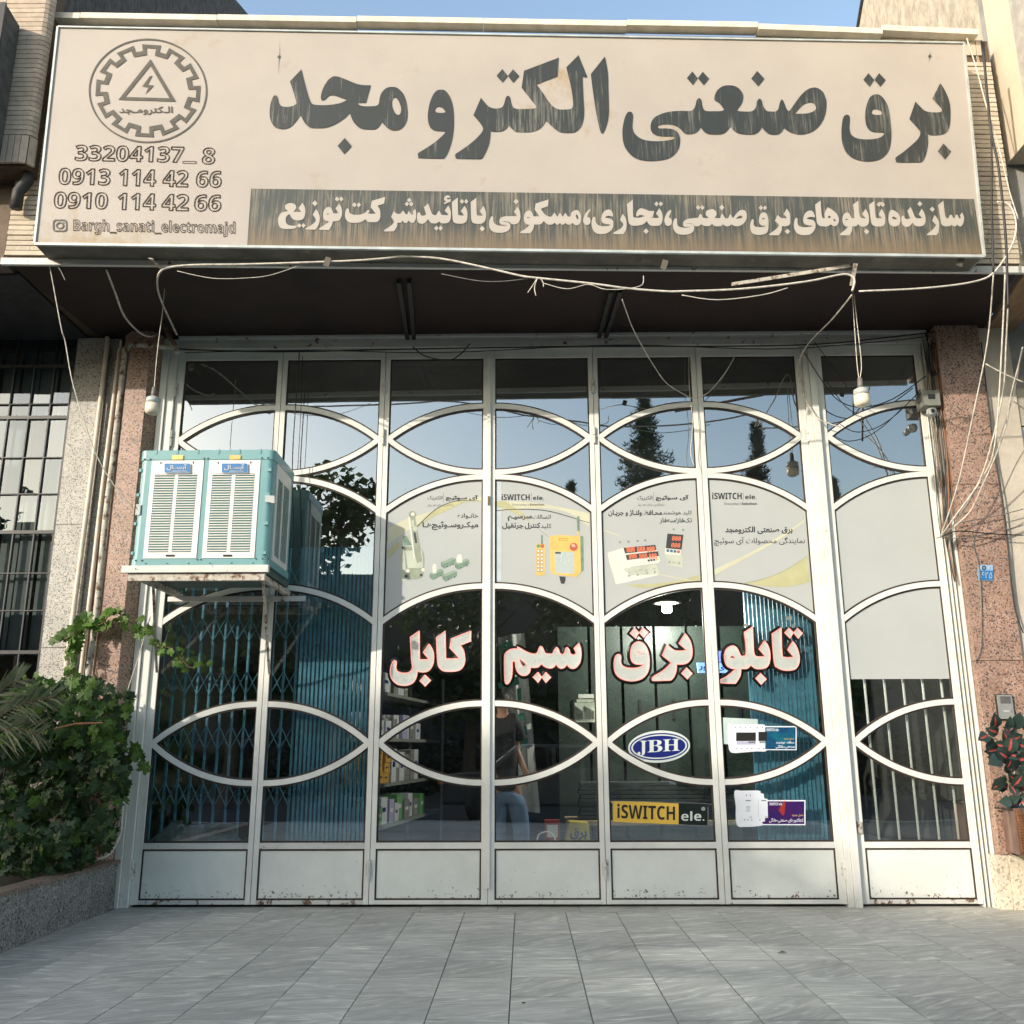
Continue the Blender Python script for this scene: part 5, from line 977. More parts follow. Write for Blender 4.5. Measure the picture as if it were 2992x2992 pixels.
G_('device_b_body', ['1165,1215* 1455,1245* 1440,1330* 1490,1380* 1470,1560* 1200,1520*', ], PG2, .0005); G_('display', ['1208,960* 1490,982* 1455,1242* 1180,1215*'], PDK, .0008); G_('key_row', ['1170,1222* 1452,1248* 1438,1340* 1162,1322*'], PWH, .0008)
for y in (1000, 1120): T_('888', 1285-(y-1000)*.12, y, 1450-(y-1000)*.12, y+82, .02, PLED, rtl=False, slope=.06, dy=.0008, nm='digits', shear=.15)
for k in range(4): x = 1193+k*62; G_('push_key', [bxs(x, 1236+k*7, x+48, 1284+k*7)], mat('print_key_blue', (.06, .16, .25), .5) if k < 3 else PRED, .001)
T_('OUT', 1290, 1455, 1368, 1486, 0, INKG, rtl=False)
for a_, b_ in ((1320, 884), (1487, 894), (1245, 1463), (1415, 1484)): G_('terminal_screw', [cc(a_, b_, 20, 10), cc(a_+4, b_-3, 9, 8)], PG3, .001)
# poster 4
T_, G_ = printer((1992, 1000), 1.932, PO[3])
G_('swoosh', ['345,1360* 480,1330 600,1280 709,1207* 722,1352* 640,1375 560,1383 440,1374*'], OLV, .0003); G_('swoosh', ['178,1285* 400,1180 560,1090 694,1000* 694,1012* 570,1102 400,1200 178,1320*'], OLV2, .0002); G_('swoosh_line', ['345,1362* 480,1328 600,1276 709,1204* 709,1207* 600,1281 480,1333 348,1366*'], PG1, .0006)
T_(heavy('iSWITCH'), 172, 848, 338, 886, .0, rtl=False); T_(heavy('ele.'), 358, 860, 422, 886, .0, rtl=False); T_("Everyday's", 240, 904, 336, 921, 0, INKG, rtl=False); T_(heavy('Solution'), 340, 904, 424, 918, .0, rtl=False); G_('divider', [bxs(346, 848, 348, 895)], INKG)
T_('برق صنعتی الکترومجد', 245, 1040, 625, 1083, .025); T_('نمایندگی محصولات آی سوئیچ', 183, 1100, 695, 1150, 0)
# ================================================================ LED WORD SIGNS
FACE = mat('acrylic_face', (.93, .94, .92), .3, vary=.03, scale=3); ACR = mat('black_acrylic', (.006, .007, .007), .15)
LED = emis('red_led_strip', (1.0, .42, .36), .55); GLOW = mat('red_acrylic_edge', (.22, .006, .004), .4)
NEON = [
 ('کابل', (1100, 1780), 'illuminated white word sign at the left end of the row, two words tall letters', ['1665,385* 1665,565* 1480,635* 1535,720 1560,840 1555,950 1510,1040 1420,1090 1250,1100 1160,1080 1095,1010 1075,900 1055,505* 1215,382* 1225,840 1255,872 1420,872 1448,850 1295,685* 1320,520*',
   '755,385* 762,860 780,888 900,885 918,875 825,765* 930,610* 990,710 1012,820 1000,960 940,1070 860,1108 760,1105 718,1085* 712,1170 670,1270 590,1330 480,1348 360,1320 270,1230 240,1120 255,1000 300,915 335,905 355,940 345,1040 380,1100 480,1128 580,1110 635,1040 620,900 595,495*'], '855,1160 960,1257 858,1362 762,1265', []),
 ('سیم', (1440, 1780), '', ['1518,600* 1550,690 1558,800 1540,930 1480,1020 1410,1048 1350,1025 1308,970* 1260,1030 1200,1045 1150,1015 1120,965* 1070,1025 1000,1040 910,1010 860,960* 800,1020 730,1030 665,1028* 650,1110 590,1165 510,1165 440,1110 405,1020 395,930 370,915 345,940 345,1060 330,1200 290,1290 250,1320 215,1280 205,1100 205,850 230,770 300,715 370,700 430,700* 435,660* 600,755 690,785 760,785 800,740 820,680 850,655 885,690 915,760 960,785 1050,785 1080,730 1125,672 1160,710 1185,775 1230,798 1265,770 1290,690 1320,680 1350,720 1370,785 1420,805 1460,790 1462,750 1430,690*'], '797,1112 864,1200 797,1298 708,1200|935,1112 1025,1205 937,1300 866,1200', ['460,860* 570,950 575,990 540,1015 490,960']),
 ('برق', (1760, 1780), '', ['640,573 720,600 780,680 815,780 828,900 820,1050 770,1160 680,1235 530,1268 380,1245 270,1180 215,1080 207,950 225,850 270,800 315,805 330,850 325,930 360,1000 450,1035 580,1040 680,1015 740,975* 600,970 530,930 500,850 500,740 530,640 580,590',
   '1460,430* 1530,520 1575,640 1585,780 1560,880 1500,945 1420,970 1310,970* 1305,1080 1265,1190 1210,1253* 910,1262 885,1230 900,1190 1080,1080 1200,960 1195,925 1060,820* 1140,622* 1230,700 1300,732 1450,730 1470,710 1350,605*'], '568,332 649,415 588,515 487,425|715,328 812,405 733,505 651,415|1485,1033 1590,1135 1500,1235 1395,1130', ['640,722 710,780* 600,785 590,750']),
 ('تابلو', (2070, 1780), '', ['1285,325* 1300,780 1345,848 1480,848 1490,825 1395,715* 1492,565* 1560,670 1605,830 1595,960 1540,1050 1440,1080 1320,1075 1220,1030 1160,940 1120,435*',
   '780,308* 800,740 830,820 880,838 975,835 985,810 890,705* 990,555* 1050,640 1085,760 1085,900 1050,1000 980,1045 840,1050 745,985* 690,1045 575,1050* 560,1180 480,1312* 215,1300 205,1250 330,1180 485,1050* 400,1040 320,990 285,900 285,780 330,690 420,645 500,680 555,790 570,825* 630,825 665,780 660,600 630,410*'], '1422,332 1502,415 1440,515 1343,415|1570,332 1665,425 1583,518 1504,415|920,1132 1025,1235 930,1330 832,1220', ['420,815 475,865 380,855']),
]
nlab = ['white LED word sign with red glowing outline, leftmost, below the micro switch poster', 'white LED word sign with red outline below the crane remote poster', 'white LED word sign with red outline below the digital display poster', 'white LED word sign with red outline in front of the folded blue grille']
NY = .085
for (nm, org, _, outs, dots, holes), lb in zip(NEON, nlab):
    sc = 6.0375; c_ = atY(org[0]+900/sc, org[1]+1300/sc, NY); E_ = tag(empty('word_sign', c_), lb, 'LED sign', 'LED word signs in the gate')
    allc = outs+diamonds(dots)+holes
    traced('letter_face', org, sc, allc, P0(NY), FACE, E_)
    m1, m2, m3 = MB(), MB(), MB()
    for c in allc:
        pts = [atY(org[0]+x/sc, org[1]+y/sc, NY-.004) for x, y in outline(c, 3)]; pts.append(pts[0].copy())
        m1.tube(pts, .0034, 5, cap=False)
        if c not in holes: m2.tube([p+Vector((0, .018, 0)) for p in pts], .027, 6, cap=False); m3.tube([p+Vector((0, .006, 0)) for p in pts], .0085, 5, cap=False)
    for mm, s_ in ((m2, .25), (m3, .3)): mm.v = [(x, (y-(NY+.02))*s_+(NY+(.022 if mm is m2 else .012)), z) for x, y, z in mm.v]
    m1.build('led_outline', LED, E_); m3.build('red_edge', GLOW, E_); m2.build('backing_board', ACR, E_)
    for x in ((250, 1650) if nm != 'تابلو' else (650, 1495)):
        p = atY(org[0]+x/sc, org[1]+(300 if nm != 'سیم' else 560)/sc, NY-.03); MB().box(p.x-.006, p.x+.006, p.y, p.y+.01, p.z-.006, p.z+.006).build('suction_hook', POSTER, E_)
# ---- oval sign, strip sign, two product stickers
SY = .0185
OV = tag(empty('oval_sign', atY(1925, 2185, SY)), 'white and dark blue oval sign with three capital letters', 'sign'); T_, G_ = printer((1780, 2080), 5.366, OV, SY)
NAVY = mat('navy_print', (.012, .02, .16), .3); OVW = mat('oval_white', (.6, .66, .62), .35)
def tel(rx, ry, n=40): return ' '.join('%.1f,%.1f*' % (783+rx*math.cos(t)+0, 545+ry*math.sin(t)-.045*rx*math.cos(t)) for t in [2*math.pi*i/n for i in range(n)])
G_('oval_plate', [tel(485, 252)], OVW); G_('blue_ring', [tel(460, 214), tel(438, 192)], NAVY, .0006); G_('blue_field', [tel(413, 172)], NAVY, .0007)
T_(heavy('J', True), 445, 452, 590, 690, .0, OVW, rtl=False, dy=.0008); T_(heavy('B', True), 600, 446, 835, 636, .0, OVW, rtl=False, dy=.0008, slope=-.05); T_(heavy('H', True), 845, 434, 1105, 620, .0, OVW, rtl=False, dy=.0008, slope=-.05)
SS = tag(empty('strip_sign', atY(1925, 2375, SY)), 'yellow and black strip sign in the pane below the oval sign', 'sign'); T_, G_ = printer((1780, 2080), 5.366, SS, SY)
G_('yellow_field', ['95,1398 1088,1436* 1088,1762* 90,1725 55,1690 52,1450'], mat('sign_yellow', (.66, .44, .07), .35, vary=.05, scale=3)); G_('black_field', ['1089,1436* 1480,1448 1535,1500 1538,1740 1500,1778 1089,1762*'], mat('sign_black', (.012, .02, .018), .25)); G_('rim', ['52,1390* 1490,1432 1550,1500 1552,1750 1500,1790 52,1735*', '62,1400* 1486,1440 1540,1504 1542,1746 1496,1780 62,1725*'], INKG, .0004)
T_(heavy('iSWITCH'), 128, 1440, 1032, 1668, .0, BLACK, rtl=False, slope=.035, dy=.0008); T_(heavy('ele.'), 1130, 1558, 1492, 1708, .0, OVW, rtl=False, dy=.0008); G_('mark_ring', [cc(1475, 1520, 28), cc(1475, 1520, 21)], OVW, .001); T_('R', 1464, 1506, 1487, 1534, .01, OVW, rtl=False, dy=.0008)
WST = mat('sticker_white', (.68, .72, .78), .4, vary=.05, scale=4)
S1 = tag(empty('product_sticker', atY(2230, 2160, SY)), 'sticker with white device and teal blue card inside the lower eye pane', 'sticker', 'product stickers on the sixth leaf'); T_, G_ = printer((2090, 2060), 5.084, S1, SY)
G_('pale_paper', ['115,185* 630,210* 630,590* 120,580*'], mat('pale_paper', (.5, .6, .57), .5)); G_('device', ['185,300 240,285 560,285* 725,290 735,320* 770,340* 775,580* 755,600* 755,685 600,690 300,715* 205,660'], WST, .0006)
G_('card_border', [bxs(728, 312, 1208, 670)], WST, .0004); G_('card', [bxs(742, 330, 1192, 656)], mat('teal_navy_print', (.008, .02, .12), .3, vary=.8, scale=9, col2=(.008, .12, .17)), .0008)
G_('display', [bxs(310, 408, 602, 535)], BLACK, .001); G_('display', [bxs(642, 398, 765, 535)], BLACK, .001); G_('key_band', [bxs(318, 540, 604, 588)], mat('lilac_print', (.42, .42, .55), .4), .001)
for k in range(4): G_('key', [bxs(495+k*26, 540, 513+k*26, 565)], BLACK, .0013); G_('key', [bxs(660+k*27, 540, 678+k*27, 565)], BLACK, .0013)
for x in (297, 372, 452, 520, 625, 700): G_('terminal', [cc(x, 332, 9, 8)], INKG, .001)
for x in (318, 392, 475, 543, 648, 720): G_('terminal', [cc(x, 645, 9, 8)], INKG, .001)
T_(heavy('iSWITCH ele.'), 760, 345, 946, 388, .0, WST, rtl=False, dy=.001); T_('نسل جدید', 1020, 482, 1168, 518, .01, PYL, dy=.001); T_('محافظ هوشمند', 900, 536, 1175, 582, .03, WST, dy=.001); T_('صنعتی-خانگی', 900, 592, 1180, 645, .03, WST, dy=.001)
S2 = tag(empty('product_sticker', atY(2250, 2370, SY)), 'sticker with white contactors and purple card in the bottom pane of the sixth leaf', 'sticker', 'product stickers on the sixth leaf'); T_, G_ = printer((2090, 2060), 5.084, S2, SY)
G_('device', ['285,1280 400,1272 650,1272 670,1310* 720,1318* 728,1388* 775,1395* 782,1675* 738,1680* 738,1730* 690,1735* 690,1790 460,1810 320,1780 305,1500*'], WST, .0006); G_('card_border', [bxs(690, 1412, 1340, 1785)], WST, .0004); G_('card', [bxs(700, 1430, 1322, 1768)], mat('purple_print', (.02, .01, .1), .3, vary=.8, scale=7, col2=(.05, .008, .09)), .00055)
G_('red_glow', ['940,1560* 1010,1440 1040,1440 1030,1600 1000,1640'], mat('dark_red_print', (.3, .03, .02), .3), .0008)
T_(heavy('iSWITCH ele.'), 805, 1448, 1000, 1490, .0, WST, rtl=False, dy=.001); T_('نسل جدید', 1140, 1615, 1305, 1658, .01, PYL, dy=.001); T_('کنتاکتورهای صنعتی-خانگی', 800, 1678, 1310, 1748, .02, WST, dy=.001)
for a_, b_, c_, d_ in ((452, 1412, 524, 1428), (684, 1412, 758, 1428), (458, 1510, 520, 1520), (458, 1540, 520, 1548), (458, 1570, 520, 1578)): G_('print_line', [bxs(a_, b_, c_, d_)], INKG, .001)
T_('CE', 505, 1650, 542, 1680, 0, INKG, rtl=False); T_('CE', 738, 1648, 776, 1676, 0, INKG, rtl=False)
for x in (462, 520): G_('slot_mark', [bxs(x-5, 1328, x+5, 1358)], INKG, .001)
for x in (438, 486, 542, 662): G_('terminal', [cc(x, 1705, 10, 8)], INKG, .001)
G_('device_edge', [bxs(636, 1400, 640, 1675)], mat('lilac_line', (.25, .25, .4), .4), .001)
for (x0, y0, x1, y1), lb in (((2173, 1822, 2184, 1832), 'small white adhesive pad left above the rightmost word sign'), ((2295, 1801, 2314, 1812), 'pair of white adhesive pads high above the rightmost word sign'), ((2313, 1824, 2323, 1834), 'small grey adhesive pad between the dots of the rightmost word sign')):
    tag(px_poly([(x0, y0), (x1, y0), (x1, y1), (x0, y1)], P0(.05), POSTER, None, 'adhesive_pad'), lb, 'pad', 'adhesive pads on the glass')
# ================================================================ INSIDE THE SHOP
GRL = mat('blue_grille_paint', (.085, .27, .38), .5, vary=.25, scale=10, dirt=((.03, .05, .05), 6, .6, .1))
G1 = tag(empty('folding_grille', (-2.4, .2, .07)), 'blue folding scissor grille, stretched, behind the two left gate leaves', 'grille')
GT = 2.95; x = -3.12; vxs = []
while x < -1.93: vxs.append(x); x += .105
for k, x in enumerate(vxs):
    MB().box(x-.008, x+.008, .19, .215, .08, GT).build('upright', GRL, G1)
for a_, b_ in zip(vxs[:-1], vxs[1:]):
    m = MB()
    for z in [.28+.46*j for j in range(6)]:
        m.bar((a_, .185, z), (b_, .185, z+.2), .004, .02, up=Vector((0, 1, 0))); m.bar((a_, .222, z+.2), (b_, .222, z), .004, .02, up=Vector((0, 1, 0)))
    m.build('scissor_link', GRL, G1)
x = -1.92
while x < atY(1108, 2300, .2).x: MB().box(x-.011, x+.011, .17+.01*((x*50) % 2 > 1), .215, .08, GT).build('upright', GRL, G1); x += .036
G2 = tag(empty('folding_grille', (2.0, .2, .07)), 'blue folding grille pushed together behind the gate leaf with the stickers', 'grille')
xa, xb = atY(2205, 2200, .22).x, atY(2400, 2200, .22).x; x = xa; k = 0
while x < xb: MB().box(x-.012, x+.012, .19+.012*(k % 2), .235, .08, 2.72).build('upright', GRL, G2); x += .036; k += 1
for z in (.5, 1.25, 2.0, 2.6):
    m = MB()
    x = xa
    while x < xb-.02: m.tube([(x, .184, z), (x, .192, z)], .006, 6); x += .036
    m.build('rivet_row', DARKSTEEL, G2)
WB = tag(empty('window_bars', (3.1, .1, .1)), 'white vertical steel bars behind the wicket gate', 'bars')
for xt, xo in ((2569, 2525), (2629, 2582), (2686, 2638), (2745, 2695), (2802, 2748), (2841, 2788)):
    p = atY(xt, 2452, .09); MB().tube([(p.x, .09, .3), (p.x, .09, 2.65)], .011, 8).build('bar', WHITE, WB, smooth=True)
m = MB(); m.box(2.66, 3.6, .08, .1, .3, .33); m.box(2.66, 3.6, .08, .1, 2.62, 2.65); m.build('cross_bar', WHITE, WB)
pts_ = [(430, 2462), (470, 2430), (505, 2398), (530, 2395), (560, 2412), (600, 2408), (650, 2404), (688, 2408), (690, 2440), (716, 2462)]; vs = [atY(x, y, .1+.03*(i % 3)) for i, (x, y) in enumerate(pts_)]+[atY(560, 2462, .09), atY(590, 2435, .13)]
m = MB().add(vs, [(0, 1, 10), (1, 2, 10), (2, 3, 4), (2, 4, 10), (4, 11, 10), (4, 5, 11), (5, 6, 11), (6, 7, 8), (6, 8, 11), (8, 9, 11), (9, 10, 11)]); tag(m.build('plastic_sheet', mat('cloudy_plastic', (.16, .2, .2), .3, vary=.4, scale=14), None), 'crumpled cloudy plastic sheet lying inside the leftmost gate leaf', 'sheet')
# shelf with cartons
p1 = atY(1095, 2421, .75); p2 = atZ(1290, 2362, p1.z); sd = (p2-p1); sd.z = 0; SL = sd.length; sd.normalize(); sn = Vector((-sd.y, sd.x, 0))
if sn.y < 0: sn = -sn
SH = tag(empty('shelf_rack', p1), 'dim metal shelf rack inside the shop, below the leftmost word sign', 'shelf')
SHM = mat('shelf_metal', (.22, .23, .2), .6, vary=.2, scale=6)
zs = [p1.z, p1.z+.37, p1.z+.78, p1.z+1.2]
def shelfpt(u, d, z): return p1+sd*u+sn*d+Vector((0, 0, z-p1.z))
for z in zs:
    MB().hexa([shelfpt(0, 0, z-.03), shelfpt(SL, 0, z-.03), shelfpt(SL, .4, z-.03), shelfpt(0, .4, z-.03), shelfpt(0, 0, z), shelfpt(SL, 0, z), shelfpt(SL, .4, z), shelfpt(0, .4, z)]).build('shelf_board', SHM, SH)
for u in (0, SL):
    for d in (0, .4): MB().bar(shelfpt(u, d, .06), shelfpt(u, d, zs[-1]+.3), .03, .03).build('post', SHM, SH)
pal = {'orange': mat('orange_carton', (.55, .3, .05), .6, vary=.1, scale=9), 'white': mat('white_carton', (.55, .56, .58), .6, vary=.1, scale=9), 'green': mat('green_carton', (.12, .35, .1), .6, vary=.1), 'lilac': mat('lilac_carton', (.4, .38, .55), .6, vary=.1), 'grey': mat('grey_carton', (.22, .22, .2), .6, vary=.15)}
ordn = ['first', 'second', 'third', 'fourth', 'fifth', 'sixth', 'seventh', 'eighth', 'ninth', 'tenth', 'eleventh', 'twelfth', 'thirteenth', 'fourteenth', 'fifteenth', 'sixteenth']
rb_ = random.Random(4)
for sname, z, cols, hh in (('bottom shelf', zs[0], ['white', 'green', 'white', 'lilac', 'white', 'green', 'grey', 'white', 'grey', 'green'], (.16, .26)), ('second shelf', zs[1], ['orange', 'orange', 'orange', 'white', 'grey', 'white', 'grey', 'grey', 'white'], (.24, .33)), ('third shelf', zs[2], ['white', 'white', 'white', 'grey', 'white', 'lilac', 'white', 'grey', 'white'], (.14, .24)), ('top shelf', zs[3], ['white', 'white', 'grey', 'grey', 'white', 'grey'], (.15, .25))):
    u = .02; k = 0
    for c in cols:
        w = rb_.uniform(.15, .23); h_ = rb_.uniform(*hh); n_st = 3 if c == 'orange' else 1
        if u+w > SL-.02: break
        for s_ in range(n_st):
            z0 = z+.002+s_*h_/n_st; z1 = z0+h_/n_st-.004; d0 = rb_.uniform(.02, .06)
            CT = tag(empty('carton', shelfpt(u+w/2, d0, z0)), '%s carton, %s from the left on the %s%s' % (c, ordn[k], sname, (', ' + ['lowest', 'middle', 'top'][s_] + ' of its stack') if n_st > 1 else ''), 'carton', 'cartons on the shelf rack')
            v = [shelfpt(u, d0, z0), shelfpt(u+w, d0, z0), shelfpt(u+w, d0+.25, z0), shelfpt(u, d0+.25, z0)]; v += [p+Vector((0, 0, z1-z0)) for p in v]
            MB().hexa(v).build('box', pal[c], CT)
            lm = {'orange': PDK, 'white': NAVY, 'green': PWH, 'lilac': PWH, 'grey': PWH}[c]; q0 = [shelfpt(u+w*a_, d0-.001, z0+(z1-z0)*b_) for a_, b_ in ((.2, .45), (.75, .45), (.75, .62), (.2, .62))]
            MB().add(q0, [(0, 1, 2, 3)]).build('printed_label', lm, CT)
        u += w+.012; k += 1
# counter, goods and lamp
WOODT = mat('worn_counter_wood', (.32, .26, .17), .6, vary=.3, scale=8, stretch=(1, 6, 1))
cl = atY(1655, 2398, 1.0); cr_ = atY(1790, 2398, 1.0)
CT = tag(empty('counter', (1.1, 1.2, .07)), 'worn wooden counter inside the shop behind the middle leaves', 'counter')
zt_ = cl.z; MB().box(cl.x, 2.2, 1.0, 1.6, zt_-.045, zt_).build('counter_top', WOODT, CT, bevel=.01)
for x in (cl.x+.2, 2.1): MB().box(x-.03, x+.03, 1.1, 1.5, .06, zt_-.046).build('leg', DARKSTEEL, CT)
DKP = mat('dark_trunking', (.035, .045, .045), .35, vary=.2, scale=8)
for k in range(9):
    z = zt_+.003+k*.037; tag(MB().box(cl.x+.12+.01*(k % 3), 2.0, 1.08, 1.4, z, z+.032).build('trunking_bundle', DKP, None, bevel=.004), 'dark plastic trunking bundle, %s from the bottom of the pile on the counter' % ordn[k], 'trunking', 'trunking piled on the counter')
a_ = atY(1655, 2400, .85); b_ = atY(1722, 2462, .85)
SK = tag(empty('yellow_sack', (a_.x+.1, .95, .07)), 'yellow printed sack leaning under the counter edge', 'sack')
MB().prism([Vector((a_.x+.02, .85, a_.z)), Vector((b_.x, .85, a_.z-.01)), Vector((b_.x+.02, .85, .07)), Vector((a_.x-.08, .85, .07))], Vector((0, .2, 0))).build('sack_body', mat('yellow_sack_cloth', (.45, .36, .06), .7, vary=.2, scale=6), SK, bevel=.02)
put_text('برق', 1665, 2420, 1715, 2455, P0(.845), NAVY, SK, bold=.03, rtl=True)
a_ = atY(1598, 2410, .9); b_ = atY(1630, 2450, .9)
RB = tag(empty('red_box', (a_.x, .9, .07)), 'red and white packet on the floor inside, beside the man', 'box'); MB().box(a_.x-.02, b_.x+.02, .9, 1.0, b_.z-.05, a_.z+.04).build('packet', mat('packet_red', (.35, .04, .03), .5), RB); MB().box(a_.x, b_.x, .897, .9, b_.z+.01, a_.z).build('packet_label', PWH, RB)
tube_thing('white_hoop', [atY(x, y, .3) for x, y in ((1569, 2458), (1574, 2440), (1590, 2431), (1606, 2433), (1620, 2446), (1622, 2458))], .006, CABLE_W, 'white cable hoop standing just behind the fourth gate leaf', 'cable')
for (x0, y0, x1, y1, Y), lb, m_ in (((1680, 2053, 1705, 2110, 1.6), 'left one of two packs of drill bits hanging inside', PG2), ((1706, 2053, 1738, 2110, 1.6), 'right one of two packs of drill bits hanging inside', PG2), ((1690, 2028, 1735, 2040, 1.6), 'flat white box lying above the drill bit packs', PWH), ((1685, 2043, 1735, 2052, 1.6), 'flat grey box directly on the drill bit packs', PG2)):
    a_, b_ = atY(x0, y1, Y), atY(x1, y0, Y); q_ = tag(empty('goods_pack', (a_.x, Y, a_.z)), lb, 'pack', 'packs hanging on the goods wall'); MB().box(a_.x, b_.x, Y, Y+.08, a_.z, b_.z).build('pack', m_, q_)
    if y1-y0 > 20:
        for k in range(7): w = (b_.x-a_.x)/8; MB().box(a_.x+w*(k+.7), a_.x+w*(k+1.1), Y-.006, Y, a_.z+.03, b_.z-.03-.008*k).build('drill_bit', PDK, q_)
# goods wall behind (real panels on the back of the shop)
GW = tag(empty('goods_cabinet', (1.2, 1.75, .07)), 'dark green cabinet with narrow doors at the back of the shop', 'cabinet')
GWm = mat('dim_green_door', (.02, .034, .026), .5, vary=.3, scale=5)
for k in range(7): x = .35+k*.34; MB().box(x, x+.31, 1.9, 2.3, .1, 2.45).build('door', GWm, GW); MB().box(x+.14, x+.17, 1.885, 1.9, 1.5, 1.7).build('lock_plate', BLACK, GW)
# banner
BNR = tag(empty('banner', (.1, 1.1, 1.2)), 'white cloth banner with dark green shapes hanging behind the man', 'banner')
vs = []; fs = []; bl = [(1455, 1862), (1532, 1848)], [(1490, 2370), (1578, 2375)]; NN = 14; MM = 20
for j in range(MM+1):
    for i in range(NN+1):
        t, s_ = j/MM, i/NN; x = (bl[0][0][0]*(1-s_)+bl[0][1][0]*s_)*(1-t)+(bl[1][0][0]*(1-s_)+bl[1][1][0]*s_)*t; y = (bl[0][0][1]*(1-s_)+bl[0][1][1]*s_)*(1-t)+(bl[1][0][1]*(1-s_)+bl[1][1][1]*s_)*t
        p = atY(x, y, 1.1); p.y += .035*math.sin(s_*9+t*2)+.015*math.sin(s_*21); vs.append(p)
for j in range(MM):
    for i in range(NN): o = j*(NN+1)+i; fs.append((o, o+1, o+NN+2, o+NN+1))
MB().add(vs, fs).build('cloth', mat('banner_cloth', (.42, .42, .4), .8, vary=.1, scale=5), BNR, smooth=True)
BG = mat('banner_green', (.03, .16, .11), .7)
for pts in ([(1462, 1885), (1485, 1872), (1500, 1885), (1500, 1930), (1475, 1910), (1465, 1930)], [(1455, 1995), (1515, 1975), (1518, 2000), (1458, 2012)], [(1498, 2092), (1530, 2082), (1534, 2102), (1502, 2112)], [(1512, 2120), (1540, 2122), (1540, 2145), (1520, 2152)], [(1515, 2165), (1542, 2155), (1542, 2172), (1520, 2180)], [(1510, 2012), (1522, 2010), (1524, 2050), (1512, 2048)]):
    px_poly(pts, P0(1.05), BG, BNR, 'green_print')
# pendant lamp inside, lit
lp_ = atY(1948, 1765, 1.3); PLm = tag(empty('pendant_lamp', lp_), 'lit white pendant lamp with a flat shade inside the shop', 'lamp')
MB().lathe([(.02, .03), (.14, .0), (.145, -.004), (.02, .0)], lp_+Vector((0, 0, .01)), 20).build('shade', PWH, PLm, smooth=True); MB().lathe([(.002, 0), (.05, 0), (.05, -.07), (.035, -.085), (.002, -.09)], lp_, 16).build('lit_bulb', emis('lamp_glow', (1, .98, .92), 5), PLm, smooth=True)
MB().tube([lp_+Vector((0, 0, .03)), lp_+Vector((0, 0, 1.6))], .004, 6).build('flex', CABLE_B, PLm)
pld = bpy.data.lights.new('pendant_light', 'POINT'); pld.energy = 90; pld.shadow_soft_size = .05; pld.color = (1, .95, .86); po = bpy.data.objects.new('pendant_light', pld); COL.objects.link(po); po.location = lp_+Vector((0, 0, -.15))
LB = tag(empty('light_box', atY(2080, 1950, 1.2)), 'small blue lit sign inside the shop left of the rightmost word sign', 'LED sign')
px_poly([(2038, 1936), (2128, 1936), (2138, 1965), (2040, 1965)], P0(1.2), emis('blue_lit_face', (.25, .42, .95), 1.1), LB, 'lit_face', thick=.04)
px_poly([(2090, 1902), (2112, 1902), (2112, 1932), (2090, 1932)], P0(1.2), emis('blue_lit_face2', (.3, .36, .9), .8), LB, 'lit_face', thick=.04)
put_text('نور', 2042, 1940, 2075, 1960, P0(1.19), NAVY, LB, bold=.03, rtl=True); put_text('آی', 2096, 1940, 2126, 1960, P0(1.19), NAVY, LB, bold=.03, rtl=True)
# ---------------------------------------------------------------- the man
MY = .62
def skin(name, nodes, edges, m, parent, sub=2, root=0):
    me = bpy.data.meshes.new(name); me.from_pydata([n[0] for n in nodes], edges, []); o = bpy.data.objects.new(name, me); COL.objects.link(o)
    md = o.modifiers.new('s', 'SKIN'); sv = me.skin_vertices[0].data
    for i, n in enumerate(nodes): r_ = n[1]; sv[i].radius = r_ if isinstance(r_, tuple) else (r_, r_)
    sv[root].use_root = True; md.use_smooth_shade = True; s2 = o.modifiers.new('b', 'SUBSURF'); s2.levels = sub; s2.render_levels = sub
    dg = bpy.context.evaluated_depsgraph_get(); out = bpy.data.meshes.new_from_object(o.evaluated_get(dg)); bpy.data.objects.remove(o)
    out.name = name; return link(name, out, m, parent, smooth=True)
h = lambda x, y, dy=0.0: atY(x, y, MY+dy)
MAN = tag(empty('person', (h(1480, 2400).x, MY, .06)), 'man seen from behind in a black T-shirt and blue jeans, standing inside the shop', 'person')
SK_ = mat('skin_tone', (.3, .15, .09), .55, vary=.1, scale=12); HAIR = mat('dark_hair', (.012, .009, .008), .6, vary=.4, scale=60, bump=.6, bscale=120); TSH = mat('black_t_shirt', (.012, .012, .013), .85, vary=.3, scale=8, bump=.6, bscale=14); JEA = mat('blue_jeans', (.11, .17, .27), .85, vary=.35, scale=7, bump=.6, bscale=18)
foot = .06
ank = lambda x: Vector((h(x, 2490).x, MY, .15))
N_ = [(h(1478, 2292), .105), (h(1478, 2215), .1), (h(1477, 2130), (.13, .1)), (h(1470, 2088), .055), (h(1467, 2066, -.01), .05), (h(1465, 2042, -.02), (.078, .088)), (h(1465, 2024, -.01), .06),
      (h(1505, 2108), .055), (h(1512, 2130), .05), (h(1505, 2186, .03), .038), (h(1530, 2242, -.04), .027), (h(1538, 2262, -.05), (.03, .02)),
      (h(1440, 2108), .055), (h(1432, 2130), .05), (h(1424, 2188, .02), .038), (h(1438, 2245, -.08), .027), (h(1444, 2262, -.1), (.03, .02)),
      (h(1499, 2315), .085), (h(1520, 2405, .0), .058), (ank(1521), .04), (ank(1523)+Vector((.03, .14, -.05)), .035),
      (h(1459, 2315), .085), (h(1456, 2405), .058), (ank(1452), .04), (ank(1448)+Vector((-.03, .14, -.05)), .035)]
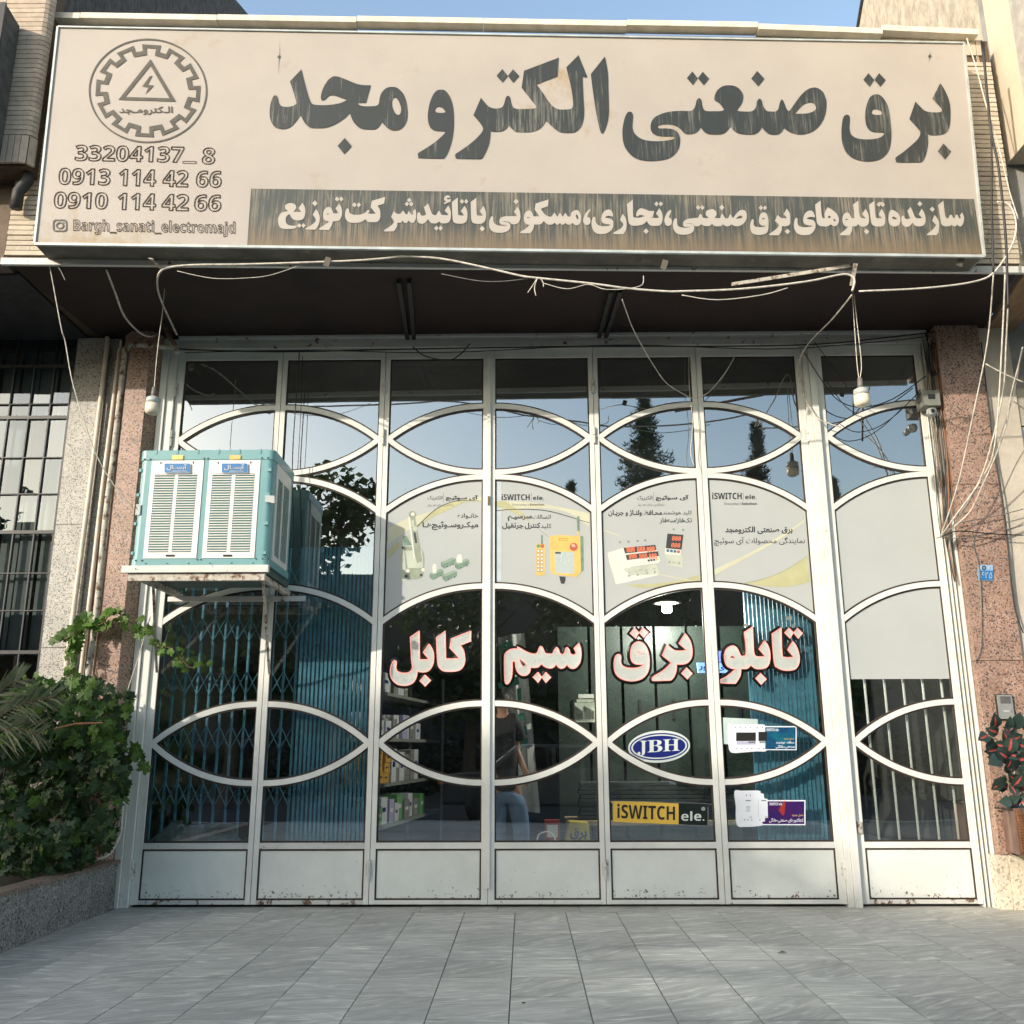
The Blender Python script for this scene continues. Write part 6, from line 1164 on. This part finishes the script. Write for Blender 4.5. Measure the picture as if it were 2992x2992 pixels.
E_ = [(0, 1), (1, 2), (2, 3), (3, 4), (4, 5), (5, 6), (2, 7), (7, 8), (8, 9), (9, 10), (10, 11), (2, 12), (12, 13), (13, 14), (14, 15), (15, 16), (0, 17), (17, 18), (18, 19), (19, 20), (0, 21), (21, 22), (22, 23), (23, 24)]
for hb, sgn in ((11, 1), (16, -1)):          # five fingers of different lengths on each hand
    hp = N_[hb][0]
    for k, (dx, L_) in enumerate(((-.03, .05), (-.018, .075), (-.004, .082), (.01, .077), (.022, .06))):
        i0 = len(N_); a_ = hp+Vector((dx*sgn, .0, -.022)); N_.append((a_, .009)); N_.append((a_+Vector((.004*sgn, -.012, -L_*.55)), .0085)); N_.append((a_+Vector((.0, -.03, -L_)), .007)); E_ += [(hb, i0), (i0, i0+1), (i0+1, i0+2)]
skin('body', N_, E_, SK_, MAN)
skin('t_shirt', [(h(1478, 2318), (.12, .11)), (h(1478, 2296), (.15, .13)), (h(1478, 2210), (.135, .115)), (h(1477, 2122), (.175, .12)), (h(1469, 2084), .085), (h(1506, 2104), .088), (h(1516, 2138), .078), (h(1511, 2168, .02), .068), (h(1440, 2104), .088), (h(1430, 2138), .078), (h(1427, 2168, .02), .068)], [(0, 1), (1, 2), (2, 3), (3, 4), (3, 5), (5, 6), (6, 7), (3, 8), (8, 9), (9, 10)], TSH, MAN)
skin('jeans', [(h(1478, 2288), (.14, .115)), (h(1478, 2302), (.14, .12)), (h(1502, 2328), .11), (h(1514, 2370), .094), (h(1522, 2405), .08), (h(1524, 2440), .076), (ank(1521)+Vector((0, 0, -.01)), .06), (h(1457, 2328), .11), (h(1455, 2370), .094), (h(1453, 2405), .08), (h(1452, 2440), .076), (ank(1452)+Vector((0, 0, -.01)), .06)], [(0, 1), (1, 2), (2, 3), (3, 4), (4, 5), (5, 6), (1, 7), (7, 8), (8, 9), (9, 10), (10, 11)], JEA, MAN)
skin('hair', [(h(1466, 2068, -.045), .058), (h(1465, 2044, -.04), (.086, .07)), (h(1465, 2026, -.01), (.08, .075))], [(0, 1), (1, 2)], HAIR, MAN)
for x, s_ in ((1522, 1), (1450, -1)):
    a_ = ank(x); MB().box(a_.x-.05, a_.x+.05, MY-.06, MY+.2, .062, .14).build('shoe', BLACK, MAN, bevel=.02)
for x in (1438, 1492): p = h(x, 2046, .0); MB().lathe([(.002, .03), (.012, .02), (.014, -.01), (.002, -.03)], p, 8).build('ear', SK_, MAN, smooth=True)
# ================================================================ PLANTS
def leafmat(name, col, col2, rough=.5, tr=.35):
    m = mat(name, col, rough, vary=.3, scale=5, objvar=.28, col2=col2)
    nt = m.node_tree; b = nt.nodes['Principled BSDF']; out = nt.nodes['Material Output']
    t = nt.nodes.new('ShaderNodeBsdfTranslucent'); mx = nt.nodes.new('ShaderNodeMixShader'); mx.inputs[0].default_value = tr
    src = b.inputs['Base Color'].links[0].from_socket; nt.links.new(src, t.inputs[0]); nt.links.new(b.outputs[0], mx.inputs[1]); nt.links.new(t.outputs[0], mx.inputs[2]); nt.links.new(mx.outputs[0], out.inputs[0])
    return m
VL = leafmat('vine_leaf_green', (.11, .21, .03), (.06, .13, .022)); VD = leafmat('vine_leaf_shaded', (.035, .08, .02), (.016, .04, .01)); STEM = mat('vine_stem', (.14, .09, .05), .8, vary=.3, scale=20)  # VD is a darker copy of the leaf green, standing in for shade
lobes = [(0, -.1), (.22, -.32), (.5, -.3), (.42, -.05), (.62, .12), (.42, .25), (.5, .5), (.22, .48), (.0, .85), (-.22, .48), (-.5, .5), (-.42, .25), (-.62, .12), (-.42, -.05), (-.5, -.3), (-.22, -.32)]
def vine_leaf_mesh(k):
    rg = random.Random(k); vs = [(0, .15, .06)]+[(x*rg.uniform(.85, 1.12), y*rg.uniform(.9, 1.1), -.12*(x*x)+.06*rg.uniform(-1, 1)) for x, y in lobes]
    me = bpy.data.meshes.new('leaf'); me.from_pydata(vs, [], [(0, i+1, (i+1) % len(lobes)+1) for i in range(len(lobes))]); return me
LM = {}
for nm_, m_ in (('a', VL), ('b', VD)):
    LM[nm_] = [vine_leaf_mesh(k) for k in range(5)]
    for me in LM[nm_]: me.materials.append(m_)
def leaf_at(p, size, kind, parent, rg, name='leaf'):
    o = bpy.data.objects.new(name, rg.choice(LM[kind])); COL.objects.link(o); o.parent = parent; o.matrix_parent_inverse = world_of(parent).inverted()
    o.location = p; o.scale = (size,)*3; o.rotation_euler = (R(rg.uniform(35, 120)), R(rg.uniform(-40, 40)), R(rg.uniform(-65, 65))); return o
VINE = tag(empty('grape_vine', (-3.9, -.6, .35)), 'green grape vine filling the planter and trailing over the pillar and onto the gate', 'vine')
rg = random.Random(21)
paths = [([(238, 1822), (225, 1870), (205, 1900), (215, 1960), (200, 2010)], 30, -.3), ([(245, 1815), (292, 1825), (318, 1800), (340, 1790), (372, 1812), (404, 1836), (440, 1850), (467, 1885), (500, 1895), (530, 1925), (555, 1950), (595, 1945)], 52, -.3)]
paths += [([(345, 2190), (375, 2200), (400, 2222), (412, 2238)], 8, -.35), ([(225, 1830), (205, 1860), (165, 1875), (150, 1885)], 7, -.35), ([(130, 2010), (90, 1990), (60, 1960)], 6, -.6), ([(330, 2300), (355, 2320), (372, 2318)], 5, -.35)]
for pth, n, Y in paths:
    P3 = smooth_path([atY(x, y, Y) for x, y in pth], 4); MB().tube(P3, .005, 5).build('tendril', STEM, VINE)
    for k in range(n):
        p = P3[int(k*(len(P3)-1)/max(1, n-1))]+Vector((rg.uniform(-.05, .05), rg.uniform(-.05, .05), rg.uniform(-.06, .04))); leaf_at(p, rg.uniform(.06, .115)*(1-.45*(k/n if n > 20 else 0)), 'a', VINE, rg)
# mass in the planter: outline of the clump in the picture decides where it is full
clump = [(-20, 2050), (60, 2010), (160, 2000), (240, 1990), (330, 2005), (375, 2035), (388, 2080), (360, 2120), (372, 2180), (350, 2210), (405, 2230), (380, 2265), (370, 2320), (345, 2360), (330, 2440), (310, 2490), (250, 2530), (150, 2555), (60, 2570), (-20, 2585)]
def inside(x, y, pl):
    c = False; j = len(pl)-1
    for i in range(len(pl)):
        if (pl[i][1] > y) != (pl[j][1] > y) and x < (pl[j][0]-pl[i][0])*(y-pl[i][1])/(pl[j][1]-pl[i][1])+pl[i][0]: c = not c
        j = i
    return c
front = 0; st = MB(); tot = 0
cand = []
while len(cand) < 1150:
    x, y = rg.uniform(-25, 410), rg.uniform(1985, 2590)
    if not inside(x, y, clump): continue
    d = rg.random()**1.4; Y = -.85+.65*d
    if y > 2420 and x < 200: Y -= .25
    cand.append((Y, x, y))
cand.sort()
for k, (Y, x, y) in enumerate(cand):
    p = atY(x, y, Y)
    if p.z < .36: continue
    s_ = rg.uniform(.05, .105); kind = 'a' if rg.random() < (.6 if y < 2180 else .12) else 'b'  # low leaves mostly take the dark copy: clump shade put into colour
    if k < 245: leaf_at(p, s_, kind, VINE, rg)
    else:
        R3 = (Matrix.Rotation(R(rg.uniform(-65, 65)), 3, 'Z') @ Matrix.Rotation(R(rg.uniform(-40, 40)), 3, 'Y') @ Matrix.Rotation(R(rg.uniform(35, 120)), 3, 'X'))
        me = LM['a'][k % 5]; st.cur = 0 if kind == 'a' else 1
        st.add([p+R3 @ (v.co*s_) for v in me.vertices], [tuple(q.vertices) for q in me.polygons])
o = tag(st.build('inner_foliage', [VL, VD], VINE), kind='stuff')
m = MB()
for k in range(26):
    a_ = Vector((rg.uniform(-4.6, -3.5), rg.uniform(-.6, -.3), .32)); b_ = a_+Vector((rg.uniform(-.3, .4), rg.uniform(-.2, .2), rg.uniform(.6, 1.4))); mid = (a_+b_)/2+Vector((rg.uniform(-.15, .15), rg.uniform(-.1, .1), 0)); m.tube(smooth_path([a_, mid, b_], 3), [.008]*4+[.004]*3, 5)
m.build('stems', STEM, VINE)
m = MB().tube([atY(158, 2130, -.95), atY(220, 2115, -.95), atY(300, 2112, -.95)], .007, 6); m.build('dry_twig', mat('dry_twig', (.3, .14, .07), .8), VINE)
# palm fronds
PALM = tag(empty('palm', (-4.7, -1.0, .36)), 'grey green palm fronds reaching in from the left edge above the vine', 'palm'); PMm = leafmat('palm_blade', (.16, .19, .12), (.1, .13, .07), tr=.2)
for (cx, cy_), tip, n in (((-30, 2110), (160, 2035), 22), ((-30, 2060), (60, 1985), 16), ((-30, 2140), (120, 2150), 16)):
    a_, b_ = atY(cx, cy_, -1.05), atY(*tip, -1.05); rib = smooth_path([a_, (a_+b_)/2+Vector((0, 0, .04)), b_], 10); MB().tube(rib, .004, 5).build('midrib', STEM, PALM)
    for k in range(n):
        t = k/n; p = rib[int(t*(len(rib)-1))]; L_ = .32*(1-t*.55)
        for sg in (-1, 1):
            d = (b_-a_).normalized()*.75+Vector((0, rg.uniform(-.35, .35), sg*rg.uniform(.35, .75))); d.normalize(); w = Vector((d.z, .3, -d.x)).normalized()*.008
            e_ = p+d*L_+Vector((0, 0, -.02)); mm_ = (p+e_)/2+Vector((0, 0, .01)); MB().add([p-w*.4, mm_-w, e_, mm_+w, p+w*.4], [(0, 1, 2, 3, 4)]).build('blade', PMm, PALM)
# red-veined plant in its box
BXm = mat('brown_marble', (.16, .085, .06), .35, vary=.35, scale=7, coat=.3)
BX = tag(empty('planter_box', (4.05, -.45, .4)), 'brown marbled planter box with carved front, cut by the right picture edge', 'planter')
a_ = atY(2963, 2362, -.5); b_ = atY(2967, 2500, -.5)
MB().prism([Vector((atY(2934, 2430, -.18).x, -.18, b_.z)), Vector((a_.x, -.5, b_.z)), Vector((a_.x+.6, -.5, b_.z)), Vector((a_.x+.6, -.18, b_.z))], Vector((0, 0, a_.z-b_.z))).build('body', BXm, BX, bevel=.004)
BXf = mat('carved_wood', (.2, .09, .035), .5, vary=.4, scale=15)
MB().box(a_.x+.01, a_.x+.6, -.512, -.5, b_.z+.02, a_.z-.02).build('front_panel', BXf, BX)
for k in range(14): z = b_.z+.03+k*(a_.z-b_.z-.06)/14; MB().box(a_.x+.012, a_.x+.04, -.522, -.511, z, z+.014).build('carved_dentil', BXf, BX)
MB().box(a_.x, a_.x+.6, -.47, -.19, a_.z-.02, a_.z-.01).build('soil', mat('dark_soil', (.035, .028, .02)), BX)
MB().box(3.905, 4.6, -.62, -.302, 0, b_.z-.002).build('base_block', BEIGE, RN, bevel=.003)
RPm = leafmat('dark_veined_leaf', (.035, .06, .045), (.015, .032, .028), .35, .08); RVm = mat('red_vein', (.38, .07, .06), .5, vary=.3, scale=9)
RP = tag(empty('house_plant', (4.0, -.35, .9)), 'dark leaved plant with red leaf centres before the pink pillar', 'plant')
def rleaf(c, L_, ang, tilt, rgx):
    ax = Vector((math.cos(ang), -math.sin(tilt), math.sin(ang))).normalized(); sd_ = ax.cross(Vector((rgx.uniform(-.3, .3), -1, rgx.uniform(-.4, .4)))).normalized(); nn = ax.cross(sd_).normalized()
    if nn.y > 0: nn = -nn
    st_ = [(0, .0), (.12, .2), (.35, .36), (.6, .33), (.85, .14), (1, 0)]; vs = []; fs = []
    for t, w in st_: b0 = c+ax*(L_*t)-nn*(-.10*L_*math.sin(t*3)); vs += [b0-sd_*L_*w+nn*L_*w*.25, b0, b0+sd_*L_*w+nn*L_*w*.25]
    for i in range(len(st_)-1): o = 3*i; fs += [(o, o+3, o+4, o+1), (o+1, o+4, o+5, o+2)]
    lf = MB().add(vs, fs).build('leaf', RPm, RP, smooth=True)
    if rgx.random() < .35: return
    vs2 = []; fs2 = []
    for t, w in ((.08, .015), (.3, .075), (.55, .065), (.8, .015)): b0 = c+ax*(L_*t)-nn*(-.10*L_*math.sin(t*3))+nn*.003; vs2 += [b0-sd_*L_*w+nn*L_*w*.25, b0, b0+sd_*L_*w+nn*L_*w*.25]
    for i in range(3): o = 3*i; fs2 += [(o, o+3, o+4, o+1), (o+1, o+4, o+5, o+2)]
    MB().add(vs2, fs2).build('red_centre', RVm, lf)
q_ = lambda x, y: (2692+x/2.4133, 1900+y/2.4133)
for x, y, L_, an in ((505, 560, .17, 95), (470, 600, .14, 200), (600, 560, .13, 80), (660, 560, .16, 70), (500, 640, .15, 250), (590, 640, .16, 20), (640, 650, .15, -20), (545, 690, .17, 190), (610, 730, .18, 80), (560, 760, .17, 200), (650, 770, .2, 10), (560, 790, .14, 160), (690, 640, .15, -30), (720, 560, .13, 60), (600, 930, .15, 170), (560, 930, .12, 210), (640, 960, .16, 60), (700, 1000, .2, 80), (680, 1060, .17, 200), (720, 1080, .16, 250), (700, 880, .16, 40), (660, 850, .14, 120), (640, 1070, .13, 180), (520, 720, .12, 230), (620, 600, .13, 140), (715, 930, .15, 60)):
    rleaf(atY(*q_(x, y), -.42+rg.uniform(-.06, .06)), L_*.9, R(an), rg.uniform(.1, .7), rg)
    rleaf(atY(*q_(x+rg.uniform(-45, 45), y+rg.uniform(-45, 45)), -.38+rg.uniform(-.06, .06)), L_*.75, R(an+rg.uniform(60, 200)), rg.uniform(.1, .7), rg)
m = MB()
for x0, y0, x1, y1 in ((700, 1080, 640, 640), (690, 1085, 600, 900), (705, 1080, 700, 700), (640, 800, 520, 620), (650, 760, 600, 580)): m.tube(smooth_path([atY(*q_(x0, y0), -.4), atY(*q_((x0+x1)/2+8, (y0+y1)/2), -.38), atY(*q_(x1, y1), -.42)], 4), .004, 5)
m.build('stem', mat('plant_stem', (.1, .13, .05), .6), RP)
# fallen leaves and a pebble on the paving
for x, y, lb in ((2285, 2783, 'dry brown leaf on the paving, right of the middle'), (1530, 2931, 'small black speck of litter near the lower picture edge')):
    p = atZ(x, y, .004); MB().add([p+Vector((-.03, -.01, 0)), p+Vector((0, -.012, .004)), p+Vector((.03, 0, .001)), p+Vector((.005, .012, .006))] if x > 2000 else [p+Vector((-.008, -.006, 0)), p+Vector((.008, -.006, 0)), p+Vector((.008, .006, .003)), p+Vector((-.008, .006, .003))], [(0, 1, 2, 3)]); o = MB().add([p+Vector((-.035, -.012, 0)), p+Vector((0, -.016, .006)), p+Vector((.035, 0, .001)), p+Vector((.005, .016, .008))] if x > 2000 else [p+Vector((-.009, -.007, 0)), p+Vector((.009, -.007, 0)), p+Vector((.009, .007, .004)), p+Vector((-.009, .007, .004))], [(0, 1, 2, 3)]).build('fallen_leaf', mat('dry_leaf', (.12, .07, .04), .9), None); tag(o, lb, 'leaf')
# ================================================================ ACROSS THE STREET (seen in the glass, and what shades the lower facade)
TLM = leafmat('street_leaf', (.07, .105, .03), (.04, .07, .02)); TRK = mat('tree_bark', (.1, .075, .055), .9, vary=.3, scale=9); NDL = leafmat('needle_green', (.055, .085, .04), (.03, .05, .025), tr=.15)
def clumps(c, r_, n, size, rg, mb_, flat=.8):
    for _ in range(n):
        while True:
            v = Vector((rg.uniform(-1, 1), rg.uniform(-1, 1), rg.uniform(-1, 1)))
            if v.length < 1: break
        p = c+Vector((v.x*r_.x, v.y*r_.y, v.z*r_.z)); s_ = size*rg.uniform(.6, 1.3)
        a_ = Vector((rg.uniform(-1, 1), rg.uniform(-1, 1), rg.uniform(-.6, .6))).normalized()*s_; b_ = a_.cross(Vector((rg.uniform(-1, 1), rg.uniform(-1, 1), rg.uniform(-1, 1)))).normalized()*s_*.6
        mb_.add([p-a_, p+b_, p+a_, p-b_], [(0, 1, 2, 3)])
def tree(x, y, H_, rad, label, seed, n=2600, low=.3, nc=22):
    rg = random.Random(seed); T = tag(empty('street_tree', (x, y, 0)), label, 'tree', 'street trees opposite the shop')
    m = MB().tube(smooth_path([(x, y, -.1), (x+.1, y, H_*.3), (x-.05, y+.1, H_*.6), (x, y, H_*.85)], 4), [.2-.013*k for k in range(13)], 8)
    for k in range(7):
        a = k*2.4; z = H_*(low+.06*k); m.tube([(x, y, z), (x+rad*.35*math.cos(a), y+rad*.35*math.sin(a), z+.5), (x+rad*.7*math.cos(a), y+rad*.7*math.sin(a), z+1.2)], [.07, .045, .02], 6)
    m.build('trunk', TRK, T)
    c = MB()
    for k in range(nc):
        a = rg.uniform(0, 6.28); rr_ = rad*math.sqrt(rg.random())*.75; z = H_*(low+.05)+(H_*(1-low)-.9)*rg.random(); sh_ = 1-.45*abs((z-H_*.6)/(H_*.5))
        clumps(Vector((x+rr_*math.cos(a)*sh_, y+rr_*math.sin(a)*sh_, z)), Vector((rad*.42, rad*.42, H_*.085)), int(n/nc), .13, rg, c)
    c.build('crown', TLM, T)
def conifer(px, py, wpx, T_, label, seed, zb=.6):
    rg = random.Random(seed); tp = atY(px, py, T_); e2 = atY(px+wpx, py, T_); rad = (e2-tp).x; H_ = tp.z; x, y = tp.x, -T_
    T = tag(empty('pine_tree', (x, y, 0)), label, 'tree', 'pine trees opposite the shop'); MB().tube([(x, y, -.1), (x+.05, y, H_*.5), (x, y, H_)], [.18, .1, .015], 8).build('trunk', TRK, T); c = MB()
    z = H_-.1; k = 0
    while z > H_*.25:
        t = (H_-z)/(H_*.75); rz_ = rad*(.15+1.55*min(1, t*1.9))*rg.uniform(.7, 1.15)
        for j in range(6):
            a = rg.uniform(0, 6.28); d = Vector((math.cos(a), math.sin(a), .25+.5*(1-t))); L_ = rz_*rg.uniform(.6, 1.1); base = Vector((x, y, z))
            for q in range(int(9+20*L_)):
                u = rg.uniform(.15, 1); p = base+d*L_*u+Vector((rg.gauss(0, .05), rg.gauss(0, .05), rg.gauss(0, .06)))
                for w in range(4):
                    v = Vector((rg.uniform(-1, 1), rg.uniform(-1, 1), rg.uniform(-.2, 1.2))).normalized()*.16; s_ = v.cross(Vector((.3, 1, .2))).normalized()*.012; c.add([p-s_, p+s_, p+v], [(0, 1, 2)])
        z -= .16; k += 1
    c.build('crown', NDL, T)
conifer(1880, 1160, 75, 15.0, 'tall pine mirrored in the fifth gate leaf', 1); conifer(2205, 1238, 45, 17.0, 'pine mirrored in the sixth gate leaf', 2); conifer(1665, 1415, 22, 19.0, 'small distant pine mirrored in the fourth gate leaf', 3); conifer(2440, 1405, 24, 19.0, 'small distant pine mirrored beside the wide post', 4); conifer(2720, 1470, 20, 19.0, 'smallest pine mirrored in the wicket gate', 5)
topZ = atY(1500, 1470, 16.5).z
for k, (x, dz, rad, yy) in enumerate(((-11.5, -.3, 2.4, -16.5), (-7.2, .55, 2.2, -15.5), (-4.6, .75, 1.9, -15), (-1.5, -.5, 2.2, -17), (1.6, -.6, 2.1, -16.5), (4.4, -.2, 2.1, -17.2), (7.4, -.5, 2.3, -16.4), (10.6, -.4, 2.4, -17))):
    tree(x, yy, topZ+dz, rad, 'broad street tree opposite, %s from the left in the mirrored row' % ordn[k], 40+k, low=.22, n=3000)
for k, (x, yy, H_, rad) in enumerate(((-31, -21, 11.6, 2.9), (-27.5, -21.5, 11.0, 2.8), (-24.2, -21, 11.6, 2.8), (-21, -21.4, 10.7, 2.7), (-18.2, -21.2, 9.8, 2.2), (-29.3, -18, 9.4, 2.6), (-25.8, -18, 9.2, 2.6), (-22.4, -18.2, 9.3, 2.6), (-19.2, -18, 8.8, 2.4), (-16.2, -18, 8.3, 2.3))):
    tree(x, yy, H_, rad, 'tall street tree opposite and far to the left, %s of that row' % ordn[k], 80+k, n=9500, low=.1, nc=46)
HB = tag(empty('apartment_house', (0, -26, 0)), 'long pale flat roofed house opposite, mirrored in the gate', 'building'); HW_ = mat('opposite_render', (.09, .075, .06), .9, vary=.15, scale=2)
MB().box(-34, -14.5, -31, -25, -.15, 9.0).build('wall', HW_, HB); MB().box(-14.5, 24, -31, -25, -.15, 7.3).build('wall', HW_, HB)  # height and dark tone set so the panes mirror a dark street
for k in range(20):
    for j in range(3):
        x = -33+k*2.5; z = 1.2+j*3.1
        if x > -15.5 and j > 0: continue
        MB().box(x, x+1.3, -25.0, -24.97, z, z+1.4).build('window', DARKSTEEL, HB)
# parked car behind the photographer
CAR = tag(empty('parked_car', (.6, -10.4, 0)), 'dark grey saloon car parked at the kerb, mirrored in the lower panes', 'car'); CP = mat('dark_car_paint', (.03, .035, .04), .25, coat=.8, vary=.05)
prof_ = [(-2.1, .35), (-2.15, .75), (-2.0, .92), (-1.35, .98), (-.75, 1.42), (.55, 1.45), (1.15, 1.02), (1.95, .92), (2.15, .7), (2.15, .35)]
def cx_f(p, y): return Vector((.6+p[0], y, p[1]-.13))
MB().prism([cx_f(p, -9.6) for p in prof_], Vector((0, -1.7, 0))).build('body', CP, CAR, bevel=.05)
WG = mat('car_window', (.01, .012, .014), .05)
MB().prism([cx_f(p, -9.585) for p in ((-1.15, 1.0), (-.7, 1.36), (-.12, 1.38), (-.12, 1.0))], Vector((0, .004, 0))).build('side_window', WG, CAR); MB().prism([cx_f(p, -9.585) for p in ((-.04, 1.0), (-.04, 1.38), (.5, 1.38), (.95, 1.02))], Vector((0, .004, 0))).build('side_window', WG, CAR)
for x in (-1.35, 1.35):
    w_ = MB().lathe([(.2, -.1), (.31, -.1), (.33, -.05), (.33, .08), (.31, .1), (.2, .1)], Vector((.6+x, -9.66, .2)), 24, 'y').build('wheel', BLACK, CAR, smooth=True); MB().lathe([(.002, .09), (.19, .1), (.2, .06), (.002, .05)], Vector((.6+x, -9.66, .2)), 18, 'y').build('rim', GALV, w_)
for x, m_ in ((-2.1, mat('amber_lens', (.5, .12, .02), .2)), (2.08, mat('headlight_glass', (.6, .6, .6), .1))): MB().box(.6+x-.07, .6+x+.05, -9.66, -9.585, .58, .72).build('lamp', m_, CAR, bevel=.01)
for x in (-.3, .75): MB().box(.6+x, .6+x+.16, -9.59, -9.575, .75, .78).build('door_handle', GALV, CAR)

HG = tag(empty('hedge', (0, -18.2, 0)), 'dark clipped hedge along the far pavement, mirrored low in the gate', 'hedge'); c = MB(); rg = random.Random(9)
for k in range(70): clumps(Vector((-16+k*.47, -18.3, .75)), Vector((.5, .45, .95)), 170, .1, rg, c)  # added foliage that darkens the street mirrored in the lower panes
c.build('foliage', NDL, HG)

def copy_tree(o, dx, parent=None):
    c = o.copy(); COL.objects.link(c)
    if parent is None: c.location.x += dx
    else: c.parent = parent
    for ch in [q for q in bpy.data.objects if q.parent == o]: copy_tree(ch, dx, c)
    return c
for dx, lb in ((-5.0, 'second dark saloon car at the kerb, added to the left to cover bright ground mirrored in the left leaves'), (5.1, 'third dark saloon car at the kerb, added to the right to cover bright ground mirrored in the wicket gate')):
    c = copy_tree(CAR, dx); c['label'] = lb; c['group'] = 'cars parked along the kerb'  # copies added to hide bright ground in the lower panes
CAR['group'] = 'cars parked along the kerb'
